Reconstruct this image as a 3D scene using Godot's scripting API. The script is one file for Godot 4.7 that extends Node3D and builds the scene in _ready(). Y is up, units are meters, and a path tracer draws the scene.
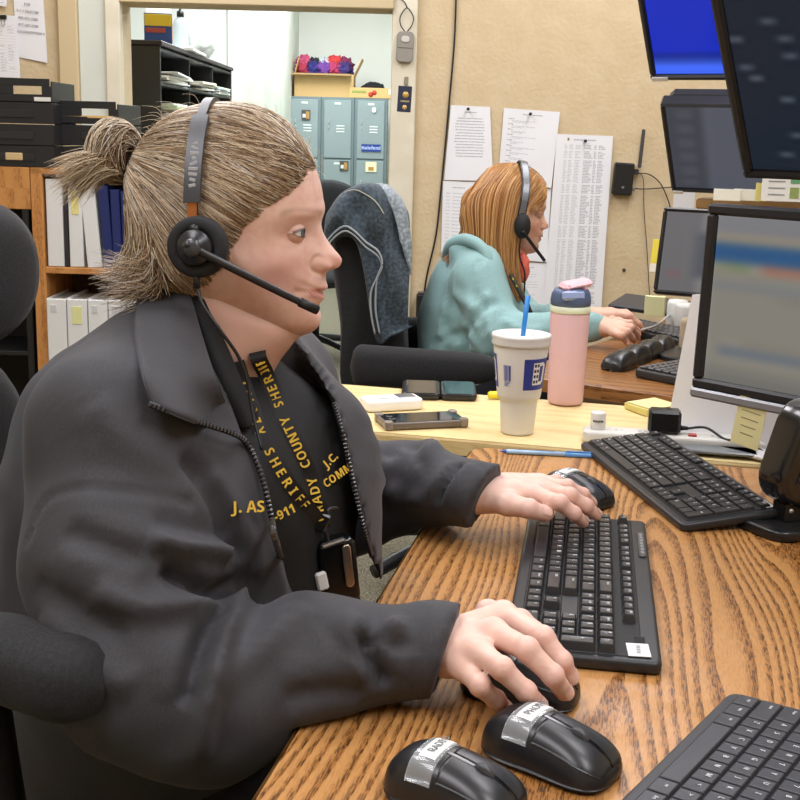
extends Node3D
# ---------- camera constants: pixel <-> place helpers used to lay the room out ----------
const CAM := Vector3(0, 1.24, 0)
const FOCAL := 1200.0
var cam_f: Vector3
var cam_r: Vector3
var cam_u: Vector3

func ray(x: float, y: float) -> Vector3:
	return cam_f + cam_r * ((x - 400.0) / FOCAL) - cam_u * ((y - 400.0) / FOCAL)

func pz(x: float, y: float, depth: float) -> Vector3:   # point seen at (x, y), depth metres along -z
	var d := ray(x, y)
	return CAM + d * (depth / -d.z)

func py(x: float, y: float, height: float) -> Vector3:  # point seen at (x, y), at a given height
	var d := ray(x, y)
	return CAM + d * ((height - CAM.y) / d.y)

func px(x: float, y: float, xx: float) -> Vector3:      # point seen at (x, y), at a given x
	var d := ray(x, y)
	return CAM + d * ((xx - CAM.x) / d.x)

# ---------- naming and parenting ----------
var used := {}
func numbered(called: String) -> String:
	if not used.has(called):
		used[called] = 0
		return called
	used[called] += 1
	return "%s_%03d" % [called, used[called]]

func thing(called: String, label: String, category: String, at := Transform3D.IDENTITY, group := "") -> Node3D:
	var o := Node3D.new()
	o.name = numbered(called)
	add_child(o)
	o.transform = at
	o.set_meta("label", label)
	o.set_meta("category", category)
	if group != "":
		o.set_meta("group", group)
	return o

func part(called: String, mesh: Mesh, m: Material, parent: Node, at := Transform3D.IDENTITY, label := "") -> MeshInstance3D:
	var o := MeshInstance3D.new()
	o.mesh = mesh
	o.material_override = m
	o.name = called
	o.transform = at
	parent.add_child(o, true)
	if label != "":
		o.set_meta("label", label)
	return o

func solo(called: String, label: String, category: String, mesh: Mesh, m: Material, at := Transform3D.IDENTITY, group := "") -> MeshInstance3D:
	var o := part(numbered(called), mesh, m, self, at)
	o.set_meta("label", label)
	o.set_meta("category", category)
	if group != "":
		o.set_meta("group", group)
	return o

func struct(called: String, label: String, category: String, mesh: Mesh, m: Material, at := Transform3D.IDENTITY) -> MeshInstance3D:
	var o := solo(called, label, category, mesh, m, at)
	o.set_meta("kind", "structure")
	return o

func T(p: Vector3, b := Basis.IDENTITY) -> Transform3D:
	return Transform3D(b, p)

func yaw(a: float) -> Basis:
	return Basis(Vector3.UP, deg_to_rad(a))

func frame(x: Vector3, up := Vector3.UP) -> Basis:      # basis whose x axis is x and whose y is near up
	var ax := x.normalized()
	var az := ax.cross(up).normalized()
	return Basis(ax, az.cross(ax), az)

# ---------- materials ----------
var mats := {}
func mat(hex: String, rough := 0.6, metal := 0.0, coat := 0.0) -> StandardMaterial3D:
	var k := "%s/%s/%s/%s" % [hex, rough, metal, coat]
	if mats.has(k):
		return mats[k]
	var m := StandardMaterial3D.new()
	m.albedo_color = Color(hex)
	m.roughness = rough
	m.metallic = metal
	if coat > 0.0:
		m.clearcoat_enabled = true
		m.clearcoat = coat
		m.clearcoat_roughness = 0.1
	mats[k] = m
	return m

func vmat(rough := 0.6) -> StandardMaterial3D:
	var m := StandardMaterial3D.new()
	m.vertex_color_use_as_albedo = true
	m.roughness = rough
	return m

func noise_tex(freq: float, ramp: Array, size := 512, seed_ := 1, octaves := 3, kind := FastNoiseLite.TYPE_SIMPLEX_SMOOTH) -> NoiseTexture2D:
	var n := FastNoiseLite.new()
	n.noise_type = kind
	n.seed = seed_
	n.frequency = freq
	n.fractal_octaves = octaves
	var t := NoiseTexture2D.new()
	t.noise = n
	t.width = size
	t.height = size
	t.seamless = true
	if ramp.size() > 0:
		var g := Gradient.new()
		var off := PackedFloat32Array()
		var col := PackedColorArray()
		for r in ramp:
			off.append(r[0])
			col.append(Color(r[1]))
		g.offsets = off
		g.colors = col
		t.color_ramp = g
	return t

func normal_tex(freq: float, strength: float, size := 512, seed_ := 5, octaves := 3) -> NoiseTexture2D:
	var t := noise_tex(freq, [], size, seed_, octaves)
	t.as_normal_map = true
	t.bump_strength = strength
	return t

func cloth(hex: String, dark: String, rough := 0.85, weave := 60.0, bump := 2.0, rim := 0.3) -> StandardMaterial3D:
	var m := StandardMaterial3D.new()
	m.albedo_texture = noise_tex(0.05, [[0.3, dark], [0.7, hex]], 256, 3, 4)
	m.roughness = rough
	m.uv1_triplanar = true
	m.uv1_scale = Vector3.ONE * weave * 0.1
	m.normal_enabled = true
	m.normal_texture = normal_tex(0.12, bump, 256, 9, 2)
	m.normal_scale = 0.4
	if rim > 0.0:
		m.rim_enabled = true
		m.rim = rim
		m.rim_tint = 0.5
	return m

func img_mat(im: Image, rough := 0.8, emit := 0.0) -> StandardMaterial3D:
	var m := StandardMaterial3D.new()
	var t := ImageTexture.create_from_image(im)
	m.roughness = rough
	if emit > 0.0:
		m.albedo_color = Color("0a0a0a")
		m.emission_enabled = true
		m.emission_texture = t
		m.emission = Color.BLACK
		m.emission_operator = BaseMaterial3D.EMISSION_OP_ADD
		m.emission_energy_multiplier = emit
		m.metallic_specular = 0.2
	else:
		m.albedo_texture = t
	return m

# ---------- mesh building ----------
class MB:
	var v := PackedVector3Array()
	var c := PackedColorArray()
	var uv := PackedVector2Array()
	var ix := PackedInt32Array()
	var col := Color.WHITE
	func p(a: Vector3, u := Vector2.ZERO) -> int:
		v.append(a)
		c.append(col)
		uv.append(u)
		return v.size() - 1
	func tri(a: int, b: int, d: int) -> void:
		ix.append(a)
		ix.append(b)
		ix.append(d)
	func quad(a: int, b: int, d: int, e: int) -> void:
		tri(a, b, d)
		tri(a, d, e)
	func out_poly(pts: Array, hint: Vector3) -> void:    # flat polygon with its own vertices, facing hint
		var n := pts.size()
		var nn := Vector3.ZERO
		for i in range(1, n - 1):
			nn += (pts[i] - pts[0]).cross(pts[i + 1] - pts[0])
		var b := v.size()
		for q in pts:
			p(q)
		for i in range(1, n - 1):
			if nn.dot(hint) > 0.0:
				tri(b, b + i + 1, b + i)
			else:
				tri(b, b + i, b + i + 1)
	func grid(rows: int, cols: int, base: int, wrap: bool) -> void:
		for i in rows - 1:
			for j in (cols if wrap else cols - 1):
				var j2 := (j + 1) % cols
				quad(base + i * cols + j, base + i * cols + j2, base + (i + 1) * cols + j2, base + (i + 1) * cols + j)
	func cap(base: int, n: int, center: Vector3, flip: bool) -> void:
		var k := p(center)
		for j in n:
			if flip:
				tri(k, base + j, base + (j + 1) % n)
			else:
				tri(k, base + (j + 1) % n, base + j)
	func add(o: MB, t: Transform3D) -> void:
		var b := v.size()
		v.append_array(t * o.v)
		c.append_array(o.c)
		uv.append_array(o.uv)
		for i in o.ix:
			ix.append(b + i)
	func commit(flat := false, orient := false) -> ArrayMesh:
		if orient:
			var vol := 0.0
			for i in range(0, ix.size(), 3):
				vol += v[ix[i]].dot(v[ix[i + 1]].cross(v[ix[i + 2]]))
			if vol > 0.0:
				for i in range(0, ix.size(), 3):
					var s := ix[i + 1]
					ix[i + 1] = ix[i + 2]
					ix[i + 2] = s
		var arr := []
		arr.resize(Mesh.ARRAY_MAX)
		arr[Mesh.ARRAY_VERTEX] = v
		arr[Mesh.ARRAY_COLOR] = c
		arr[Mesh.ARRAY_TEX_UV] = uv
		arr[Mesh.ARRAY_INDEX] = ix
		var st := SurfaceTool.new()
		if flat:
			st.begin(Mesh.PRIMITIVE_TRIANGLES)
			st.set_smooth_group(-1)
			for i in ix:
				st.set_color(c[i])
				st.set_uv(uv[i])
				st.add_vertex(v[i])
		else:
			st.create_from_arrays(arr)
		st.generate_normals()
		return st.commit()

# chamfered box, centred; 44 triangles
func box_mb(size: Vector3, b := 0.003) -> MB:
	var m := MB.new()
	var h := size * 0.5
	b = minf(b, minf(h.x, minf(h.y, h.z)) * 0.9)
	var q := h - Vector3.ONE * b
	for ax in 3:
		var a1 := (ax + 1) % 3
		var a2 := (ax + 2) % 3
		for s in [-1.0, 1.0]:
			var hint := Vector3.ZERO
			hint[ax] = s
			var pts := []
			for k in [[-1, -1], [1, -1], [1, 1], [-1, 1]]:
				var w := Vector3.ZERO
				w[ax] = s * h[ax]
				w[a1] = k[0] * q[a1]
				w[a2] = k[1] * q[a2]
				pts.append(w)
			m.out_poly(pts, hint)
		for s1 in [-1.0, 1.0]:
			for s2 in [-1.0, 1.0]:
				var hint := Vector3.ZERO
				hint[a1] = s1
				hint[a2] = s2
				var pts := []
				for k in [[-1.0, 0], [1.0, 0], [1.0, 1], [-1.0, 1]]:
					var w := Vector3.ZERO
					w[ax] = k[0] * q[ax]
					w[a1] = s1 * (h[a1] if k[1] == 0 else q[a1])
					w[a2] = s2 * (q[a2] if k[1] == 0 else h[a2])
					pts.append(w)
				m.out_poly(pts, hint)
	for sx in [-1.0, 1.0]:
		for sy in [-1.0, 1.0]:
			for sz in [-1.0, 1.0]:
				m.out_poly([Vector3(sx * h.x, sy * q.y, sz * q.z), Vector3(sx * q.x, sy * h.y, sz * q.z), Vector3(sx * q.x, sy * q.y, sz * h.z)], Vector3(sx, sy, sz))
	return m

var box_cache := {}
func box(size: Vector3, b := 0.003) -> ArrayMesh:
	var k := "%.4f %.4f %.4f %.4f" % [size.x, size.y, size.z, b]
	if not box_cache.has(k):
		box_cache[k] = box_mb(size, b).commit(true)
	return box_cache[k]

# rounded slab: outline in xz (superellipse-cornered rectangle), height along y, rounded top edge
func slab_mb(w: float, d: float, hgt: float, r: float, e: float, n := 6) -> MB:
	var m := MB.new()
	var ring := []
	for q in 4:
		for i in n + 1:
			var a := PI * 0.5 * (q + float(i) / n)
			var cx := (w * 0.5 - r) * (1.0 if q == 0 or q == 3 else -1.0)
			var cz := (d * 0.5 - r) * (1.0 if q < 2 else -1.0)
			ring.append([Vector2(cx, cz), Vector2(cos(a), sin(a))])
	# levels from bottom to top: inset, y
	var L := []
	for i in 4:
		var a := PI * 0.5 * i / 3.0
		L.append(Vector2(e * (1 - sin(a)), e * (1 - cos(a))))
	for i in 4:
		var a := PI * 0.5 * i / 3.0
		L.append(Vector2(e * (1 - cos(a)), hgt - e * (1 - sin(a))))
	for l in L:
		for g in ring:
			var rr: float = r - l.x
			var q2: Vector2 = g[0] + g[1] * rr
			m.p(Vector3(q2.x, l.y, q2.y), Vector2(q2.x / w + 0.5, q2.y / d + 0.5))
	var cols := ring.size()
	m.grid(L.size(), cols, 0, true)
	# flat faces get an inner ring so that their shading stays flat
	for q in [[0, 0.0, false], [(L.size() - 1) * cols, hgt, true]]:
		var nb := m.v.size()
		for g in ring:
			var q2: Vector2 = g[0] + g[1] * (r - e - 0.0008)
			m.p(Vector3(q2.x, q[1], q2.y), Vector2(q2.x / w + 0.5, q2.y / d + 0.5))
		for j in cols:
			var j2 := (j + 1) % cols
			if q[2]:
				m.quad(q[0] + j, q[0] + j2, nb + j2, nb + j)
			else:
				m.quad(nb + j, nb + j2, q[0] + j2, q[0] + j)
		m.cap(nb, cols, Vector3(0, q[1], 0), q[2])
	return m

func slab(w: float, d: float, hgt: float, r: float, e := 0.002) -> ArrayMesh:
	return slab_mb(w, d, hgt, r, e).commit(false, true)

func lathe_mb(prof: Array, segs := 32) -> MB:   # prof: Vector2(radius, y) bottom to top
	var m := MB.new()
	for i in prof.size():
		var q: Vector2 = prof[i]
		for j in segs:
			var a := TAU * j / segs
			m.p(Vector3(cos(a) * q.x, q.y, sin(a) * q.x), Vector2(float(j) / segs, float(i) / prof.size()))
	m.grid(prof.size(), segs, 0, true)
	return m

func lathe(prof: Array, segs := 32) -> ArrayMesh:
	return lathe_mb(prof, segs).commit(false, true)

func smooth_path(pts: Array, per := 6) -> PackedVector3Array:
	var out := PackedVector3Array()
	var n := pts.size()
	if n < 3:
		return PackedVector3Array(pts)
	for i in n - 1:
		var a: Vector3 = pts[maxi(i - 1, 0)]
		var b: Vector3 = pts[i]
		var c: Vector3 = pts[i + 1]
		var d: Vector3 = pts[mini(i + 2, n - 1)]
		for k in per:
			out.append(b.cubic_interpolate(c, a, d, float(k) / per))
	out.append(pts[n - 1])
	return out

func tube_into(m: MB, path: PackedVector3Array, r0: float, r1: float, sides := 8, caps := true) -> void:
	var n := path.size()
	var up := Vector3.UP
	var base := m.v.size()
	for i in n:
		var t := (path[mini(i + 1, n - 1)] - path[maxi(i - 1, 0)]).normalized()
		if absf(t.dot(up)) > 0.95:
			up = Vector3(0.3, 0.2, 0.93) if absf(t.dot(Vector3(0.3, 0.2, 0.93))) < 0.9 else Vector3.RIGHT
		var s := t.cross(up).normalized()
		up = s.cross(t).normalized()
		var r := lerpf(r0, r1, float(i) / maxf(n - 1, 1))
		for j in sides:
			var a := TAU * j / sides
			m.p(path[i] + s * cos(a) * r + up * sin(a) * r)
	m.grid(n, sides, base, true)
	if caps:
		m.cap(base, sides, path[0], false)
		m.cap(base + (n - 1) * sides, sides, path[n - 1], true)

func tube(pts: Array, r: float, sides := 8, per := 6, r1 := -1.0) -> ArrayMesh:
	var m := MB.new()
	tube_into(m, smooth_path(pts, per), r, r if r1 < 0.0 else r1, sides)
	return m.commit(false, true)

# a strip of given width and thickness along a path; side = width direction at each point
func strap_mb(path: PackedVector3Array, side: PackedVector3Array, width: float, thick: float) -> MB:
	var m := MB.new()
	var n := path.size()
	for i in n:
		var t := (path[mini(i + 1, n - 1)] - path[maxi(i - 1, 0)]).normalized()
		var s := (side[i] - t * side[i].dot(t)).normalized()
		var nn := t.cross(s)
		for k in [[-1, -1], [1, -1], [1, 1], [-1, 1]]:
			m.p(path[i] + s * (k[0] * width * 0.5) + nn * (k[1] * thick * 0.5), Vector2(float(i) / n, 0.5 + 0.5 * k[0]))
	m.grid(n, 4, 0, true)
	m.quad(0, 1, 2, 3)
	var e := (n - 1) * 4
	m.quad(e + 3, e + 2, e + 1, e)
	return m

# extruded polygon (xy outline, counter-clockwise or not), depth along z, centred, chamfered front edge
func plate(outline: PackedVector2Array, depth: float) -> ArrayMesh:
	var m := MB.new()
	var tr := Geometry2D.triangulate_polygon(outline)
	for s in [-0.5, 0.5]:
		for i in range(0, tr.size(), 3):
			var a := Vector3(outline[tr[i]].x, outline[tr[i]].y, s * depth)
			var b := Vector3(outline[tr[i + 1]].x, outline[tr[i + 1]].y, s * depth)
			var c := Vector3(outline[tr[i + 2]].x, outline[tr[i + 2]].y, s * depth)
			m.out_poly([a, b, c], Vector3(0, 0, s))
	var cw := Geometry2D.is_polygon_clockwise(outline)
	var n := outline.size()
	for i in n:
		var a := outline[i]
		var b := outline[(i + 1) % n]
		var d := b - a
		var hint := Vector3(-d.y, d.x, 0) if cw else Vector3(d.y, -d.x, 0)
		m.out_poly([Vector3(a.x, a.y, -depth * 0.5), Vector3(b.x, b.y, -depth * 0.5), Vector3(b.x, b.y, depth * 0.5), Vector3(a.x, a.y, depth * 0.5)], hint)
	return m.commit(true)

func round_outline(w: float, h: float, r: float, n := 5) -> PackedVector2Array:
	var o := PackedVector2Array()
	for q in 4:
		for i in n + 1:
			var a := PI * 0.5 * (q + float(i) / n)
			o.append(Vector2((w * 0.5 - r) * (1.0 if q == 0 or q == 3 else -1.0) + cos(a) * r, (h * 0.5 - r) * (1.0 if q < 2 else -1.0) + sin(a) * r))
	return o

func quad_uv(w: float, h: float) -> ArrayMesh:   # upright sheet facing +z
	var m := MB.new()
	var t := 0.0004
	for s in [1.0, -1.0]:
		var b := m.v.size()
		m.p(Vector3(-w / 2, -h / 2, t * s), Vector2(0, 1))
		m.p(Vector3(w / 2, -h / 2, t * s), Vector2(1, 1))
		m.p(Vector3(w / 2, h / 2, t * s), Vector2(1, 0))
		m.p(Vector3(-w / 2, h / 2, t * s), Vector2(0, 0))
		if s > 0:
			m.quad(b, b + 3, b + 2, b + 1)
		else:
			m.quad(b, b + 1, b + 2, b + 3)
	for i in 4:
		m.quad(i, (i + 1) % 4, 4 + (i + 1) % 4, 4 + i)
	return m.commit(true)

var fonts := {}
func font(called := "Droid Sans", bold := false) -> SystemFont:
	var k := called + str(bold)
	if not fonts.has(k):
		var f := SystemFont.new()
		f.font_names = PackedStringArray([called])
		if bold:
			f.font_weight = 700
		fonts[k] = f
	return fonts[k]

var text_cache := {}
func text_mesh(s: String, height: float, bold := false, depth := 0.0004, called := "Droid Sans") -> TextMesh:
	var k := "%s %.5f %s %s" % [s, height, bold, called]
	if not text_cache.has(k):
		var t := TextMesh.new()
		t.text = s
		t.font = font(called, bold)
		t.font_size = 32
		t.pixel_size = height / 23.0
		t.depth = depth
		t.curve_step = 2.0
		text_cache[k] = t
	return text_cache[k]

# ---------- the order of building ----------
func _ready() -> void:
	setup_view()
	build_room()
	build_desks()
	build_back_room()
	build_left_side()
	build_wall_things()
	build_screens()
	build_desk_things()
	build_far_desk()
	build_table_things()
	build_chairs()
	build_people()

func setup_view() -> void:
	var pitch := deg_to_rad(12.5)
	var roll := 0.026
	cam_f = Vector3(0, -sin(pitch), -cos(pitch))
	var r0 := Vector3.RIGHT
	var u0 := r0.cross(cam_f)
	cam_r = r0 * cos(roll) + u0 * sin(roll)
	cam_u = u0 * cos(roll) - r0 * sin(roll)
	var cam := Camera3D.new()
	cam.name = "camera"
	cam.fov = rad_to_deg(2.0 * atan(400.0 / FOCAL))
	cam.near = 0.05
	cam.transform = Transform3D(Basis(cam_r, cam_u, -cam_f), CAM)
	add_child(cam)
	cam.current = true
	var e := Environment.new()
	e.background_mode = Environment.BG_COLOR
	e.background_color = Color(0.02, 0.02, 0.02)
	e.tonemap_mode = Environment.TONE_MAPPER_LINEAR
	e.tonemap_exposure = 1.0
	e.sdfgi_enabled = true
	e.ssao_enabled = true
	e.ssil_enabled = true
	var we := WorldEnvironment.new()
	we.name = "environment"
	we.environment = e
	add_child(we)
	# fluorescent ceiling panels: main room, then the locker room beyond the opening
	for p in [[-0.75, -0.2, 1.0], [0.85, -0.2, 1.0], [-0.75, -1.9, 1.0], [0.85, -1.9, 1.0], [-0.75, -3.55, 1.0], [0.85, -3.55, 1.0]]:
		ceiling_light(Vector3(p[0], CEIL - 0.012, p[1]), 2.35 * p[2], Color("fbfaff"))
	for p in [[-0.6, -5.9], [-0.6, -7.6], [-0.6, -9.4]]:
		ceiling_light(Vector3(p[0], CEIL - 0.012, p[1]), 4.2, Color("f8fcff"))

const CEIL := 2.6
var light_count := 0
const LIGHT_SPOTS := ["beside the camera, left of the aisle", "over the oak desk's near end", "over the near woman's chair back", "over the oak desk's far end", "before the doorway", "over the far desk", "just past the doorway", "in the middle of the locker room", "nearest the lockers"]
func ceiling_light(at: Vector3, energy: float, tint: Color) -> void:
	var t := thing("ceiling_light", "white fluorescent ceiling panel " + LIGHT_SPOTS[light_count], "light", T(at), "ceiling panels")
	light_count += 1
	var f := MB.new()
	for s in [-1.0, 1.0]:
		f.add(box_mb(Vector3(0.64, 0.02, 0.03), 0.003), T(Vector3(0, 0, s * 0.605)))
		f.add(box_mb(Vector3(0.03, 0.02, 1.18), 0.003), T(Vector3(s * 0.305, 0, 0)))
	part("frame", f.commit(true), mat("e6e6e2", 0.5), t)
	var g := StandardMaterial3D.new()
	g.albedo_color = Color("f4f4f0")
	g.emission_enabled = true
	g.emission = tint
	g.emission_energy_multiplier = 1.2
	part("diffuser", box(Vector3(0.58, 0.008, 1.18), 0.002), g, t)
	var l := AreaLight3D.new()
	l.name = "panel_light"
	l.area_size = Vector2(0.58, 1.18)
	l.light_energy = energy
	l.light_color = tint
	l.shadow_enabled = true
	l.area_range = 12.0
	l.area_attenuation = 2.0
	l.transform = T(Vector3(0, -0.014, 0), Basis(Vector3.RIGHT, -PI / 2))
	t.add_child(l)

const WALL_Z := -4.55
func build_room() -> void:
	var tan_ := StandardMaterial3D.new()
	tan_.albedo_texture = noise_tex(0.012, [[0.2, "cdb994"], [0.5, "cfbc98"], [0.8, "d2c09d"]], 512, 4, 4)
	tan_.roughness = 0.75
	tan_.uv1_triplanar = true
	tan_.uv1_world_triplanar = true
	tan_.uv1_scale = Vector3.ONE * 1.3
	tan_.normal_enabled = true
	tan_.normal_texture = normal_tex(0.07, 4.0, 512, 12, 3)
	tan_.normal_scale = 0.22
	var cream := StandardMaterial3D.new()
	cream.albedo_texture = noise_tex(0.02, [[0.3, "d8d2bc"], [0.7, "e2dcc8"]], 256, 8, 4)
	cream.uv1_triplanar = true
	cream.uv1_scale = Vector3.ONE
	cream.roughness = 0.5
	var carpet := StandardMaterial3D.new()
	carpet.albedo_texture = noise_tex(0.15, [[0.2, "6f6a58"], [0.5, "8d8772"], [0.8, "a59f88"]], 512, 21, 5)
	carpet.uv1_triplanar = true
	carpet.uv1_world_triplanar = true
	carpet.uv1_scale = Vector3.ONE * 1.6
	carpet.roughness = 0.95
	carpet.normal_enabled = true
	carpet.normal_texture = normal_tex(0.3, 8.0, 256, 2, 2)
	var white := mat("e4e4de", 0.8)
	var pale := StandardMaterial3D.new()
	pale.albedo_texture = noise_tex(0.01, [[0.3, "d3d9cf"], [0.7, "dfe4da"]], 256, 31, 4)
	pale.uv1_triplanar = true
	pale.uv1_world_triplanar = true
	pale.uv1_scale = Vector3.ONE * 0.7
	pale.roughness = 0.6
	struct("floor", "worn grey-beige carpet floor seen past the chair legs", "floor", box(Vector3(6.2, 0.1, 13.4), 0.001), carpet, T(Vector3(0.4, -0.05, -5.1)))
	struct("ceiling", "white ceiling above both rooms", "ceiling", box(Vector3(6.2, 0.1, 13.4), 0.001), white, T(Vector3(0.4, CEIL + 0.05, -5.1)))
	struct("wall_left", "tan wall beyond the bookcase, left of the desks", "wall", box(Vector3(0.1, CEIL, 6.15), 0.001), tan_, T(Vector3(-2.35, CEIL / 2, -1.525)))
	struct("wall_right", "tan wall behind the monitors on the right", "wall", box(Vector3(0.1, CEIL, 6.15), 0.001), tan_, T(Vector3(2.35, CEIL / 2, -1.525)))
	struct("wall_front", "tan wall behind the photographer", "wall", box(Vector3(4.8, CEIL, 0.1), 0.001), tan_, T(Vector3(0, CEIL / 2, 1.55)))
	# back wall in one mesh, pierced by the wide opening
	var x0 := -1.045
	var x1 := -0.06
	var top := 1.675
	var m := MB.new()
	m.add(box_mb(Vector3(x0 + 2.4, CEIL, 0.14), 0.002), T(Vector3((x0 - 2.4) / 2, CEIL / 2, WALL_Z - 0.07)))
	m.add(box_mb(Vector3(2.4 - x1, CEIL, 0.14), 0.002), T(Vector3((x1 + 2.4) / 2, CEIL / 2, WALL_Z - 0.07)))
	m.add(box_mb(Vector3(x1 - x0, CEIL - top, 0.14), 0.002), T(Vector3((x0 + x1) / 2, (CEIL + top) / 2, WALL_Z - 0.07)))
	struct("wall_back", "tan orange-peel textured wall with pinned papers and a wide opening", "wall", m.commit(true), tan_)
	# casing round the opening
	struct("trim_1", "cream door casing right of the opening, remote hanging on it", "trim", box(Vector3(0.092, top + 0.09, 0.03), 0.004), cream, T(Vector3(-0.018, (top + 0.09) / 2, WALL_Z + 0.015)))
	struct("trim_2", "cream door casing left of the opening", "trim", box(Vector3(0.055, top + 0.09, 0.05), 0.004), cream, T(Vector3(-1.07, (top + 0.09) / 2, WALL_Z + 0.025)))
	struct("trim_3", "tan header board across the top of the opening", "trim", box(Vector3(0.99, 0.09, 0.05), 0.004), mat("c9b892", 0.6), T(Vector3(-0.553, top + 0.045, WALL_Z + 0.025)))
	struct("trim_4", "narrow tan casing strip beside the pinned notices", "trim", box(Vector3(0.07, 2.2, 0.04), 0.004), mat("cbb892", 0.6), T(Vector3(-1.235, 1.1, WALL_Z + 0.02)))
	struct("door_1", "pale painted door panel folded beside the opening", "door", box(Vector3(0.115, 2.1, 0.02), 0.003), pale, T(Vector3(-1.142, 1.05, WALL_Z + 0.012)))
	# locker room
	struct("wall_locker_left", "pale wall block left of the lockers", "wall", box(Vector3(1.7, CEIL, 2.9), 0.004), pale, T(Vector3(-0.99 - 0.85, CEIL / 2, -9.95)))
	struct("wall_locker_back", "white wall behind the grey lockers", "wall", box(Vector3(4.0, CEIL, 0.1), 0.001), mat("eef0ea", 0.7), T(Vector3(0.0, CEIL / 2, -11.25)))
	struct("wall_locker_right", "white right wall of the locker room", "wall", box(Vector3(0.1, CEIL, 6.6), 0.001), mat("dfe3da", 0.7), T(Vector3(0.9, CEIL / 2, -7.98)))
	struct("wall_locker_side", "white left wall of the locker room", "wall", box(Vector3(0.1, CEIL, 3.9), 0.001), mat("e6eae2", 0.7), T(Vector3(-2.3, CEIL / 2, -6.63)))
	struct("door_2", "white door with a narrow seam behind the mail sorter", "door", box(Vector3(0.78, 2.1, 0.04), 0.006), mat("eef2ee", 0.5), T(Vector3(-1.62, 1.05, -8.475)))
	struct("trim_5", "white door casing beside the white door", "trim", box(Vector3(0.09, 2.2, 0.06), 0.006), mat("e9ede9", 0.5), T(Vector3(-1.187, 1.1, -8.47)))

# ---------- wood ----------
func oak_image(w: int, h: int, light: Color, mid: Color, dark: Color, rings: float, seed_: int) -> Image:
	var n1 := FastNoiseLite.new()
	n1.seed = seed_
	n1.frequency = 0.0022
	n1.fractal_octaves = 2
	var n2 := FastNoiseLite.new()
	n2.seed = seed_ + 1
	n2.frequency = 0.016
	n2.fractal_octaves = 3
	var n3 := FastNoiseLite.new()
	n3.seed = seed_ + 2
	n3.frequency = 0.22
	n3.fractal_octaves = 2
	var im := Image.create(w, h, false, Image.FORMAT_RGB8)
	var data := PackedByteArray()
	data.resize(w * h * 3)
	var i := 0
	for y in h:
		for x in w:
			var fx := float(x)
			var fy := float(y)
			var f := n1.get_noise_2d(fx * 1.25, fy * 0.27) * rings + fx * 0.040 + n2.get_noise_2d(fx * 1.2, fy * 0.10) * 0.22
			var r := f - floorf(f)
			var band := smoothstep(0.30, 0.88, r) * (1.0 - smoothstep(0.93, 1.0, r))
			var pore := n3.get_noise_2d(fx * 2.2, fy * 0.2)
			var spots := smoothstep(0.0, 0.25, pore) * (0.12 + 0.88 * band)
			var fine := n3.get_noise_2d(fx * 3.0 + 500.0, fy * 0.05) * 0.5 + 0.5
			var cc := light.lerp(mid, clampf(band * 0.8 + fine * 0.3, 0.0, 1.0)).lerp(dark, clampf(spots * 0.95, 0.0, 1.0))
			data[i] = int(cc.r * 255.0)
			data[i + 1] = int(cc.g * 255.0)
			data[i + 2] = int(cc.b * 255.0)
			i += 3
	im.set_data(w, h, false, Image.FORMAT_RGB8, data)
	return im

# desk top: an outline in world xz, extruded down; uv runs along the grain direction
func top_mesh(outline: Array, y: float, thick: float, grain: Vector3, scale: Vector2) -> ArrayMesh:
	var poly := PackedVector2Array()
	for q in outline:
		poly.append(Vector2(q.x, q.z))
	var g := Vector2(grain.x, grain.z).normalized()
	var s := Vector2(-g.y, g.x)
	var m := MB.new()
	var c := 0.004
	var inner: PackedVector2Array = Geometry2D.offset_polygon(poly, -c)[0]
	var tr := Geometry2D.triangulate_polygon(inner)
	for i in range(0, tr.size(), 3):
		var b := m.v.size()
		for k in 3:
			var q := inner[tr[i + k]]
			m.p(Vector3(q.x, y, q.y), Vector2(q.dot(s) * scale.x, q.dot(g) * scale.y))
		var nn := (m.v[b + 1] - m.v[b]).cross(m.v[b + 2] - m.v[b])
		if nn.y > 0:
			m.tri(b, b + 2, b + 1)
		else:
			m.tri(b, b + 1, b + 2)
	var ctr := Vector2.ZERO
	for q in poly:
		ctr += q / poly.size()
	var n := poly.size()
	for i in n:
		var a := poly[i]
		var b2 := poly[(i + 1) % n]
		var ai := a + (ctr - a).normalized() * c * 1.3
		var bi := b2 + (ctr - b2).normalized() * c * 1.3
		var lev := [[ai, bi, y], [a, b2, y - c], [a, b2, y - thick]]
		for k in 2:
			var base := m.v.size()
			var mid := (a + b2) * 0.5 - ctr
			m.out_poly([Vector3(lev[k][0].x, lev[k][2], lev[k][0].y), Vector3(lev[k][1].x, lev[k][2], lev[k][1].y), Vector3(lev[k + 1][1].x, lev[k + 1][2], lev[k + 1][1].y), Vector3(lev[k + 1][0].x, lev[k + 1][2], lev[k + 1][0].y)], Vector3(mid.x, 0, mid.y))
			for q in range(base, m.v.size()):
				m.uv[q] = Vector2(Vector2(m.v[q].x, m.v[q].z).dot(s) * scale.x + (y - m.v[q].y) * scale.x, Vector2(m.v[q].x, m.v[q].z).dot(g) * scale.y)
	var under := []
	for q in poly:
		under.append(Vector3(q.x, y - thick, q.y))
	var tr2 := Geometry2D.triangulate_polygon(poly)
	for i in range(0, tr2.size(), 3):
		m.out_poly([under[tr2[i]], under[tr2[i + 1]], under[tr2[i + 2]]], Vector3.DOWN)
	return m.commit(true)

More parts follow.
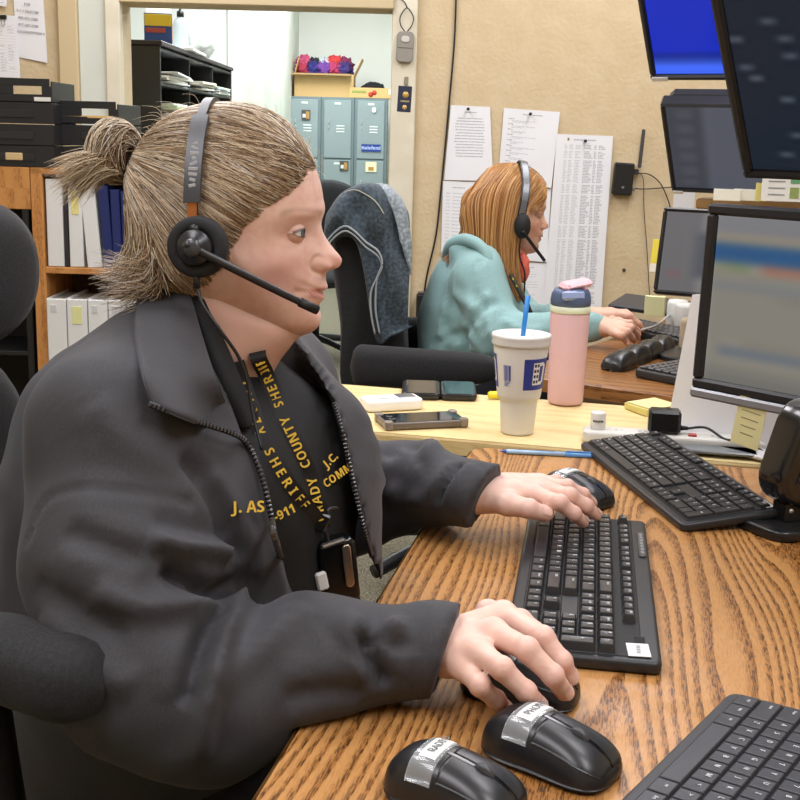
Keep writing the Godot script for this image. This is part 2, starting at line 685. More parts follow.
const DESK := 0.74
var oak: StandardMaterial3D
var oak_dir: Vector3
func build_desks() -> void:
	var im := oak_image(1280, 2048, Color("c08e56"), Color("966430"), Color("4a2d14"), 9.0, 11)
	oak = StandardMaterial3D.new()
	oak.albedo_texture = ImageTexture.create_from_image(im)
	oak.roughness = 0.38
	oak.normal_enabled = true
	oak.normal_texture = normal_tex(0.09, 3.0, 256, 6, 2)
	oak.normal_scale = 0.12
	# the oak desk: left edge as seen, back edge, far corner rounded
	var a := py(250, 800, DESK)
	var b := py(468, 452, DESK)
	var dirv := (b - a).normalized()
	oak_dir = dirv
	var rgt := Vector3(-dirv.z, 0, dirv.x)
	var back := b + dirv * 0.04
	var near := a - dirv * 0.75
	var outl := [near]
	for i in 7:
		var t := PI * 0.5 * i / 6.0
		outl.append(back + dirv * (sin(t) - 1.0) * 0.035 + rgt * (1.0 - cos(t)) * 0.035)
	outl.append(back + rgt * 0.95)
	outl.append(near + rgt * 0.95)
	var d := thing("oak_desk", "large oak-grained desk carrying the keyboards and mice", "desk")
	part("desktop", top_mesh(outl, DESK, 0.03, dirv, Vector2(1.0 / 0.96, 1.0 / 2.1)), oak, d)
	part("side_panel", box(Vector3(0.9, 0.70, 0.02), 0.002), oak, d, T(back - dirv * 0.06 + rgt * 0.47 + Vector3(0, 0.355 - DESK, 0), frame(rgt)))
	part("side_panel", box(Vector3(0.9, 0.70, 0.02), 0.002), oak, d, T(near + dirv * 0.06 + rgt * 0.47 + Vector3(0, 0.355 - DESK, 0), frame(rgt)))
	part("back_panel", box(Vector3(1.6, 0.5, 0.02), 0.002), oak, d, T((back + near) * 0.5 + rgt * 0.8 + Vector3(0, -0.3, 0), frame(dirv)))
	# the pale table behind it
	var maple := StandardMaterial3D.new()
	maple.albedo_texture = ImageTexture.create_from_image(oak_image(256, 512, Color("ecd6a0"), Color("e6cc92"), Color("d9bb7e"), 3.0, 51))
	maple.roughness = 0.35
	var ta := py(318, 382, DESK - 0.004)
	var tb := py(620, 405, DESK - 0.004)
	var td := (tb - ta).normalized()
	var tn := Vector3(-td.z, 0, td.x)
	var front := tn * 0.372
	var tt := thing("pale_table", "pale maple table holding the cup and tumbler", "table")
	var t0 := ta - td * 0.12
	var t1 := ta + td * 1.25
	part("tabletop", top_mesh([t0, t1, t1 + front, t0 + front], DESK - 0.004, 0.028, td, Vector2(1.0 / 0.5, 1.0 / 1.2)), maple, tt)
	for q in [t0 + td * 0.1 + front * 0.15, t0 + td * 0.1 + front * 0.8, t1 - td * 0.1 + front * 0.15, t1 - td * 0.1 + front * 0.8]:
		part("leg", box(Vector3(0.04, 0.71, 0.04), 0.004), mat("2a2a2c", 0.5), tt, T(Vector3(q.x, 0.355, q.z)))
	# far brown desk
	var walnut := StandardMaterial3D.new()
	walnut.albedo_texture = ImageTexture.create_from_image(oak_image(512, 512, Color("a87544"), Color("8d5c30"), Color("5a3618"), 4.0, 71))
	walnut.roughness = 0.3
	var fa := py(560, 380, 0.75)
	var fb := py(676, 396, 0.75)
	var fd := (fb - fa).normalized()
	var fn := Vector3(fd.z, 0, -fd.x)
	var f0 := fa - fd * 0.12
	var f1 := fa + fd * 1.0
	var ft := thing("brown_desk", "brown wood-grain desk at the far workstation", "desk")
	part("desktop", top_mesh([f0, f1, f1 + fn * 1.25, f0 + fn * 1.25], 0.75, 0.03, fd, Vector2(1.0 / 0.6, 1.0 / 0.9)), walnut, ft)
	for q in [f0 + fd * 0.03 + fn * 0.7, f1 - fd * 0.05 + fn * 0.7]:
		part("side_panel", box(Vector3(0.03, 0.71, 0.9), 0.003), walnut, ft, T(Vector3(q.x, 0.36, q.z), frame(fd)))

# ---------- locker room ----------
func build_back_room() -> void:
	var grey := mat("8b9b9e", 0.45)
	var dgrey := mat("6f7f83", 0.5)
	var slot := mat("dfe6e4", 0.5)
	var z := -10.5
	var xl := -1.018
	var w := 0.283
	var top := 1.53
	var tier := [0.50, 0.50, 0.47]
	for c in 3:
		var x := xl + w * (c + 0.5)
		var names := ["left", "middle", "right"]
		var t := thing("locker", "grey steel locker column, %s of the three under the boxes" % names[c], "locker", T(Vector3(x, 0, z - 0.2)), "lockers")
		part("body", box(Vector3(w - 0.002, top - 0.02, 0.38), 0.003), dgrey, t, T(Vector3(0, (top + 0.02) / 2, 0)))
		var y := top - 0.022
		for k in 3:
			var dh: float = tier[k] - 0.015
			var d := part("door", box(Vector3(w - 0.05, dh, 0.016), 0.004), grey, t, T(Vector3(0, y - dh / 2, 0.196)))
			for v in 3:
				part("vent", box(Vector3(0.07, 0.011, 0.006), 0.002), slot, d, T(Vector3(0.025, dh * 0.5 - 0.215 - v * 0.024, 0.009)))
			part("number_plate", box(Vector3(0.055, 0.018, 0.005), 0.004), slot, d, T(Vector3(0, dh * 0.5 - 0.03, 0.009)))
			for v in 2:
				part("handle", box(Vector3(0.012, 0.03, 0.012), 0.003), mat("c4cccb", 0.3, 0.6), d, T(Vector3(-0.075, dh * 0.5 - 0.18 - v * 0.045, 0.012)))
			y -= tier[k]
	# stickers and a name strip on the doors
	var fz := z + 0.012
	var st := [["sticker", "small dark photo sticker on the left locker's upper door", 306, 115], ["sticker", "small dark photo sticker on the middle locker's lower door", 344, 166]]
	for s in st:
		var q := pz(s[2], s[3], -fz)
		var o := thing(s[0], s[1], "sticker", T(Vector3(q.x, q.y, fz)))
		part("backing", box(Vector3(0.075, 0.085, 0.004), 0.001), mat("4b4a46", 0.5), o)
		part("picture", box(Vector3(0.03, 0.06, 0.004), 0.001), mat("b08a4c", 0.5), o, T(Vector3(0.014, 0, 0.002)))
		part("picture", box(Vector3(0.026, 0.03, 0.004), 0.001), mat("d8dcdc", 0.5), o, T(Vector3(-0.016, -0.006, 0.002)))
	var q2 := pz(371, 148, -fz)
	var ns := thing("name_strip", "blue name strip with pale lettering on the right locker", "sign", T(Vector3(q2.x, q2.y, fz)))
	part("backing", box(Vector3(0.165, 0.062, 0.004), 0.001), mat("1d3f8f", 0.5), ns)
	part("lettering", text_mesh("Halefend", 0.027, true), mat("c4d4ff", 0.6), ns, T(Vector3(0, 0, 0.0025)))
	var q3 := pz(371, 167, -fz)
	var nt := thing("sticky_note", "cream note on the right locker's lower door", "note", T(Vector3(q3.x, q3.y, fz)))
	part("sheet", box(Vector3(0.095, 0.085, 0.003), 0.001), mat("ece4bf", 0.8), nt)
	part("drawing", box(Vector3(0.045, 0.03, 0.003), 0.001), mat("b48a3c", 0.8), nt, T(Vector3(0, -0.015, 0.001)))
	var q4 := pz(374, 110, -fz)
	solo("white_tag", "white tag hanging on the right locker's upper door", "tag", slab(0.035, 0.045, 0.004, 0.015, 0.001), slot, T(Vector3(q4.x, q4.y, fz), Basis(Vector3.RIGHT, PI / 2)))
	# cardboard boxes on top
	var card := mat("c9a873", 0.85)
	var cz := z - 0.2
	var b := thing("cardboard_box", "open cardboard box full of purple and red plush on the lockers", "box", T(Vector3(-0.715, top, cz)))
	for s in [-1.0, 1.0]:
		part("side", box(Vector3(0.5, 0.19, 0.006), 0.001), card, b, T(Vector3(0, 0.095, s * 0.17)))
		part("end", box(Vector3(0.006, 0.19, 0.34), 0.001), card, b, T(Vector3(s * 0.25, 0.095, 0)))
	part("bottom", box(Vector3(0.49, 0.006, 0.33), 0.001), card, b, T(Vector3(0, 0.004, 0)))
	part("flap", box(Vector3(0.006, 0.16, 0.33), 0.001), card, b, T(Vector3(0.285, 0.255, 0), Basis(Vector3.BACK, -0.45)))
	part("flap", box(Vector3(0.006, 0.14, 0.33), 0.001), card, b, T(Vector3(-0.235, 0.25, 0), Basis(Vector3.BACK, -0.25)))
	part("flap", box(Vector3(0.5, 0.006, 0.10), 0.001), mat("a98a5c", 0.85), b, T(Vector3(-0.02, 0.185, 0.22), Basis(Vector3.RIGHT, 0.15)))
	var rng := RandomNumberGenerator.new()
	rng.seed = 7
	var plush := [["9c2f44", "red"], ["2d2a6e", "navy blue"], ["6b3f8f", "violet"], ["a8355c", "crimson"], ["3a2a66", "indigo"], ["b24a6c", "pink"], ["22222c", "black"], ["b9bec4", "grey and white"], ["c23a3a", "scarlet"], ["7a2e52", "plum"]]
	for i in plush.size():
		var pos := Vector3(-0.19 + (i % 5) * 0.09, 0.20 + 0.06 * float(i / 5) + rng.randf() * 0.03, 0.06 - 0.08 * float(i / 5))
		solo("plush_toy", "%s crumpled plush toy piled in the open cardboard box" % plush[i][1], "toy", lump(0.064, 0.8, 40 + i), mat(plush[i][0], 0.9), T(b.position + pos), "plush toys in the box")
	var lb := thing("produce_carton", "low fruit carton with printed red berries on the lockers", "box", T(Vector3(-0.285, top, cz + 0.06)))
	for s in [-1.0, 1.0]:
		part("side", box(Vector3(0.42, 0.085, 0.006), 0.001), mat("d2ae74", 0.85), lb, T(Vector3(0, 0.0425, s * 0.13)))
		part("end", box(Vector3(0.006, 0.085, 0.26), 0.001), mat("d2ae74", 0.85), lb, T(Vector3(s * 0.21, 0.0425, 0)))
	part("bottom", box(Vector3(0.41, 0.006, 0.25), 0.001), card, lb, T(Vector3(0, 0.004, 0)))
	for s in [[-0.03, 0.03, 0.022], [0.0, 0.045, 0.02]]:
		part("berry_print", lathe([Vector2(0, -0.001), Vector2(s[2], -0.001), Vector2(s[2], 0.001), Vector2(0, 0.001)], 16), mat("c8402c", 0.7), lb, T(Vector3(s[0], s[1], 0.134), Basis(Vector3.RIGHT, PI / 2)))
	part("leaf_print", box(Vector3(0.12, 0.02, 0.002), 0.0005), mat("8c9a4c", 0.7), lb, T(Vector3(-0.13, 0.05, 0.134)))
	part("paper_tag", box(Vector3(0.07, 0.045, 0.002), 0.0005), mat("eceae4", 0.7), lb, T(Vector3(0.155, 0.055, 0.135)))
	solo("black_cap", "black cap lying in the low fruit carton", "cap", lump(0.085, 0.25, 77), mat("16161a", 0.9), T(Vector3(-0.3, top + 0.075, cz + 0.05), Basis.from_scale(Vector3(1.25, 0.75, 0.8))))
	# mail sorter on a cabinet
	var black := mat("1a1b1e", 0.45)
	var s0 := -5.2
	var s1 := -7.3
	var xf := -1.04
	var sh := 0.72
	var st_y := 1.575 - sh
	var mid := (s0 + s1) * 0.5
	var ln := s0 - s1
	var t2 := thing("mail_sorter", "black mail sorter with stuffed pigeonholes in the next room", "sorter", T(Vector3(xf, st_y, mid)))
	part("back_panel", box(Vector3(0.01, sh, ln), 0.002), black, t2, T(Vector3(-0.17, sh / 2, 0)))
	for s in [-1.0, 1.0]:
		part("end_panel", box(Vector3(0.17, sh, 0.02), 0.003), black, t2, T(Vector3(-0.085, sh / 2, s * (ln / 2 - 0.01))))
	part("top_panel", box(Vector3(0.19, 0.02, ln + 0.02), 0.003), mat("2a2024", 0.5), t2, T(Vector3(-0.085, sh + 0.01, 0)))
	for k in range(0, 6):
		part("shelf", box(Vector3(0.165, 0.012, ln - 0.04), 0.002), black, t2, T(Vector3(-0.083, 0.006 + k * 0.14, 0)))
	for k in [1, 2]:
		part("divider", box(Vector3(0.165, sh, 0.014), 0.002), black, t2, T(Vector3(-0.083, sh / 2, -ln / 2 + k * ln / 3)))
	solo("sorter_cabinet", "dark cabinet under the black mail sorter", "cabinet", box(Vector3(0.2, st_y, ln), 0.006), mat("26272b", 0.5), T(Vector3(xf - 0.085, st_y / 2, mid)))
	var pc := ["e8ebee", "d9dee2", "f0efe6", "cfd6da", "e4e0d2", "c7d6b8"]
	for k in range(1, 5):
		for c in 3:
			var zz := mid + ln / 2 - (c + 0.5) * ln / 3 + rng.randf_range(-0.015, 0.015)
			var cells := ["nearest", "middle", "farthest"]
			var rows := ["lowest", "third", "second", "top"]
			var o := thing("paper_stack", "pale papers in the mail sorter, %s row, %s pigeonhole" % [rows[k - 1], cells[c]], "papers", T(Vector3(xf - 0.075 + rng.randf() * 0.03, st_y + 0.013 + k * 0.14, zz)), "papers in the mail sorter")
			var yy := 0.0
			for q in 3 + rng.randi() % 3:
				var th := 0.004 + rng.randf() * 0.008
				part("sheets", box(Vector3(0.13 + rng.randf() * 0.04, th, ln / 3 - 0.18 - rng.randf() * 0.2), 0.001), mat(pc[rng.randi() % 6], 0.8), o, T(Vector3(rng.randf() * 0.03, yy + th / 2 + 0.002, rng.randf_range(-0.03, 0.03)), Basis(Vector3.UP, rng.randf_range(-0.06, 0.06)) * Basis(Vector3.RIGHT, rng.randf_range(-0.03, 0.03))))
				yy += th + 0.003
	# things on the sorter
	var ty := 1.595
	var fb := thing("storage_bag_box", "yellow and blue carton of plastic bags on the mail sorter", "box", T(Vector3(xf - 0.075, ty, -5.55), yaw(10)))
	part("carton", box(Vector3(0.12, 0.135, 0.12), 0.002), mat("2c4f96", 0.5), fb, T(Vector3(0, 0.0675, 0)))
	part("label_panel", box(Vector3(0.115, 0.05, 0.003), 0.001), mat("e3c432", 0.5), fb, T(Vector3(0, 0.105, 0.0605)))
	part("label_stripe", box(Vector3(0.085, 0.02, 0.003), 0.001), mat("b04a44", 0.5), fb, T(Vector3(-0.01, 0.062, 0.0605)))
	part("flap", box(Vector3(0.11, 0.05, 0.003), 0.001), mat("e9e4d6", 0.6), fb, T(Vector3(0.0, 0.15, -0.02), Basis(Vector3.RIGHT, -0.7)))
	part("picture", box(Vector3(0.003, 0.1, 0.06), 0.001), mat("c98b4e", 0.5), fb, T(Vector3(0.0605, 0.07, 0.0)))
	var sb := thing("soap_bottle", "clear pump bottle with a black top on the mail sorter", "bottle", T(Vector3(xf - 0.05, ty, -5.95)))
	var glassy := StandardMaterial3D.new()
	glassy.albedo_color = Color(0.86, 0.92, 0.95, 0.55)
	glassy.transparency = BaseMaterial3D.TRANSPARENCY_ALPHA
	glassy.roughness = 0.2
	part("bottle", lathe([Vector2(0, 0), Vector2(0.035, 0), Vector2(0.037, 0.01), Vector2(0.037, 0.12), Vector2(0.03, 0.145), Vector2(0.014, 0.155), Vector2(0.014, 0.165), Vector2(0, 0.165)], 20), glassy, sb)
	part("pump", lathe([Vector2(0, 0.16), Vector2(0.017, 0.16), Vector2(0.017, 0.185), Vector2(0.006, 0.19), Vector2(0.006, 0.205), Vector2(0.014, 0.207), Vector2(0.014, 0.22), Vector2(0, 0.22)], 16), mat("1b1b1e", 0.4), sb)
	var bag := StandardMaterial3D.new()
	bag.albedo_color = Color(0.93, 0.95, 0.95, 0.75)
	bag.transparency = BaseMaterial3D.TRANSPARENCY_ALPHA
	bag.roughness = 0.35
	solo("plastic_bag", "crumpled white plastic bag on the mail sorter", "bag", lump(0.1, 0.3, 91), bag, T(Vector3(xf - 0.06, ty + 0.085, -6.5), Basis.from_scale(Vector3(0.8, 0.95, 2.2))))
	solo("white_paper_sheet", "white papers lying at the edge of the sorter top", "papers", box(Vector3(0.15, 0.012, 0.5), 0.001), mat("e9e8e2", 0.8), T(Vector3(xf - 0.05, ty + 0.006, -6.05), Basis(Vector3.UP, 0.04)))

# a lumpy ball for crumpled cloth, toys and bags
func lump(r: float, amp: float, seed_: int) -> ArrayMesh:
	var n := FastNoiseLite.new()
	n.seed = seed_
	n.frequency = 1.1
	n.fractal_octaves = 3
	var m := MB.new()
	var rows := 18
	var cols := 24
	for i in rows + 1:
		var th := PI * i / rows
		for j in cols:
			var ph := TAU * j / cols
			var d := Vector3(sin(th) * cos(ph), cos(th), sin(th) * sin(ph))
			m.p(d * r * (1.0 + amp * n.get_noise_3dv(d * 1.6)))
	m.grid(rows + 1, cols, 0, true)
	return m.commit(false, true)

# ---------- bookcase, trays and notices on the left ----------
func build_left_side() -> void:
	var wood := StandardMaterial3D.new()
	wood.albedo_texture = ImageTexture.create_from_image(oak_image(256, 512, Color("c98f52"), Color("bd8247"), Color("a06a35"), 2.0, 91))
	wood.roughness = 0.5
	wood.uv1_triplanar = true
	wood.uv1_scale = Vector3(1.4, 1.4, 1.4)
	# bookcase: shelves face the camera, x from px(33..) to the right, behind the woman
	var zf := -3.7
	var yt := pz(60, 168, 3.7).y
	var xl := pz(33, 250, 3.7).x
	var wd := 0.68
	var dep := 0.30
	var t := thing("bookcase", "oak bookcase with white and blue binders behind the near woman", "bookcase", T(Vector3(xl, 0, zf)))
	part("side_panel", box(Vector3(0.036, yt, dep), 0.002), wood, t, T(Vector3(0.018, yt / 2, -dep / 2)))
	part("side_panel", box(Vector3(0.024, yt, dep), 0.002), wood, t, T(Vector3(wd - 0.012, yt / 2, -dep / 2)))
	part("top_panel", box(Vector3(wd, 0.02, dep), 0.002), wood, t, T(Vector3(wd / 2, yt - 0.01, -dep / 2)))
	var ys := pz(80, 268, 3.7).y
	for y in [0.08, ys - 0.38, ys]:
		part("shelf", box(Vector3(wd - 0.05, 0.02, dep - 0.01), 0.002), wood, t, T(Vector3(wd / 2, y - 0.01, -dep / 2)))
	part("back_panel", box(Vector3(wd - 0.02, yt, 0.008), 0.001), mat("5a4630", 0.8), t, T(Vector3(wd / 2, yt / 2, -dep + 0.006)))
	# cabinet to its left, open with a black inner frame
	var cw := 0.5
	var cb := thing("oak_cabinet", "oak cabinet with a black inside left of the bookcase", "cabinet", T(Vector3(xl - cw, 0, zf)))
	var fy := pz(10, 209, 3.7).y
	part("apron", box(Vector3(cw - 0.004, yt - fy, 0.02), 0.002), wood, cb, T(Vector3(cw / 2, (yt + fy) / 2, -0.01)))
	part("top_panel", box(Vector3(cw, 0.02, dep), 0.002), wood, cb, T(Vector3(cw / 2, yt - 0.01, -dep / 2 - 0.02)))
	part("inner_panel", box(Vector3(0.02, fy, dep), 0.002), mat("121214", 0.5), cb, T(Vector3(cw - 0.02, fy / 2, -dep / 2)))
	part("side_panel", box(Vector3(0.02, yt, dep), 0.002), wood, cb, T(Vector3(0.012, yt / 2, -dep / 2 - 0.02)))
	part("back_panel", box(Vector3(cw - 0.02, fy, 0.008), 0.001), mat("0e0e10", 0.7), cb, T(Vector3(cw / 2, fy / 2, -dep + 0.0)))
	for y in [fy - 0.2, fy - 0.45]:
		part("shelf", box(Vector3(cw - 0.05, 0.014, dep - 0.02), 0.002), mat("161618", 0.5), cb, T(Vector3(cw / 2, y, -dep / 2)))
	# binders
	var white := mat("dfe1e0", 0.45)
	var pgs := mat("cfcdc4", 0.9)
	var blue := mat("1c2a63", 0.4)
	var x := xl + 0.042
	var upper := [[0.05, "w", 0.272, 0.0, "widest of the three, against the oak side"], [0.012, "k", 0.19, 0.0, ""], [0.042, "w", 0.268, 0.0, "with a yellow slip"], [0.044, "w", 0.265, 0.07, "leaning against the blue binders"], [0.03, "b", 0.262, 0.06, "first"], [0.028, "b", 0.25, 0.03, "second"], [0.03, "b", 0.245, 0.02, "third"], [0.03, "b", 0.24, 0.0, "fourth"], [0.03, "b", 0.24, 0.0, "fifth"]]
	for u in upper:
		var hgt: float = minf(u[2], yt - ys - 0.035) * (0.96 if u[1] == "b" else 1.0)
		var lab := "white ring binder on the upper shelf, " + str(u[4])
		if u[1] == "b":
			lab = "dark blue binder on the upper shelf, %s from the white ones" % u[4]
		elif u[1] == "k":
			lab = "thin black folder between the white binders"
		var o := binder(lab, Vector3(x + u[0] / 2 + u[3] * hgt * 0.5, ys + 0.001, zf - 0.13), Vector3(u[0], hgt, 0.24), blue if u[1] == "b" else (mat("2a2a2c", 0.5) if u[1] == "k" else white), pgs, u[3])
		if str(u[4]).begins_with("with a yellow"):
			part("slip", box(Vector3(0.022, 0.07, 0.002), 0.0005), mat("e6dd8e", 0.8), o, T(Vector3(0, hgt - 0.07, 0.121)), "yellow slip")
		x += u[0] + 0.003 + (u[3] * hgt * 0.35 if u[1] == "w" else 0.0)
	x = xl + 0.042
	var lower := [[0.06, "against the oak side"], [0.062, "with a yellow label"], [0.06, "third along"], [0.055, "fourth along"], [0.055, "fifth along"], [0.05, "sixth along"]]
	for u in lower:
		var hh := 0.285
		var o := binder("white ring binder on the lower shelf, " + str(u[1]), Vector3(x + u[0] / 2, ys - 0.379, zf - 0.10), Vector3(u[0], hh, 0.25), white, pgs, 0.0)
		if str(u[1]).begins_with("with"):
			part("slip", box(Vector3(0.03, 0.055, 0.002), 0.0005), mat("dfe0a0", 0.8), o, T(Vector3(0, hh - 0.05, 0.126)), "yellow-green label")
		else:
			part("slip", box(Vector3(0.018, 0.022, 0.002), 0.0005), mat("c9ccce", 0.8), o, T(Vector3(-0.008, hh - 0.03, 0.126)), "grey spine label")
		x += u[0] + 0.003
	# letter trays: a front stack of four, a second stack of three behind
	var tw := 0.32
	for k in 4:
		var spot := ["lowest, with a beige label holder", "second from below", "third from below", "topmost"]
		letter_tray("black letter tray in the front stack on the cabinet, " + spot[k], Vector3(xl + 0.075 - tw / 2, yt + 0.001 + k * 0.064, zf - 0.13), 0.0, tw, k == 0, k == 3)
	for k in 3:
		var spot := ["lowest", "middle", "topmost"]
		letter_tray("black letter tray in the rear stack beside the hair bun, " + spot[k], Vector3(xl + 0.16, yt + 0.001 + k * 0.066, zf - 0.22), -0.06, 0.2, false, k == 2)
	for k in 2:
		solo("paper_pile", ["white sheets sticking out of the rear letter trays", "manila folder in the topmost rear letter tray"][k], "papers", box(Vector3(0.17, [0.03, 0.008][k], 0.22), 0.001), mat(["dfe2e4", "c9a76a"][k], 0.8), T(Vector3(xl + 0.16, yt + 0.02 + [0.068, 0.134][k], zf - 0.2), yaw(-4)))
	# notices pinned on the wall
	var nz := -WALL_Z - 0.004
	var n1 := notice("white notice with blurred heading lines beside the casing", [Vector2(12, -20), Vector2(42, -20), Vector2(48, 63), Vector2(18, 57)], nz, 1)
	var tx := ["FOR", "9-1-1 TELECOM", "405-422-2363", "877-407-2295", "PASSCODE/OPTION 9"]
	for i in 5:
		var q := pz(27.0 + i * 0.5, 4.5 + i * 7.0, nz - 0.004)
		part("lettering", text_mesh(tx[i], 0.0085, false), mat("55585c", 0.8), n1, T(q - n1.position, Basis(Vector3.BACK, -0.10)))
	notice("white form covered with small handwriting above the letter trays", [Vector2(-28, 12), Vector2(16, 16), Vector2(21, 78), Vector2(-26, 76)], nz - 0.006, 2)
	notice("small white notice at the top left edge of the wall", [Vector2(-20, -20), Vector2(8, -20), Vector2(7, 7), Vector2(-18, 3)], nz - 0.006, 3)
	var cl := thing("binder_clip", "black clip holding the handwritten form to the wall", "clip", T(pz(3, 17, nz - 0.012)))
	part("jaw", box(Vector3(0.026, 0.014, 0.012), 0.003), mat("141416", 0.4), cl)
	part("wire", tube([Vector3(-0.006, 0, 0), Vector3(-0.005, -0.028, 0.002), Vector3(0.005, -0.028, 0.002), Vector3(0.006, 0, 0)], 0.001, 6), mat("8a8c90", 0.3, 0.9), cl)

func binder(label: String, at: Vector3, s: Vector3, cover: Material, pages: Material, lean: float) -> Node3D:
	var t := thing("ring_binder", label, "binder", T(at, Basis(Vector3.BACK, lean)), "binders in the bookcase")
	part("spine", box(Vector3(s.x, s.y, 0.006), 0.0025), cover, t, T(Vector3(0, s.y / 2, s.z / 2 - 0.003)))
	for k in [-1.0, 1.0]:
		part("cover", box(Vector3(0.003, s.y, s.z - 0.006), 0.001), cover, t, T(Vector3(k * (s.x / 2 - 0.0016), s.y / 2, -0.003)))
	part("pages", box(Vector3(s.x - 0.008, s.y - 0.022, s.z - 0.03), 0.001), pages, t, T(Vector3(0, s.y / 2, -0.005)))
	return t

func letter_tray(label: String, at: Vector3, turn: float, w: float, holder: bool, slot: bool) -> void:
	var black := mat("17181a", 0.55)
	var t := thing("letter_tray", label, "tray", T(at, Basis(Vector3.UP, turn)), "stacked letter trays")
	var h := 0.064
	part("floor_panel", box(Vector3(w, 0.003, 0.26), 0.001), black, t, T(Vector3(0, 0.0015, 0)))
	# front wall with a slot, closed corners, slanted ends
	if slot:
		var o := PackedVector2Array([Vector2(-w / 2, 0), Vector2(w / 2, 0), Vector2(w / 2, 0.018), Vector2(w / 2 - 0.008, h + 0.004), Vector2(-w / 2, h + 0.004)])
		var m := MB.new()
		var y0 := 0.022
		var y1 := 0.046
		var xa := w / 2 - 0.115
		var xb := w / 2 - 0.03
		var fr := [[-w / 2, w / 2, 0.0, y0], [-w / 2, xa, y0, y1], [xb, w / 2 - 0.002, y0, y1], [-w / 2, w / 2 - 0.006, y1, h + 0.004]]
		for f in fr:
			m.add(box_mb(Vector3(f[1] - f[0], f[3] - f[2], 0.004), 0.0008), T(Vector3((f[0] + f[1]) / 2, (f[2] + f[3]) / 2, 0.128)))
		part("front_wall", m.commit(true), black, t)
		part("label_card", box(Vector3(0.05, 0.012, 0.002), 0.0005), mat("d8d8d2", 0.6), t, T(Vector3(xb + 0.002, 0.008, 0.131)))
	else:
		part("front_wall", box(Vector3(w, h - 0.002, 0.004), 0.001), black, t, T(Vector3(0, (h - 0.002) / 2, 0.128)))
		part("front_rib", box(Vector3(w * 0.45, h * 0.35, 0.004), 0.001), mat("26272b", 0.3), t, T(Vector3(0.03, h * 0.45, 0.131)))
	for s in [-1.0, 1.0]:
		part("side_wall", box(Vector3(0.004, h - 0.004, 0.25), 0.001), black, t, T(Vector3(s * (w / 2 - 0.002), (h - 0.004) / 2 + 0.001, 0)))
	if not slot:
		part("back_wall", box(Vector3(w, h - 0.004, 0.004), 0.001), black, t, T(Vector3(0, (h - 0.004) / 2, -0.128)))
	if holder:
		part("label_holder", box(Vector3(0.052, 0.022, 0.006), 0.002), mat("c9b183", 0.35), t, T(Vector3(w / 2 - 0.12, 0.03, 0.133)))
		part("foot", box(Vector3(0.02, 0.012, 0.01), 0.002), black, t, T(Vector3(w / 2 - 0.02, 0.006, 0.133)))

# a sheet seen with these four corners (pixels: top-left, top-right, bottom-right, bottom-left), hung at a depth
func sheet_mesh(c: Array, depth: float, origin: Vector3, curl := 0.0) -> ArrayMesh:
	var m := MB.new()
	var n := 8
	for s in 2:
		for i in n + 1:
			for j in n + 1:
				var u := float(j) / n
				var v := float(i) / n
				var q: Vector2 = (c[0] as Vector2).lerp(c[1], u).lerp((c[3] as Vector2).lerp(c[2], u), v)
				var w := pz(q.x, q.y, depth) - origin
				w.z += curl * (u * u * v * v + 0.15 * sin(u * 7.0 + v * 5.0)) + (0.0 if s == 0 else -0.0006)
				m.p(w, Vector2(u, v))
	var k := (n + 1) * (n + 1)
	m.grid(n + 1, n + 1, 0, false)
	var before := m.ix.size()
	m.grid(n + 1, n + 1, k, false)
	for i in range(before, m.ix.size(), 3):
		var t := m.ix[i + 1]
		m.ix[i + 1] = m.ix[i + 2]
		m.ix[i + 2] = t
	return m.commit()

func notice(label: String, c: Array, depth: float, style: int) -> Node3D:
	var o := pz((c[0].x + c[2].x) * 0.5, (c[0].y + c[2].y) * 0.5, depth)
	var t := thing("notice", label, "paper", T(o))
	part("sheet", sheet_mesh(c, depth, o, 0.008), img_mat(print_image(style), 0.75), t)
	return t

# flat print: ruled lines of small type, as far as the photograph lets one read them
func print_image(style: int) -> Image:
	var w := 256
	var h := 384
	if style == 6:
		w = 384
		h = 1024
	var im := Image.create(w, h, false, Image.FORMAT_RGB8)
	im.fill(Color("e9ebef"))
	var rng := RandomNumberGenerator.new()
	rng.seed = 100 + style
	var ink := Color("6c7078")
	var soft := Color("a4a8b0")
	if style == 4:      # centred paragraph
		words(im, rng, 90, 30, 80, 5, ink)
		for i in 14:
			var ww := int(150 + rng.randf() * 30)
			words(im, rng, 128 - ww / 2, 62 + i * 15, ww, 5, ink)
	elif style == 5:    # heading and short indented entries
		words(im, rng, 90, 24, 90, 5, ink)
		for i in 9:
			words(im, rng, 26, 50 + i * 28, 24, 5, ink)
			words(im, rng, 42, 60 + i * 28, 40 + rng.randi() % 80, 4, soft)
			words(im, rng, 42, 67 + i * 28, 30 + rng.randi() % 50, 4, soft)
	elif style == 6:    # long printed roster
		words(im, rng, 120, 26, 150, 8, ink)
		im.fill_rect(Rect2i(74, 20, 14, 16), Color("8a8450"))
		var cols := [[60, 24], [92, 30], [135, 40], [195, 62], [262, 22], [292, 46]]
		var y := 60
		while y < 990:
			if rng.randf() > 0.06:
				for c in cols:
					words(im, rng, c[0], y, int(c[1] * rng.randf_range(0.6, 1.0)), 5, soft if c[0] < 190 else ink)
			y += 9
	elif style == 2:    # form with scribbles
		for i in 18:
			im.fill_rect(Rect2i(10, 60 + i * 17, 235, 1), soft)
			for k in 5:
				if rng.randf() > 0.35:
					words(im, rng, 15 + k * 46, 50 + i * 17, 16 + rng.randi() % 22, 6, soft)
	elif style == 3:
		words(im, rng, 150, 330, 70, 10, ink)
	elif style == 7:    # table of short lines
		words(im, rng, 80, 30, 100, 5, ink)
		for i in 16:
			words(im, rng, 30, 60 + i * 18, 30, 4, soft)
			words(im, rng, 80, 60 + i * 18, 60 + rng.randi() % 80, 4, soft)
	return im

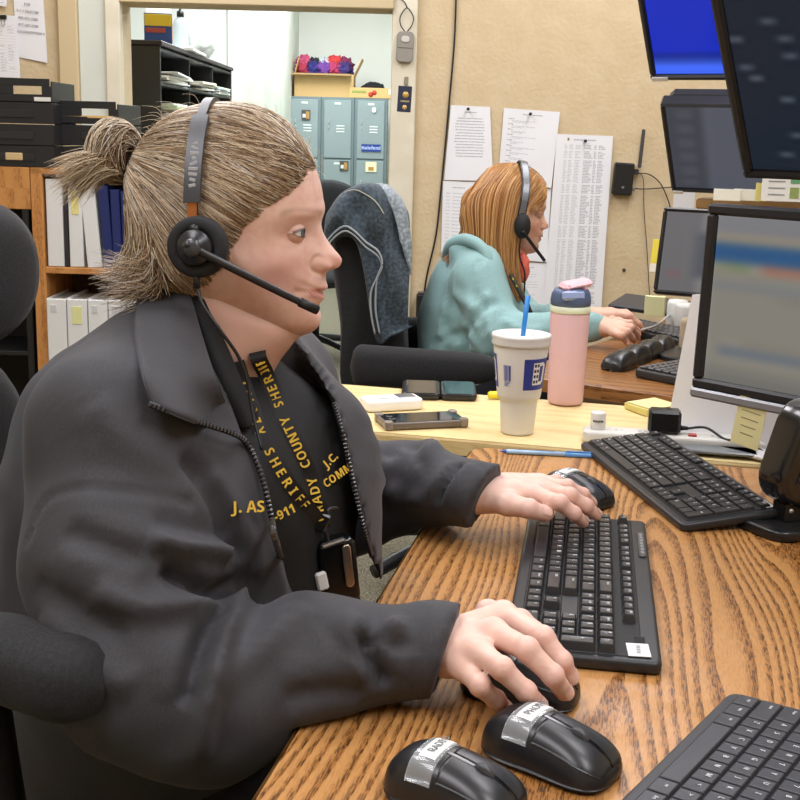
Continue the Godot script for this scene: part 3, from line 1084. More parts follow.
func words(im: Image, rng: RandomNumberGenerator, x: int, y: int, length: int, hgt: int, ink: Color) -> void:
	var q := x
	while q < x + length:
		var l := 4 + rng.randi() % 12
		l = mini(l, x + length - q)
		for k in range(0, l, 2):
			var up := rng.randi() % 3
			im.fill_rect(Rect2i(q + k, y + (1 if up == 0 else 0), 1, hgt - (1 if up == 1 else 0)), ink)
			im.fill_rect(Rect2i(q + k + 1, y + 1 + rng.randi() % maxi(hgt - 2, 1), 1, 1), ink)
		q += l + 3

# ---------- papers, remote, badge, cables on the back wall ----------
func build_wall_things() -> void:
	var nz := -WALL_Z - 0.006
	notice("white sheet with a centred paragraph, nearest the black cable", [Vector2(451, 105), Vector2(490, 107), Vector2(493, 181), Vector2(444, 180)], nz, 4)
	notice("white sheet with short indented entries above the far woman's head", [Vector2(504, 108), Vector2(560, 112), Vector2(551, 188), Vector2(498, 180)], nz, 5)
	notice("long white roster of printed columns hanging on the tan wall", [Vector2(557, 134), Vector2(613, 136), Vector2(601, 309), Vector2(543, 308)], nz - 0.004, 6)
	notice("white sheet behind the far woman's hair, under the paragraph sheet", [Vector2(443, 181), Vector2(475, 182), Vector2(472, 258), Vector2(441, 254)], nz, 7)
	notice("white sheet between the far woman's face and the roster", [Vector2(505, 186), Vector2(551, 189), Vector2(547, 262), Vector2(500, 259)], nz + 0.002, 7)
	notice("white sheet low behind the pink tumbler", [Vector2(505, 263), Vector2(547, 263), Vector2(543, 318), Vector2(500, 316)], nz + 0.002, 7)
	for q in [[[468, 109], "first"], [[530, 114], "second"], [[585, 141], "third"]]:
		var pin := thing("push_pin", "dark push pin at the top of the %s pinned sheet from the cable" % q[1], "pin", T(pz(q[0][0], q[0][1], nz - 0.008)), "push pins")
		part("head", lathe([Vector2(0, 0), Vector2(0.005, 0), Vector2(0.004, 0.004), Vector2(0.003, 0.012), Vector2(0.006, 0.016), Vector2(0, 0.017)], 10), mat("26282c", 0.4), pin, T(Vector3.ZERO, Basis(Vector3.RIGHT, PI / 2)))
	# black cable down the wall
	var cz := -WALL_Z - 0.008
	solo("wall_cable", "long black cable hanging down the tan wall beside the casing", "cable", tube([pz(457, -60, cz), pz(455, 30, cz), pz(449, 105, cz), pz(441, 190, cz), pz(436, 235, cz), pz(427, 275, cz), pz(424, 297, cz)], 0.0035, 8), mat("15161a", 0.5))
	var jb := thing("junction_box", "small dark box behind the far woman's back", "box", T(pz(424, 308, cz - 0.03)))
	part("body", box(Vector3(0.06, 0.11, 0.05), 0.006), mat("1d1e21", 0.4), jb)
	part("lid", box(Vector3(0.05, 0.006, 0.045), 0.002), mat("2a2b30", 0.4), jb, T(Vector3(0, 0.057, 0)))
	# remote on a loop
	var rz := -WALL_Z - 0.04
	var ro := pz(405, 47, rz)
	var r := thing("remote_opener", "grey remote opener hanging by a black loop on the casing", "remote", T(ro, Basis(Vector3.BACK, -0.03)))
	part("body", slab(0.062, 0.108, 0.018, 0.016, 0.004), mat("8f8b83", 0.45), r, T(Vector3(0, 0, -0.009), Basis(Vector3.RIGHT, PI / 2)))
	part("button", slab(0.03, 0.022, 0.004, 0.01, 0.0015), mat("c9c6bd", 0.4), r, T(Vector3(0, 0.027, 0.008), Basis(Vector3.RIGHT, PI / 2)))
	part("seam", box(Vector3(0.055, 0.002, 0.002), 0.0005), mat("5f5c56", 0.5), r, T(Vector3(0, -0.003, 0.0095)))
	part("loop", tube([Vector3(0, 0.05, 0), Vector3(-0.02, 0.075, 0), Vector3(-0.022, 0.105, 0), Vector3(0, 0.135, 0), Vector3(0.024, 0.105, 0), Vector3(0.02, 0.075, 0), Vector3(0.002, 0.05, 0)], 0.0022, 6), mat("1a1a1c", 0.6), r)
	part("cord", tube([Vector3(0, 0.135, 0), Vector3(-0.012, 0.155, 0.004), Vector3(-0.04, 0.172, 0)], 0.0022, 6), mat("1a1a1c", 0.6), r)
	# badge
	var bo := pz(404.5, 99, rz + 0.01)
	var b := thing("hanging_badge", "dark blue badge card with gold emblem clipped to the casing", "badge", T(bo, Basis(Vector3.BACK, -0.04)))
	part("card", box(Vector3(0.05, 0.092, 0.003), 0.001), mat("2a3148", 0.3), b)
	part("sleeve_edge", box(Vector3(0.056, 0.105, 0.0015), 0.001), mat("cfccc2", 0.3), b, T(Vector3(0, 0.002, -0.002)))
	part("emblem", lathe([Vector2(0, 0), Vector2(0.012, 0), Vector2(0.010, 0.0012), Vector2(0, 0.0015)], 20), mat("c2a05a", 0.35, 0.4), b, T(Vector3(0.003, 0.015, 0.0015), Basis(Vector3.RIGHT, PI / 2)))
	part("emblem", lathe([Vector2(0, 0), Vector2(0.009, 0), Vector2(0.007, 0.0012), Vector2(0, 0.0015)], 20), mat("c8a868", 0.35, 0.4), b, T(Vector3(0.002, -0.03, 0.0015), Basis(Vector3.RIGHT, PI / 2)))
	part("lettering", text_mesh("SHERIFF", 0.006, true), mat("d8c48c", 0.5), b, T(Vector3(0.002, -0.008, 0.0018)))
	part("clip", box(Vector3(0.014, 0.03, 0.006), 0.002), mat("a9a49a", 0.3, 0.7), b, T(Vector3(0.002, 0.064, 0.002)))
	# small wall box with antenna and wires
	var wz := -WALL_Z - 0.02
	var wo := pz(623, 179, wz)
	var wb := thing("wireless_box", "small black box with an antenna on the tan wall", "router", T(wo, Basis(Vector3.BACK, -0.05)))
	part("case", box(Vector3(0.072, 0.118, 0.036), 0.005), mat("17181b", 0.4), wb)
	part("port", box(Vector3(0.018, 0.02, 0.02), 0.002), mat("2a2b2e", 0.4), wb, T(Vector3(0.044, 0.03, 0)))
	part("port", box(Vector3(0.012, 0.012, 0.012), 0.002), mat("8b8d90", 0.3, 0.8), wb, T(Vector3(0.042, -0.035, 0)))
	part("antenna", box(Vector3(0.013, 0.14, 0.008), 0.003), mat("45474a", 0.35), wb, T(Vector3(0.055, 0.115, 0.004)))
	part("marking", box(Vector3(0.01, 0.008, 0.001), 0.0003), mat("6e7074", 0.5), wb, T(Vector3(0.0, -0.03, 0.0182)))
	var thin := mat("3a352e", 0.6)
	solo("thin_wire", "thin dark wire dropping from the wall box to the desk", "wire", tube([pz(635, 172, wz), pz(643, 178, wz), pz(644, 210, wz), pz(647, 250, wz), pz(650, 300, wz), pz(653, 316, wz)], 0.0016, 6), thin)
	solo("antenna_wire", "dark wire arching from the antenna socket to the monitors", "wire", tube([pz(636, 174, wz), pz(648, 174, wz), pz(660, 183, wz), pz(668, 200, wz), pz(672, 215, wz)], 0.0024, 6), thin)
	solo("feed_wire", "dark wire running straight from the wall box behind the monitor", "wire", tube([pz(632, 188, wz), pz(645, 189, wz), pz(675, 187, wz), pz(700, 186, wz)], 0.0024, 6), thin)
	solo("wall_hole", "tiny dark screw hole in the tan wall", "screw", lathe([Vector2(0, 0), Vector2(0.007, 0), Vector2(0.005, 0.004), Vector2(0, 0.004)], 10), mat("4a3a26", 0.6), T(pz(624, 270, -WALL_Z - 0.002), Basis(Vector3.RIGHT, PI / 2)))

# ---------- monitors ----------
func screen_image(style: int) -> Image:
	var im := Image.create(96, 72, false, Image.FORMAT_RGB8)
	var rng := RandomNumberGenerator.new()
	rng.seed = 300 + style
	if style == 1:
		im.fill(Color("1738c8"))
		im.fill_rect(Rect2i(0, 0, 30, 60), Color("1a2cae"))
		im.fill_rect(Rect2i(60, 10, 36, 45), Color("0f3ee0"))
		im.fill_rect(Rect2i(0, 58, 96, 4), Color("1a2a70"))
		im.fill_rect(Rect2i(0, 62, 96, 10), Color("3f63e8"))
	elif style == 2:
		im.fill(Color("1c222c"))
		for i in 40:
			im.fill_rect(Rect2i(rng.randi() % 26, rng.randi() % 70, 3, 1), Color("4a505a"))
		im.fill_rect(Rect2i(30, 0, 66, 72), Color("1f2a40"))
		for y in 72:
			var x := 62 + int(y * 0.18)
			im.fill_rect(Rect2i(x, y, 96 - x, 1), Color("4a2430"))
			im.set_pixel(mini(x, 95), y, Color("8a2a34"))
		for i in 16:
			im.fill_rect(Rect2i(34 + rng.randi() % 55, rng.randi() % 70, 2, 2), Color("c4cad0"))
		im.fill_rect(Rect2i(64, 20, 30, 1), Color("b23a3a"))
		im.fill_rect(Rect2i(78, 34, 18, 1), Color("b23a3a"))
	elif style == 3:
		im.fill(Color("5f626e"))
		im.fill_rect(Rect2i(0, 0, 16, 72), Color("4c4f58"))
		for i in 22:
			im.fill_rect(Rect2i(5, 3 + i * 3, 8, 1), Color("5c5f66"))
		im.fill_rect(Rect2i(40, 30, 3, 2), Color("75797f"))
	elif style == 4:
		im.fill(Color("8d8a8c"))
		im.fill_rect(Rect2i(0, 0, 20, 72), Color("7c7a7c"))
		im.fill_rect(Rect2i(18, 18, 78, 40), Color("64666f"))
		im.fill_rect(Rect2i(4, 54, 8, 4), Color("8f6f74"))
	else:
		im.fill(Color("a29d92"))
		im.fill_rect(Rect2i(0, 0, 96, 7), Color("98979a"))
		im.fill_rect(Rect2i(0, 13, 96, 6), Color("4a6f9a"))
		im.fill_rect(Rect2i(50, 12, 46, 7), Color("3f6698"))
		im.fill_rect(Rect2i(2, 21, 10, 4), Color("8f9a82"))
		im.fill_rect(Rect2i(16, 20, 18, 5), Color("b0887c"))
		im.fill_rect(Rect2i(14, 27, 12, 2), Color("6a7c9a"))
		im.fill_rect(Rect2i(0, 29, 96, 1), Color("8c9298"))
		im.fill_rect(Rect2i(4, 58, 34, 2), Color("6b7b93"))
		im.fill_rect(Rect2i(0, 66, 96, 6), Color("8b8983"))
		for i in 12:
			im.fill_rect(Rect2i(6 + rng.randi() % 60, 34 + i * 2, 10 + rng.randi() % 20, 1), Color("989488"))
	if style == 2:
		im.resize(64, 48, Image.INTERPOLATE_BILINEAR)
	else:
		im.resize(24, 18, Image.INTERPOLATE_BILINEAR)
	im.resize(192, 144, Image.INTERPOLATE_CUBIC)
	return im

# monitor whose screen-side left edge is seen from tl to bl; az = how far its right side swings toward the camera
func monitor(called: String, label: String, tl: Vector2, bl: Vector2, depth: float, az: float, width: float, bezel: float, style: int, glow: float, frame_mat: Material) -> Node3D:
	var a := deg_to_rad(az)
	var r := Vector3(cos(a), 0, sin(a))
	var b := pz(bl.x, bl.y, depth)
	var d := ray(tl.x, tl.y)
	var p := CAM + d * ((b - CAM).dot(r) / d.dot(r))
	var up := (p - b)
	var h := up.length()
	up = up.normalized()
	var n := r.cross(up)
	var t := thing(called, label, "monitor", T(b, Basis(r, up, n)))
	var m := MB.new()
	m.add(box_mb(Vector3(width, bezel, 0.03), 0.004), T(Vector3(width / 2, bezel / 2, -0.01)))
	m.add(box_mb(Vector3(width, bezel, 0.03), 0.004), T(Vector3(width / 2, h - bezel / 2, -0.01)))
	m.add(box_mb(Vector3(bezel, h - 2 * bezel + 0.004, 0.03), 0.004), T(Vector3(bezel / 2, h / 2, -0.01)))
	m.add(box_mb(Vector3(bezel, h - 2 * bezel + 0.004, 0.03), 0.004), T(Vector3(width - bezel / 2, h / 2, -0.01)))
	part("bezel", m.commit(true), frame_mat, t)
	part("back_shell", box(Vector3(width * 0.96, h * 0.96, 0.035), 0.01), mat("1c1d20", 0.5), t, T(Vector3(width / 2, h / 2, -0.038)))
	part("screen", quad_uv(width - 2 * bezel + 0.004, h - 2 * bezel + 0.004), img_mat(screen_image(style), 0.25, glow), t, T(Vector3(width / 2, h / 2, -0.004)))
	t.set_meta("size", Vector2(width, h))
	return t

func build_screens() -> void:
	var black := mat("1d1e22", 0.4)
	# big near monitor
	var big := monitor("monitor", "large near monitor with a pale grey screen and blue bar", Vector2(709, 203), Vector2(692, 387), 1.72, 47.0, 0.50, 0.016, 5, 0.62, black)
	var sz: Vector2 = big.get_meta("size")
	part("lower_trim", box(Vector3(sz.x, 0.014, 0.034), 0.003), mat("8f9094", 0.35, 0.4), big, T(Vector3(sz.x / 2, -0.006, -0.01)), "silver strip along the bottom")
	part("badge_print", text_mesh("HP", 0.008, true), mat("a8aab0", 0.4, 0.5), big, T(Vector3(sz.x * 0.35, -0.0065, 0.0075)))
	part("neck", box(Vector3(0.07, 0.3, 0.03), 0.006), black, big, T(Vector3(sz.x / 2, 0.0, -0.075)))
	var foot := big.position + big.basis.x * sz.x * 0.5 + big.basis.z * -0.09
	solo("foot_plate", "dark oval monitor foot under the large near monitor", "stand", slab(0.26, 0.2, 0.012, 0.09, 0.004), black, T(Vector3(foot.x, DESK + 0.001, foot.z), yaw(-47)))
	var l := AreaLight3D.new()
	l.name = "screen_light"
	l.area_size = Vector2(sz.x * 0.9, sz.y * 0.9)
	l.light_energy = 0.02
	l.light_color = Color("e8e6e0")
	l.shadow_enabled = true
	l.transform = T(Vector3(sz.x / 2, sz.y / 2, 0.01), Basis(Vector3.UP, PI))
	big.add_child(l)
	# white board standing behind it
	var wb := thing("document_stand", "white plastic document stand beside the large near monitor", "stand")
	var q0 := py(640, 430, DESK)
	var dirx := Vector3(cos(deg_to_rad(47)), 0, sin(deg_to_rad(47)))
	var o := py(668, 430, DESK + 0.0)
	wb.transform = T(o, frame(dirx))
	part("panel", plate(PackedVector2Array([Vector2(0, 0), Vector2(0.42, 0), Vector2(0.42, 0.25), Vector2(0.06, 0.25), Vector2(0.032, 0.245)]), 0.012), mat("e2e2e4", 0.4), wb)
	part("foot", box(Vector3(0.36, 0.008, 0.05), 0.003), mat("d6d6d8", 0.4), wb, T(Vector3(0.2, 0.004, 0.03)))
	var sn := thing("sticky_note", "pale yellow note with handwriting hanging below the large monitor", "note", T(big.position + big.basis.x * 0.10 + Vector3(0, -0.034, 0) + big.basis.z * 0.004, big.basis * Basis(Vector3.BACK, -0.12)))
	part("sheet", quad_uv(0.045, 0.07), mat("d8d09a", 0.8), sn, T(Vector3(0, 0, 0)))
	for k in 4:
		part("line", box(Vector3(0.03 - k * 0.003, 0.0012, 0.0008), 0.0002), mat("8a8660", 0.8), sn, T(Vector3(0, 0.016 - k * 0.011, 0.0006)))
	# upper blue one, dark map, grey, far one
	var bl := monitor("monitor", "monitor with a bright blue screen at the top of the photo", Vector2(633, -30), Vector2(651, 80), 2.5, 32.0, 0.52, 0.012, 1, 1.15, black)
	part("corner_tape", box(Vector3(0.034, 0.009, 0.004), 0.001), mat("d6d4cc", 0.6), bl, T(Vector3(0.022, 0.006, 0.007)), "white tape on the corner")
	var mp := monitor("monitor", "large dark map screen in the upper right corner", Vector2(690, -110), Vector2(744, 177), 1.75, 30.0, 0.6, 0.014, 2, 1.2, black)
	var gr := monitor("monitor", "monitor with a dull grey screen below the blue one", Vector2(660, 103), Vector2(672, 191), 2.45, 25.0, 0.42, 0.008, 3, 0.75, black)
	part("corner_tape", box(Vector3(0.02, 0.007, 0.004), 0.001), mat("cfcdc6", 0.6), gr, T(Vector3(0.014, 0.004, 0.007)), "white tape on the corner")
	var fr := monitor("monitor", "small far monitor behind the large near one", Vector2(664, 207), Vector2(653, 293), 2.75, 25.0, 0.42, 0.009, 4, 0.7, black)
	part("neck", box(Vector3(0.05, 0.16, 0.025), 0.005), black, fr, T(Vector3(0.13, -0.02, -0.05), Basis(Vector3.BACK, -0.2)))
	part("side_tag", box(Vector3(0.014, 0.056, 0.002), 0.0005), mat("e3d23c", 0.6), fr, T(Vector3(-0.006, 0.095, 0.008)), "yellow tag on the edge")
	part("side_tag", box(Vector3(0.014, 0.02, 0.002), 0.0005), mat("e4e0d0", 0.6), fr, T(Vector3(-0.006, 0.057, 0.008)), "white tag on the edge")
	var f2 := fr.position + fr.basis.x * 0.14
	solo("foot_plate", "black monitor foot on the far brown desk", "stand", slab(0.22, 0.17, 0.012, 0.05, 0.004), black, T(Vector3(f2.x, 0.751, f2.z - 0.06)))
	# rail that carries the upper screens
	var rail := thing("monitor_rail", "black steel rail and posts carrying the upper monitors", "rack")
	var ra := bl.position + bl.basis.x * 0.28 + bl.basis.z * -0.12
	var rb := mp.position + mp.basis.x * 0.35 + mp.basis.z * -0.14
	for s in [ra, rb]:
		part("post", box(Vector3(0.04, CEIL - 0.002 - 1.15, 0.04), 0.004), black, rail, T(Vector3(s.x, (CEIL + 1.15) / 2, s.z)))
	part("crossbar", box(Vector3((rb - ra).length() + 0.1, 0.05, 0.03), 0.004), black, rail, T(Vector3((ra.x + rb.x) / 2, 1.75, (ra.z + rb.z) / 2), frame(Vector3(rb.x - ra.x, 0, rb.z - ra.z))))
	part("arm", box(Vector3(0.03, 0.5, 0.03), 0.004), black, rail, T(Vector3(ra.x + 0.02, 1.3, ra.z), Basis(Vector3.BACK, 0.05)))
	# shelf of notes under the grey monitor
	var sh := thing("note_shelf", "narrow shelf edge with white slips above the large near monitor", "shelf")
	var c0 := pz(712, 199, 2.35)
	part("board", box(Vector3(0.36, 0.02, 0.12), 0.003), mat("8a6a3c", 0.6), sh, T(c0 + Vector3(0.17, -0.012, -0.04), yaw(-20)))
	for k in 2:
		part("slip", box(Vector3(0.05, 0.022, 0.003), 0.001), mat("e6e6d8", 0.7), sh, T(pz(727 + k * 20, 195, 2.30), yaw(-20)))
	part("slip", box(Vector3(0.02, 0.034, 0.003), 0.001), mat("e3dc8a", 0.7), sh, T(pz(761, 192, 2.29), yaw(-20)), "yellow slip")
	var ps := thing("reference_sheet", "white sheet with small green pictures above the large near monitor", "paper", T(pz(786, 185, 2.25), yaw(-20)))
	part("sheet", quad_uv(0.085, 0.06), mat("dfe0dc", 0.7), ps)
	for k in 2:
		part("picture", box(Vector3(0.016, 0.02, 0.001), 0.0003), mat(["5f9a6a", "8a9a5a"][k], 0.7), ps, T(Vector3(0.016, 0.013 - k * 0.027, 0.001)))
	for k in 4:
		part("line", box(Vector3(0.03, 0.002, 0.001), 0.0003), mat("8a8c90", 0.7), ps, T(Vector3(-0.016, 0.018 - k * 0.012, 0.001)))
	solo("small_white_card", "small white card leaning beside the far monitor's top", "card", box(Vector3(0.05, 0.05, 0.002), 0.0005), mat("dedede", 0.7), T(pz(684, 200, 2.9), yaw(-20)))

# ---------- keyboards ----------
const ROWS := [
	[["Ctrl", 1.25], ["Win", 1.25], ["Alt", 1.25], ["", 6.25], ["Alt", 1.25], ["Fn", 1.25], ["Menu", 1.25], ["Ctrl", 1.25]],
	[["Shift", 2.25], ["Z", 1], ["X", 1], ["C", 1], ["V", 1], ["B", 1], ["N", 1], ["M", 1], ["<", 1], [">", 1], ["?", 1], ["Shift", 2.75]],
	[["Caps", 1.75], ["A", 1], ["S", 1], ["D", 1], ["F", 1], ["G", 1], ["H", 1], ["J", 1], ["K", 1], ["L", 1], [":", 1], ["'", 1], ["Enter", 2.25]],
	[["Tab", 1.5], ["Q", 1], ["W", 1], ["E", 1], ["R", 1], ["T", 1], ["Y", 1], ["U", 1], ["I", 1], ["O", 1], ["P", 1], ["[", 1], ["]", 1], ["\\", 1.5]],
	[["~", 1], ["1", 1], ["2", 1], ["3", 1], ["4", 1], ["5", 1], ["6", 1], ["7", 1], ["8", 1], ["9", 1], ["0", 1], ["-", 1], ["=", 1], ["Back", 2]],
	[["Esc", 1], ["gap", 1], ["F1", 1], ["F2", 1], ["F3", 1], ["F4", 1], ["gap", 0.5], ["F5", 1], ["F6", 1], ["F7", 1], ["F8", 1], ["gap", 0.5], ["F9", 1], ["F10", 1], ["F11", 1], ["F12", 1]]]
const NAV := [[["gap", 0], ["gap", 0], ["gap", 0]], []]

func key_list() -> Array:   # [legend, x in units, row, width, rows high]
	var out := []
	for r in 6:
		var x := 0.0
		for k in ROWS[r]:
			if k[0] != "gap":
				out.append([k[0], x + k[1] * 0.5, float(r), k[1], 1.0])
			x += k[1]
	for k in [["<", 15.75, 0], ["v", 16.75, 0], [">", 17.75, 0], ["^", 16.75, 1], ["Del", 15.75, 3], ["End", 16.75, 3], ["PgD", 17.75, 3], ["Ins", 15.75, 4], ["Hm", 16.75, 4], ["PgU", 17.75, 4], ["Prt", 15.75, 5], ["Scr", 16.75, 5], ["Brk", 17.75, 5]]:
		out.append([k[0], k[1], float(k[2]), 1.0, 1.0])
	for k in [["0", 19.5, 0, 2, 1], [".", 21.0, 0, 1, 1], ["1", 19, 1, 1, 1], ["2", 20, 1, 1, 1], ["3", 21, 1, 1, 1], ["4", 19, 2, 1, 1], ["5", 20, 2, 1, 1], ["6", 21, 2, 1, 1], ["7", 19, 3, 1, 1], ["8", 20, 3, 1, 1], ["9", 21, 3, 1, 1], ["Num", 19, 4, 1, 1], ["/", 20, 4, 1, 1], ["*", 21, 4, 1, 1], ["-", 22, 4, 1, 1], ["+", 22, 2.5, 1, 2], ["Ent", 22, 0.5, 1, 2], ["M1", 19, 5, 1, 1], ["M2", 20, 5, 1, 1], ["M3", 21, 5, 1, 1], ["M4", 22, 5, 1, 1]]:
		out.append([k[0], float(k[1]), float(k[2]), float(k[3]), float(k[4])])
	return out

func key_mesh(w: float, d: float, h: float, taper: float, dish: float) -> ArrayMesh:
	var id := "key %.4f %.4f %.4f %.4f %.4f" % [w, d, h, taper, dish]
	if box_cache.has(id):
		return box_cache[id]
	var m := MB.new()
	var b := Vector3(w / 2, 0, d / 2)
	var t := Vector3(w / 2 - taper, h, d / 2 - taper)
	var e := 0.0007
	var bs := []
	var ms := []
	var ts := []
	for s in [[-1, -1], [1, -1], [1, 1], [-1, 1]]:
		bs.append(Vector3(s[0] * b.x, 0, s[1] * b.z))
		ms.append(Vector3(s[0] * t.x, h - e, s[1] * t.z))
		ts.append(Vector3(s[0] * (t.x - e), h, s[1] * (t.z - e)))
	for i in 4:
		var j := (i + 1) % 4
		var hint: Vector3 = bs[i] + bs[j]
		m.out_poly([bs[i], bs[j], ms[j], ms[i]], hint)
		m.out_poly([ms[i], ms[j], ts[j], ts[i]], hint + Vector3(0, hint.length(), 0))
	var c := Vector3(0, h - dish, 0)
	for i in 4:
		m.out_poly([ts[i], ts[(i + 1) % 4], c], Vector3.UP)
	box_cache[id] = m.commit(true)
	return box_cache[id]

# style: 0 tall office keys, 1 low slim keys, 2 flat wide keys
func keyboard(label: String, at: Vector3, right: Vector3, tilt: float, len_: float, dep: float, style: int) -> Node3D:
	var bas := frame(right)
	bas = bas * Basis(Vector3.RIGHT, tilt)
	var t := thing("keyboard", label, "keyboard", T(at, bas), "black keyboards on the oak desk")
	var shell := mat(["232427", "232428", "35363a"][style], [0.4, 0.38, 0.5][style])
	var kd := mat(["2b2c2f", "1f2023", "3a3b40"][style], [0.3, 0.42, 0.45][style])
	var ink := mat("d6d8da", 0.6)
	var body_h := [0.013, 0.012, 0.010][style] as float
	# case with rounded corners
	part("case", slab(len_, dep, body_h, [0.008, 0.012, 0.012][style], 0.004), shell, t)
	var u: float = (len_ - [0.022, 0.024, 0.02][style]) / 22.5
	var ru: float = (dep - [0.034, 0.022, 0.022][style]) / 6.25
	var front: float = dep / 2 - [0.014, 0.013, 0.012][style]
	var x0: float = -22.5 * u / 2
	part("key_well", box(Vector3(22.5 * u + 0.004, 0.002, ru * 6.25 + 0.003), 0.0008), mat("0e0f11", 0.6), t, T(Vector3(0, body_h + 0.0002, front - ru * 6.25 / 2)))
	var kh := [0.0085, 0.0042, 0.0036][style] as float
	var gap := [0.0014, 0.0016, 0.0018][style] as float
	var taper := [0.0022, 0.0008, 0.0007][style] as float
	for k in key_list():
		if style == 0 and String(k[0]).begins_with("M") and k[0].length() == 2:
			continue
		var w: float = k[3] * u - gap
		var d: float = k[4] * ru - gap
		var row: float = k[2]
		var zc: float = front - (row + 0.5) * ru - (0.25 * ru if row > 4.5 else 0.0)
		if row > 4.5:
			d *= 0.8
		var key := part("key", key_mesh(w, d, kh, taper, 0.0004), kd, t, T(Vector3(x0 + k[1] * u, body_h + 0.001, zc)))
		var s: String = k[0]
		if s != "":
			var hgt := 0.0048 if s.length() == 1 else (0.0036 if s.length() == 2 else 0.0026)
			if style == 2:
				hgt *= 0.9
			var tm := text_mesh(s, hgt, false, 0.0003)
			part("legend", tm, ink, key, T(Vector3(-w * 0.5 + taper + 0.0042 + (0.0016 * (s.length() - 1) if style == 0 else 0.002 + 0.0012 * (s.length() - 1)), kh + 0.0002, -d * 0.12 if style != 0 else -d * 0.14), Basis(Vector3.RIGHT, -PI / 2)))
	# filler plates between key blocks
	part("filler", box(Vector3(u * 3.3, 0.003, ru * 0.95), 0.0008), shell, t, T(Vector3(x0 + 16.75 * u, body_h + 0.001, front - ru * 2.5)))
	if style == 0:
		part("media_strip", slab(0.09, 0.009, 0.003, 0.0044, 0.001), mat("4a4c50", 0.3, 0.3), t, T(Vector3(-len_ * 0.27, body_h - 0.0005, -dep / 2 + 0.008)), "grey strip of media buttons")
		for k in 7:
			part("media_button", box(Vector3(0.008, 0.002, 0.005), 0.0008), mat("8e9094", 0.3, 0.4), t, T(Vector3(-len_ * 0.27 - 0.033 + k * 0.011, body_h + 0.0025, -dep / 2 + 0.008)))
		part("name_label", box(Vector3(0.030, 0.0012, 0.022), 0.0004), mat("dadcdc", 0.5), t, T(Vector3(len_ / 2 - 0.024, body_h + 0.0014, -dep / 2 + 0.022), yaw(4)), "white printed label")
		for q in 5:
			part("label_print", box(Vector3(0.002, 0.0004, 0.004), 0.0001), mat("8a8c90", 0.6), t, T(Vector3(len_ / 2 - 0.032 + q * 0.004, body_h + 0.0022, -dep / 2 + 0.022)))
		part("battery_mark", box(Vector3(0.016, 0.001, 0.010), 0.0004), mat("0c0c0e", 0.2), t, T(Vector3(len_ / 2 - 0.048, body_h + 0.0014, -dep / 2 + 0.020)))
	if style == 1:
		part("name_label", box(Vector3(0.03, 0.0012, 0.012), 0.0004), mat("c9cccd", 0.4), t, T(Vector3(len_ / 2 - 0.026, body_h + 0.001, -dep / 2 + 0.012)), "white printed label")
		for s in [-1.0, 1.0]:
			part("foot", box(Vector3(0.03, 0.014, 0.006), 0.002), shell, t, T(Vector3(s * len_ * 0.4, -0.006, -dep / 2 + 0.02)))
	return t

# ---------- mice ----------
func mouse_pt(u: float, v: float, off: float, L: float, W: float, H: float) -> Vector3:
	var au := absf(u)
	var wide := W * 0.5 * pow(maxf(1.0 - pow(au, 5.0 if u > 0.0 else 3.0), 0.0), 0.38) * (1.0 - 0.05 * cos(u * 3.0))
	var high := H * pow(maxf(1.0 - pow(au, 4.5 if u > 0.0 else 2.4), 0.0), 0.42) * (0.93 - 0.26 * u - 0.10 * u * u)
	var s := signf(v) * pow(absf(v), 0.9)
	var y := high * pow(maxf(1.0 - pow(absf(s), 4.4), 0.0), 0.5) * (1.0 - 0.12 * s * s)
	var p := Vector3(u * L * 0.5, y, s * wide)
	if off != 0.0:
		p += Vector3(u * 0.4, 1.0, v * 0.7).normalized() * off
	return p

func mouse_patch(u0: float, u1: float, v0: float, v1: float, off: float, L: float, W: float, H: float, nu := 24, nv := 24) -> MB:
	var m := MB.new()
	for k in 2:
		for i in nu + 1:
			for j in nv + 1:
				var u := lerpf(u0, u1, float(i) / nu)
				var v := lerpf(v0, v1, float(j) / nv)
				m.p(mouse_pt(u, v, off if k == 0 else -0.0005, L, W, H), Vector2(float(j) / nv, float(i) / nu))
	var c := (nu + 1) * (nv + 1)
	m.grid(nu + 1, nv + 1, 0, false)
	for i in nu:
		m.quad(i * (nv + 1), (i + 1) * (nv + 1), c + (i + 1) * (nv + 1), c + i * (nv + 1))
		m.quad(i * (nv + 1) + nv, (i + 1) * (nv + 1) + nv, c + (i + 1) * (nv + 1) + nv, c + i * (nv + 1) + nv)
	for j in nv:
		m.quad(j, j + 1, c + j + 1, c + j)
		m.quad(nu * (nv + 1) + j, nu * (nv + 1) + j + 1, c + nu * (nv + 1) + j + 1, c + nu * (nv + 1) + j)
	return m

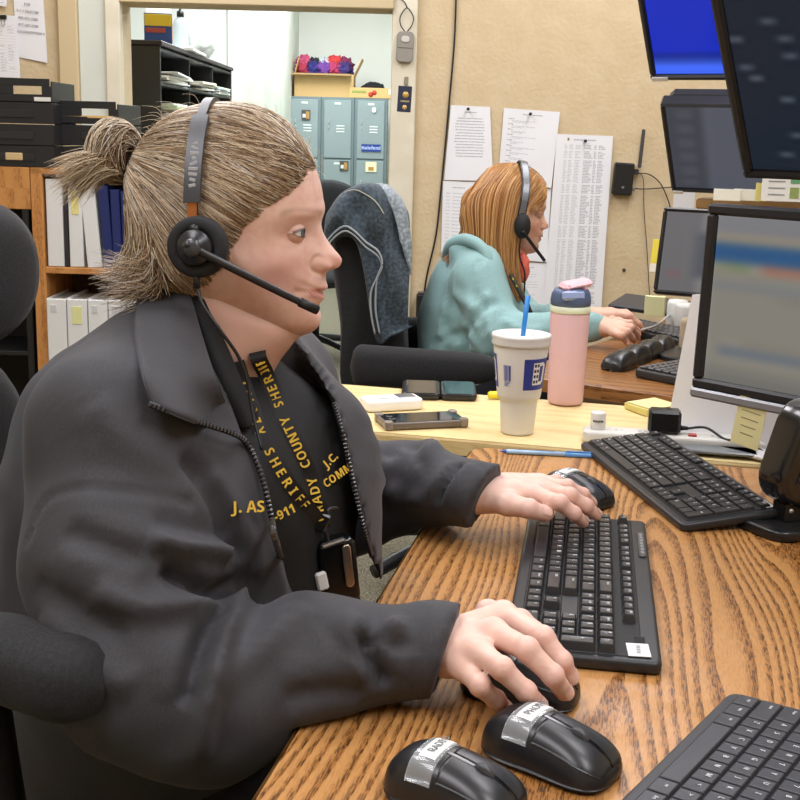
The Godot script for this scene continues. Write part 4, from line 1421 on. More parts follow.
var mouse_meshes := {}
func mouse(label: String, group: String, at: Vector3, head: Vector3, L: float, W: float, H: float, tape: String, fancy := true) -> Node3D:
	var t := thing("computer_mouse", label, "mouse", T(at, frame(head)), group)
	if mouse_meshes.is_empty():
		var L2 := 0.106
		var W2 := 0.062
		var H2 := 0.037
		var b := MB.new()
		var nu := 40
		var nv := 32
		for i in nu + 1:
			for j in nv + 1:
				b.p(mouse_pt(sin(PI * (float(i) / nu - 0.5)), sin(PI * (float(j) / nv - 0.5)), 0.0, L2, W2, H2) + Vector3(0, 0.004, 0))
		b.grid(nu + 1, nv + 1, 0, false)
		var base := b.v.size()
		for i in nu + 1:
			for j in 2:
				b.p(mouse_pt(sin(PI * (float(i) / nu - 0.5)), -1.0 + 2.0 * j, 0.0, L2, W2, H2) * Vector3(0.96, 1, 0.94) + Vector3(0, 0.0005, 0))
		for i in nu:
			b.quad(i * (nv + 1), (i + 1) * (nv + 1), base + (i + 1) * 2, base + i * 2)
			b.quad(i * (nv + 1) + nv, (i + 1) * (nv + 1) + nv, base + (i + 1) * 2 + 1, base + i * 2 + 1)
			b.quad(base + i * 2, base + i * 2 + 1, base + (i + 1) * 2 + 1, base + (i + 1) * 2)
		mouse_meshes.body = b.commit(false, false)
		mouse_meshes.lb = mouse_patch(-0.05, 0.96, -0.84, -0.055, 0.0007, L2, W2, H2).commit()
		mouse_meshes.rb = mouse_patch(-0.05, 0.96, 0.055, 0.84, 0.0007, L2, W2, H2).commit()
		mouse_meshes.strip = mouse_patch(-0.15, 0.95, -0.05, 0.05, 0.0003, L2, W2, H2, 24, 6).commit()
		mouse_meshes.tape = mouse_patch(-0.5, -0.12, -0.9, 0.9, 0.0011, L2, W2, H2).commit()
		mouse_meshes.paper = mouse_patch(-0.42, -0.17, -0.62, 0.45, 0.0014, L2, W2, H2).commit()
		mouse_meshes.wheel = lathe([Vector2(0, -0.003), Vector2(0.0085, -0.003), Vector2(0.0098, -0.0015), Vector2(0.0098, 0.0015), Vector2(0.0085, 0.003), Vector2(0, 0.003)], 24)
	var s := Basis.from_scale(Vector3(L / 0.106, H / 0.037, W / 0.062))
	var black := mat("1f2023", 0.33)
	part("body", mouse_meshes.body, black, t, T(Vector3.ZERO, s))
	part("button", mouse_meshes.lb, black, t, T(Vector3(0, 0.004, 0), s))
	part("button", mouse_meshes.rb, black, t, T(Vector3(0, 0.004, 0), s))
	if fancy:
		part("centre_strip", mouse_meshes.strip, mat("101012", 0.2), t, T(Vector3(0, 0.004, 0), s))
		var wp := s * (mouse_pt(0.42, 0.0, 0.0, 0.106, 0.062, 0.037) + Vector3(0, -0.0005, 0))
		part("scroll_wheel", mouse_meshes.wheel, mat("3c3d41", 0.4), t, T(wp, Basis(Vector3.RIGHT, PI / 2)))
	if tape != "":
		var cl := StandardMaterial3D.new()
		cl.albedo_color = Color(0.75, 0.77, 0.78, 0.35)
		cl.transparency = BaseMaterial3D.TRANSPARENCY_ALPHA
		cl.roughness = 0.15
		if mats.has("tape"):
			cl = mats.tape
		mats["tape"] = cl
		part("tape", mouse_meshes.tape, cl, t, T(Vector3(0, 0.004, 0), s), "clear tape across the back")
		var pap := part("paper_label", mouse_meshes.paper, mat("dcdedc", 0.6), t, T(Vector3(0, 0.004, 0), s), "white paper label under the tape")
		var q := mouse_pt(-0.29, -0.1, 0.0019, 0.106, 0.062, 0.037)
		part("print", text_mesh(tape, 0.0062, false, 0.0003), mat("77797c", 0.6), pap, T(q, Basis(Vector3.UP, PI / 2) * Basis(Vector3.RIGHT, -PI / 2 - 0.12)))
	return t

func build_desk_things() -> void:
	# keyboard the near woman types on
	var c1 := (py(533, 513, DESK + 0.022) + py(640, 511, DESK + 0.022) + py(657, 652, DESK + 0.022) + py(509, 640, DESK + 0.022)) * 0.25
	var r1 := (py(656, 655, DESK + 0.02) - py(640, 513, DESK + 0.02)).normalized()
	var kb1 := keyboard("black keyboard under the near woman's left hand, white label at its near corner", Vector3(c1.x, DESK + 0.001, c1.z), r1, 0.0, 0.445, 0.152, 0)
	var r2 := (py(687, 523, DESK + 0.008) - py(585, 442, DESK + 0.008)).normalized()
	var c2 := (py(585, 442, DESK + 0.01) + py(687, 523, DESK + 0.01) + py(654, 434, DESK + 0.03) + py(782, 505, DESK + 0.03)) * 0.25
	keyboard("slim black keyboard propped on its feet before the large monitor", Vector3(c2.x, DESK + 0.008, c2.z), r2, 0.12, 0.43, 0.142, 1)
	var e0 := py(731, 687, DESK + 0.012)
	var e1 := py(612, 803, DESK + 0.012)
	var r3 := (e1 - e0).normalized()
	var n3 := Vector3(r3.z, 0, -r3.x)
	var c3 := e0 + r3 * 0.215 + n3 * 0.075
	keyboard("charcoal keyboard with flat keys in the near right corner", Vector3(c3.x, DESK + 0.001, c3.z), r3, 0.03, 0.43, 0.15, 2)
	var grp := "black mice on the oak desk"
	var a0 := py(492, 728, DESK + 0.012)
	var a1 := py(612, 772, DESK + 0.012)
	mouse("black mouse with a taped white label, right of the other front mouse", grp, Vector3((a0.x + a1.x) / 2, DESK + 0.0005, (a0.z + a1.z) / 2), a1 - a0, 0.118, 0.066, 0.037, "PHONE")
	var b0 := py(392, 772, DESK + 0.012)
	var hd := Vector3(0.86, 0, 0.50)
	mouse("black mouse with a taped white label at the photo's bottom edge", grp, Vector3(b0.x, DESK + 0.0005, b0.z) + hd * 0.05 + Vector3(0.005, 0, -0.004), hd, 0.112, 0.066, 0.037, "RADIO")
	var m0 := py(549, 484, DESK + 0.012)
	var m1 := py(606, 501, DESK + 0.012)
	mouse("black mouse with a silver label beyond the near woman's left hand", grp, Vector3((m0.x + m1.x) / 2, DESK + 0.0005, (m0.z + m1.z) / 2), m1 - m0, 0.112, 0.062, 0.037, "911")
	var h0 := py(520, 683, DESK + 0.012)
	mouse("black mouse cupped under the near woman's right hand", grp, Vector3(h0.x, DESK + 0.0005, h0.z), Vector3(0.88, 0, 0.32), 0.11, 0.062, 0.036, "")
	# ballpoint pen
	var p0 := py(499, 451, DESK + 0.004)
	var p1 := py(598, 456, DESK + 0.004)
	var pen := thing("ballpoint_pen", "clear blue ballpoint pen lying near the desk's back edge", "pen", T(p0, frame(p1 - p0)))
	var pl := (p1 - p0).length()
	var barrel := mat("9fc0e0", 0.2)
	part("barrel", lathe([Vector2(0, 0.012), Vector2(0.0036, 0.012), Vector2(0.004, 0.02), Vector2(0.004, pl - 0.05), Vector2(0, pl - 0.05)], 8), barrel, pen, T(Vector3.ZERO, Basis(Vector3.BACK, -PI / 2)))
	part("tip", lathe([Vector2(0.0004, 0), Vector2(0.0018, 0.006), Vector2(0.0036, 0.012), Vector2(0.0036, 0.018)], 8), mat("2a4fa8", 0.3), pen, T(Vector3.ZERO, Basis(Vector3.BACK, -PI / 2)))
	part("cap", lathe([Vector2(0, pl - 0.052), Vector2(0.0047, pl - 0.052), Vector2(0.0047, pl - 0.003), Vector2(0.003, pl), Vector2(0, pl)], 12), mat("5b93cf", 0.3), pen, T(Vector3.ZERO, Basis(Vector3.BACK, -PI / 2)))
	part("clip", box(Vector3(0.04, 0.0015, 0.003), 0.0005), mat("4a86c8", 0.3), pen, T(Vector3(pl - 0.03, 0.0055, 0.001)))
	part("ink_tube", box(Vector3(0.06, 0.0012, 0.0012), 0.0004), mat("23387c", 0.4), pen, T(Vector3(0.06, 0.0037, 0.0)))
	# black speaker at the right edge
	var so := py(802, 528, DESK)
	var sp := thing("desk_speaker", "glossy black speaker with a rounded lower corner at the right edge", "speaker", T(Vector3(so.x - 0.022, DESK + 0.001, so.z + 0.005), yaw(28)))
	part("base", slab(0.12, 0.1, 0.014, 0.03, 0.004), mat("17181a", 0.3), sp)
	part("neck", box(Vector3(0.035, 0.03, 0.03), 0.004), mat("141416", 0.3), sp, T(Vector3(0, 0.026, 0)))
	part("screw", lathe([Vector2(0, 0), Vector2(0.004, 0), Vector2(0.003, 0.002), Vector2(0, 0.0025)], 10), mat("c9c9c9", 0.3, 0.8), sp, T(Vector3(-0.012, 0.03, 0.016), Basis(Vector3.RIGHT, PI / 2)))
	var tilt := Basis(Vector3.BACK, -0.34)
	part("housing", slab(0.115, 0.14, 0.05, 0.038, 0.010), mat("101113", 0.22, 0.0, 0.4), sp, T(Vector3(0.026, 0.098, -0.025), tilt * Basis(Vector3.RIGHT, PI / 2)))
	for k in 6:
		var x := -0.034 + k * 0.006
		part("rib", tube([tilt * Vector3(x, -0.045 + k * 0.002, 0.0255), tilt * Vector3(x + 0.004, 0.0, 0.027), tilt * Vector3(x + 0.02, 0.045, 0.0255)], 0.0011, 5), mat("3a3b3f", 0.2, 0.3), sp, T(Vector3(0.03, 0.1, 0.0)))

# ---------- far workstation ----------
func build_far_desk() -> void:
	var y := 0.751
	var black := mat("1e1f22", 0.35)
	# far keyboard, keys too small to pick apart
	var a := py(620, 347, y)
	var b := py(690, 327, y)
	var o := thing("far_keyboard", "dark keyboard under the far woman's hand", "keyboard", T(py(648, 334, y) , frame(Vector3(0.55, 0, 0.84))))
	part("case", slab(0.4, 0.14, 0.018, 0.01, 0.004), mat("2c2d30", 0.4), o)
	var m := MB.new()
	for i in 21:
		for j in 6:
			m.add(box_mb(Vector3(0.0155, 0.006, 0.0165), 0.0015), T(Vector3(-0.18 + i * 0.018, 0.0205, -0.05 + j * 0.0198)))
	var ks := part("keys", m.commit(true), mat("3b3c40", 0.35), o)
	ks.set_meta("kind", "stuff")
	var tr := thing("keyboard_riser", "dark slanted tray behind the far keyboard", "tray", T(py(668, 318, y), frame(Vector3(0.75, 0, 0.66))))
	part("board", box(Vector3(0.34, 0.016, 0.1), 0.004), mat("34353a", 0.4), tr, T(Vector3(0, 0.03, 0), Basis(Vector3.RIGHT, 0.25)))
	part("support", box(Vector3(0.3, 0.028, 0.02), 0.004), mat("222326", 0.4), tr, T(Vector3(0, 0.014, -0.03)))
	var spots := [[620, 368, "nearest"], [634, 362, "second"], [647, 357, "third"], [660, 352, "farthest"]]
	for s in spots:
		mouse("glossy black mouse on the brown desk, %s of four in a row" % s[2], "row of mice on the brown desk", py(s[0], s[1], y), Vector3(-0.6, 0, 0.8) if s[2] != "farthest" else Vector3(-0.5, 0, 0.85), 0.1, 0.06, 0.036, "", false)
	var k2 := thing("far_keyboard", "corner of a second dark keyboard beside the row of mice", "keyboard", T(py(690, 376, y), frame(Vector3(0.75, 0, -0.66))))
	part("case", slab(0.22, 0.13, 0.018, 0.01, 0.004), mat("2c2d30", 0.4), k2)
	var m2 := MB.new()
	for i in 11:
		for j in 6:
			m2.add(box_mb(Vector3(0.0155, 0.006, 0.0165), 0.0015), T(Vector3(-0.092 + i * 0.0184, 0.0205, -0.05 + j * 0.0195)))
	var ks2 := part("keys", m2.commit(true), mat("3b3c40", 0.35), k2)
	ks2.set_meta("kind", "stuff")
	solo("sticky_pad", "pale green sticky pad standing under the far monitor", "note pad", box(Vector3(0.05, 0.05, 0.02), 0.001), mat("d3d7a8", 0.8), T(pz(655, 306, 3.0), yaw(-20)))
	solo("grey_cable", "pale cable curving over the far keyboard", "cable", tube([py(641, 330, y + 0.03), py(655, 326, y + 0.035), py(666, 318, y + 0.04), py(678, 306, y + 0.05)], 0.003, 6), mat("a9a9a6", 0.5))
	for k in 3:
		solo("beverage_can", ["white can right of the far monitor's foot", "small white can beside the far monitor's foot", "tan can by the white panel"][k], "can", lathe([Vector2(0, 0), Vector2(0.026, 0), Vector2(0.028, 0.006), Vector2(0.028, 0.07), Vector2(0.024, 0.08), Vector2(0, 0.08)], 16), mat(["d6d6d2", "cfcfca", "c9b79a"][k], 0.4), T(py([676, 684, 690][k], [330, 334, 352][k], y)))

# ---------- pale table ----------
func ring_patch(r0: float, y0: float, r1: float, y1: float, a0: float, a1: float, off: float) -> ArrayMesh:
	var m := MB.new()
	var n := 16
	for k in 2:
		for i in 2:
			for j in n + 1:
				var a := lerpf(a0, a1, float(j) / n)
				var r := (r0 if i == 0 else r1) + (off if k == 0 else -0.0004)
				m.p(Vector3(sin(a) * r, y0 if i == 0 else y1, cos(a) * r), Vector2(float(j) / n, 1.0 - i))
	m.grid(2, n + 1, 0, false)
	m.grid(2, n + 1, 2 * (n + 1), false)
	return m.commit()

func build_table_things() -> void:
	var y := DESK - 0.003
	# cup
	var co := py(517, 436, y)
	co = py(517, 432, y)
	var cup := thing("paper_cup", "tall white drink cup with a blue dotted logo and straw", "cup", T(Vector3(co.x, y, co.z - 0.0)))
	var px_m := (co - CAM).length() / FOCAL     # metres per pixel at the cup
	var rb := 16.5 * px_m
	var rw := 27.5 * px_m
	var rt := 28.5 * px_m
	var yb := 34.0 * px_m
	var ym := 40.0 * px_m
	var yt := 98.0 * px_m
	var white := mat("dedbd4", 0.5)
	part("body", lathe([Vector2(0, 0.002), Vector2(rb - 0.003, 0.002), Vector2(rb - 0.001, 0), Vector2(rb, 0.003), Vector2(18.6 * px_m, yb - 0.004), Vector2(18.9 * px_m, yb), Vector2(21.2 * px_m, yb + 0.004), Vector2(21.8 * px_m, ym), Vector2(rw, yt - 0.012), Vector2(rw - 0.002, yt - 0.004), Vector2(0, yt - 0.004)], 48), white, cup)
	part("lid", lathe([Vector2(rw - 0.001, yt - 0.017), Vector2(rt, yt - 0.016), Vector2(rt + 0.001, yt - 0.012), Vector2(rt - 0.0005, yt - 0.008), Vector2(rt + 0.0015, yt - 0.002), Vector2(rt + 0.001, yt + 0.002), Vector2(rt - 0.003, yt + 0.003), Vector2(rt - 0.005, yt - 0.003), Vector2(0.015, yt - 0.005), Vector2(0.012, yt - 0.002), Vector2(0, yt - 0.002)], 48), mat("d9d8d3", 0.3), cup)
	for k in 5:
		var a := TAU * k / 5.0 + 0.4
		part("lid_button", lathe([Vector2(0, 0), Vector2(0.005, 0), Vector2(0.004, 0.002), Vector2(0, 0.0025)], 12), mat("cfcec9", 0.3), cup, T(Vector3(cos(a) * rt * 0.62, yt - 0.005, sin(a) * rt * 0.62)))
	var blue := Color("2b3a8f")
	var im := Image.create(64, 64, false, Image.FORMAT_RGB8)
	im.fill(blue)
	im.fill_rect(Rect2i(20, 8, 16, 46), Color("e6e4de"))
	for r in 4:
		for c in 2:
			im.fill_rect(Rect2i(22 + c * 7, 11 + r * 11, 5, 6), Color("262a3c"))
	im.fill_rect(Rect2i(36, 8, 12, 7), Color("e6e4de"))
	im.fill_rect(Rect2i(36, 47, 12, 7), Color("e6e4de"))
	im.fill_rect(Rect2i(46, 12, 7, 38), Color("e6e4de"))
	im.fill_rect(Rect2i(36, 15, 10, 32), blue)
	var rr := func(yy: float) -> float: return lerpf(21.8 * px_m, rw, (yy - ym) / (yt - 0.012 - ym))
	var l0 := 47.0 * px_m
	var l1 := 78.0 * px_m
	part("logo", ring_patch(rr.call(l0), l0, rr.call(l1), l1, 0.06, 1.3, 0.0005), img_mat(im, 0.5), cup, Transform3D.IDENTITY, "blue square logo with a white dotted D")
	part("logo", ring_patch(rr.call(l0), l0, rr.call(l1 + 0.004), l1 + 0.004, -1.95, -1.18, 0.0005), img_mat(im, 0.5), cup, Transform3D.IDENTITY, "blue square logo seen at the cup's edge")
	var im2 := Image.create(32, 32, false, Image.FORMAT_RGB8)
	im2.fill(Color("dedbd4"))
	var rng := RandomNumberGenerator.new()
	rng.seed = 5
	for i in 16:
		im2.fill_rect(Rect2i(i * 2, 0, 1 + rng.randi() % 2, 24), blue if rng.randf() > 0.3 else Color("7a82b4"))
	for i in 4:
		im2.fill_rect(Rect2i(2, 25 + i * 2, 26 - i * 3, 1), blue)
	part("barcode", ring_patch(rr.call(50.0 * px_m), 50.0 * px_m, rr.call(71.0 * px_m), 71.0 * px_m, -0.78, -0.46, 0.0005), img_mat(im2, 0.5), cup, Transform3D.IDENTITY, "blue printed barcode")
	part("straw", tube([Vector3(0.0, yt - 0.03, 0), Vector3(0.008, yt + 38.0 * px_m, -0.004)], 0.0042, 12, 2), mat("2a86d6", 0.35), cup)
	# tumbler, its sticker figures left out
	var to := py(565, 403, y)
	var tp := (to - CAM).length() / FOCAL
	var tum := thing("pink_tumbler", "pink insulated tumbler with a slate blue flip lid", "tumbler", T(Vector3(to.x, y, to.z), yaw(20)))
	var r0 := 17.5 * tp
	var r1 := 20.0 * tp
	part("body", lathe([Vector2(0, 0.001), Vector2(r0 - 0.004, 0.001), Vector2(r0 - 0.001, 0.003), Vector2(r0, 0.008), Vector2(r1 - 0.0015, 88.0 * tp), Vector2(r1 - 0.003, 92.0 * tp), Vector2(0, 92.0 * tp)], 48), mat("d8b3b9", 0.42), tum)
	part("collar", lathe([Vector2(r1 - 0.004, 91.0 * tp), Vector2(r1 - 0.001, 91.2 * tp), Vector2(r1 - 0.0005, 92.0 * tp), Vector2(r1 - 0.001, 97.5 * tp), Vector2(r1 - 0.005, 98.0 * tp)], 48), mat("d3d9bd", 0.4), tum, Transform3D.IDENTITY, "pale green ring")
	var lm := MB.new()
	var slate_prof := [Vector2(r1 - 0.003, 97.5 * tp), Vector2(r1 - 0.001, 98.5 * tp), Vector2(r1 - 0.0005, 103.0 * tp), Vector2(r1 - 0.0025, 109.0 * tp), Vector2(r1 - 0.007, 113.5 * tp), Vector2(r1 - 0.016, 115.0 * tp), Vector2(0, 115.5 * tp)]
	part("lid", lathe(slate_prof, 40), mat("4a5c7c", 0.4), tum, Transform3D.IDENTITY, "slate blue lid")
	part("lid_recess", box(Vector3(r1 * 1.2, 9.0 * tp, 0.012), 0.004), mat("8c9cc4", 0.4), tum, T(Vector3(-r1 * 0.28, 109.0 * tp, r1 * 0.78), Basis(Vector3.RIGHT, -0.25)), "pale blue recess")
	part("carry_loop", box(Vector3(r1 * 1.6, 0.014, 0.034), 0.006), mat("e0b4bc", 0.35), tum, T(Vector3(r1 * 0.08, 118.5 * tp, 0.010), Basis(Vector3.BACK, 0.16) * Basis(Vector3.RIGHT, 0.1)), "pink flip handle")
	part("hinge", box(Vector3(0.008, 0.014, 0.02), 0.002), mat("d2a4ae", 0.35), tum, T(Vector3(r1 * 0.45, 117.0 * tp, 0.016)))
	part("hinge", box(Vector3(0.008, 0.014, 0.02), 0.002), mat("d2a4ae", 0.35), tum, T(Vector3(-r1 * 0.45, 115.5 * tp, 0.016)))
	# phones
	phone("dark smartphone lying flat, left of two before the far chair", py(421, 393, y), Vector3(1, 0, 0.02), 0.075, 0.13, "101114", "303236", false)
	phone("dark smartphone lying flat, right of two before the far chair", py(458, 394, y), Vector3(1, 0, 0.02), 0.07, 0.13, "101114", "2a4246", false)
	phone("smartphone in a clear bumper case nearest the near woman's sleeve", py(421, 424, y), Vector3(0.95, 0, -0.28), 0.15, 0.075, "6b6058", "1a1c20", true)
	# white handheld device
	var wd := thing("white_handset", "white handheld device with a small grey display on the table", "device", T(py(391, 408, y), frame(Vector3(0.93, 0, -0.36))))
	part("body", slab(0.112, 0.058, 0.021, 0.012, 0.005), mat("e9e8e4", 0.35), wd)
	part("display", box(Vector3(0.034, 0.002, 0.03), 0.0006), mat("6a6e70", 0.2), wd, T(Vector3(0.03, 0.0212, -0.006)))
	part("print", box(Vector3(0.02, 0.001, 0.004), 0.0003), mat("a9adb2", 0.5), wd, T(Vector3(-0.02, 0.0213, 0.01)))
	# highlighter end, sticky pad, power strip, plug, adapter, clear ruler
	var hl := thing("highlighter", "yellow highlighter cap peeking out behind the cup", "marker", T(py(494, 399, y) + Vector3(0, 0.008, 0), yaw(10)))
	part("cap", lathe([Vector2(0, -0.012), Vector2(0.006, -0.012), Vector2(0.0075, -0.008), Vector2(0.0075, 0.03), Vector2(0, 0.03)], 16), mat("e2d52c", 0.35), hl, T(Vector3.ZERO, Basis(Vector3.BACK, -PI / 2)))
	part("barrel", lathe([Vector2(0, 0.028), Vector2(0.0065, 0.028), Vector2(0.0065, 0.09), Vector2(0, 0.092)], 16), mat("3a3b30", 0.35), hl, T(Vector3.ZERO, Basis(Vector3.BACK, -PI / 2)))
	var np := thing("sticky_pad", "yellow sticky note pad by the white panel", "note pad", T(py(650, 411, y), yaw(25)))
	part("pad", box(Vector3(0.07, 0.012, 0.07), 0.001), mat("d6cc7a", 0.8), np, T(Vector3(0, 0.006, 0)))
	part("top_sheet", box(Vector3(0.07, 0.001, 0.07), 0.0003), mat("e4dca0", 0.8), np, T(Vector3(0.006, 0.0145, 0), Basis(Vector3.UP, 0.1) * Basis(Vector3.BACK, 0.03)))
	var s0 := py(588, 440, y)
	var s1 := py(770, 452, y)
	var sd := (s1 - s0).normalized()
	var ps := thing("power_strip", "white power strip lying behind the slim keyboard", "power strip", T(s0 + sd * 0.17, frame(sd)))
	part("body", slab(0.36, 0.05, 0.021, 0.014, 0.006), mat("d4d2cc", 0.4), ps, T(Vector3(0, 0.0005, 0)))
	for k in 6:
		var sx := -0.12 + k * 0.04
		for q in [[-0.004, 0.004], [-0.004, -0.004], [0.005, 0.0]]:
			part("socket_slot", box(Vector3(0.006, 0.001, 0.0016), 0.0003), mat("55534e", 0.5), ps, T(Vector3(sx + q[0], 0.0212, q[1])))
	part("switch", box(Vector3(0.014, 0.006, 0.01), 0.0015), mat("b43a34", 0.3), ps, T(Vector3(0.002, 0.023, 0.012)), "red switch")
	var pg := thing("white_plug", "small white plug with black print on the power strip", "plug", T(ps.transform * Vector3(-0.155, 0.0215, 0.0), ps.basis))
	part("body", lathe([Vector2(0, 0), Vector2(0.0125, 0), Vector2(0.013, 0.002), Vector2(0.0132, 0.027), Vector2(0.0125, 0.029), Vector2(0, 0.0295)], 28), mat("e4e2dc", 0.4), pg)
	for q in 7:
		var an := -0.6 + q * 0.2
		part("print", box(Vector3(0.0018, 0.0034, 0.0006), 0.0001), mat("3a3a3c", 0.5), pg, T(Vector3(sin(an) * 0.0134, 0.015, cos(an) * 0.0134), Basis(Vector3.UP, an)))
	var ad := thing("wall_adapter", "square black power adapter plugged into the power strip", "adapter", T(ps.transform * Vector3(-0.045, 0.0215, 0.0), ps.basis))
	part("body", box(Vector3(0.054, 0.04, 0.034), 0.005), mat("18191b", 0.3), ad, T(Vector3(0, 0.021, 0)))
	part("strain_relief", lathe([Vector2(0, 0), Vector2(0.005, 0), Vector2(0.003, 0.014), Vector2(0, 0.014)], 10), mat("18191b", 0.4), ad, T(Vector3(0.026, 0.01, 0), Basis(Vector3.BACK, -PI / 2)))
	solo("adapter_cord", "thin black cord trailing from the square adapter", "cord", tube([ad.transform * Vector3(0.04, 0.01, 0), ad.transform * Vector3(0.07, 0.012, -0.004), ad.transform * Vector3(0.1, 0.0, 0.02), py(742, 440, DESK + 0.02), py(764, 452, DESK + 0.006), py(800, 470, DESK + 0.004)], 0.0022, 6), mat("1a1b1d", 0.5))
	solo("glass_plate", "grey-tinted flat plastic plate right of the power strip", "plate", box(Vector3(0.13, 0.006, 0.05), 0.002), mat("6f7478", 0.15), T(py(716, 452, DESK + 0.001) + Vector3(0, 0.004, 0), yaw(-12)))

func phone(label: String, at: Vector3, right: Vector3, w: float, d: float, edge: String, face: String, clear: bool) -> void:
	var t := thing("smartphone", label, "phone", T(at + Vector3(0, 0.0005, 0), frame(right)), "smartphones on the pale table")
	part("case", slab(w, d, 0.0125, 0.011, 0.003), mat(edge, 0.3), t)
	part("glass", slab(w - 0.008, d - 0.008, 0.001, 0.008, 0.0004), mat(face, 0.04), t, T(Vector3(0, 0.0122, 0)), "glossy dark screen")
	if clear:
		for s in [[-1, -1], [1, -1], [1, 1], [-1, 1]]:
			part("corner_bumper", slab(0.016, 0.016, 0.016, 0.006, 0.003), mat("8a7f74", 0.2), t, T(Vector3(s[0] * (w / 2 - 0.006), -0.0004, s[1] * (d / 2 - 0.006))))
		for k in 2:
			part("camera_lens", lathe([Vector2(0, 0), Vector2(0.006, 0), Vector2(0.006, 0.002), Vector2(0.004, 0.0024), Vector2(0, 0.002)], 16), mat("3a3c40", 0.1), t, T(Vector3(-w / 2 + 0.018 + k * 0.0, 0.0125, 0.012 - k * 0.02)))
	else:
		part("edge_band", slab(w + 0.001, d + 0.001, 0.004, 0.011, 0.001), mat("202124", 0.25), t, T(Vector3(0, 0.004, 0)))

# ---------- chairs ----------
func cushion_mb(w: float, h: float, th: float, pw := 3.2, bow := 0.0, n := 20) -> MB:   # padded slab in xy, thickness along z
	var m := MB.new()
	for s in [1.0, -1.0]:
		for i in n + 1:
			for j in n + 1:
				var u := -1.0 + 2.0 * j / n
				var v := -1.0 + 2.0 * i / n
				var q := Vector2(u * sqrt(1.0 - v * v * 0.5 * 0.75), v * sqrt(1.0 - u * u * 0.5 * 0.75))
				var e := pow(maxf(1.0 - pow(absf(u), pw), 0.0), 0.5) * pow(maxf(1.0 - pow(absf(v), pw), 0.0), 0.5)
				m.p(Vector3(q.x * w * 0.5, q.y * h * 0.5, s * th * 0.5 * e + bow * (q.x * q.x - 0.3)))
	m.grid(n + 1, n + 1, 0, false)
	var b := m.ix.size()
	m.grid(n + 1, n + 1, (n + 1) * (n + 1), false)
	for i in range(b, m.ix.size(), 3):
		var t := m.ix[i + 1]
		m.ix[i + 1] = m.ix[i + 2]
		m.ix[i + 2] = t
	return m

# office chair; local +x is the way the sitter faces
func office_chair(label: String, at: Vector3, face: Vector3, seat_y: float, back_top: float, back_w: float, arms: bool) -> Node3D:
	var t := thing("office_chair", label, "chair", T(at, frame(face)), "black office chairs")
	var fab := mats.get("chair_fabric") as StandardMaterial3D
	if fab == null:
		fab = cloth("26272a", "1a1b1d", 0.9, 120.0, 3.0, 0.2)
		mats["chair_fabric"] = fab
	var plas := mat("1b1c1f", 0.4)
	part("seat", cushion_mb(0.5, 0.5, 0.1).commit(), fab, t, T(Vector3(0.06, seat_y, 0), Basis(Vector3.RIGHT, PI / 2)))
	var bh := back_top - seat_y - 0.05
	part("backrest", cushion_mb(back_w, bh, 0.1, 3.5, 0.05).commit(), fab, t, T(Vector3(-0.23, seat_y + 0.05 + bh / 2, 0), Basis(Vector3.BACK, 0.10) * Basis(Vector3.UP, PI / 2)))
	part("back_support", box(Vector3(0.02, 0.3, 0.07), 0.006), plas, t, T(Vector3(-0.285, seat_y + 0.1, 0), Basis(Vector3.BACK, 0.1)))
	part("column", lathe([Vector2(0, 0.09), Vector2(0.03, 0.09), Vector2(0.03, seat_y - 0.12), Vector2(0.05, seat_y - 0.06), Vector2(0.12, seat_y - 0.045), Vector2(0, seat_y - 0.045)], 20), plas, t)
	for k in 5:
		var a := TAU * k / 5.0 + 0.3
		var d := Vector3(cos(a), 0, sin(a))
		var leg := part("leg", tube([Vector3(0, 0.12, 0), d * 0.15 + Vector3(0, 0.105, 0), d * 0.3 + Vector3(0, 0.075, 0)], 0.022, 8, 4, 0.016), plas, t)
		part("caster", lathe([Vector2(0, -0.02), Vector2(0.024, -0.02), Vector2(0.028, -0.012), Vector2(0.028, 0.012), Vector2(0.024, 0.02), Vector2(0, 0.02)], 16), mat("2b2c30", 0.35), leg, T(d * 0.3 + Vector3(0, 0.029, 0), Basis(Vector3.UP, -a + 0.6) * Basis(Vector3.RIGHT, PI / 2)))
	return t

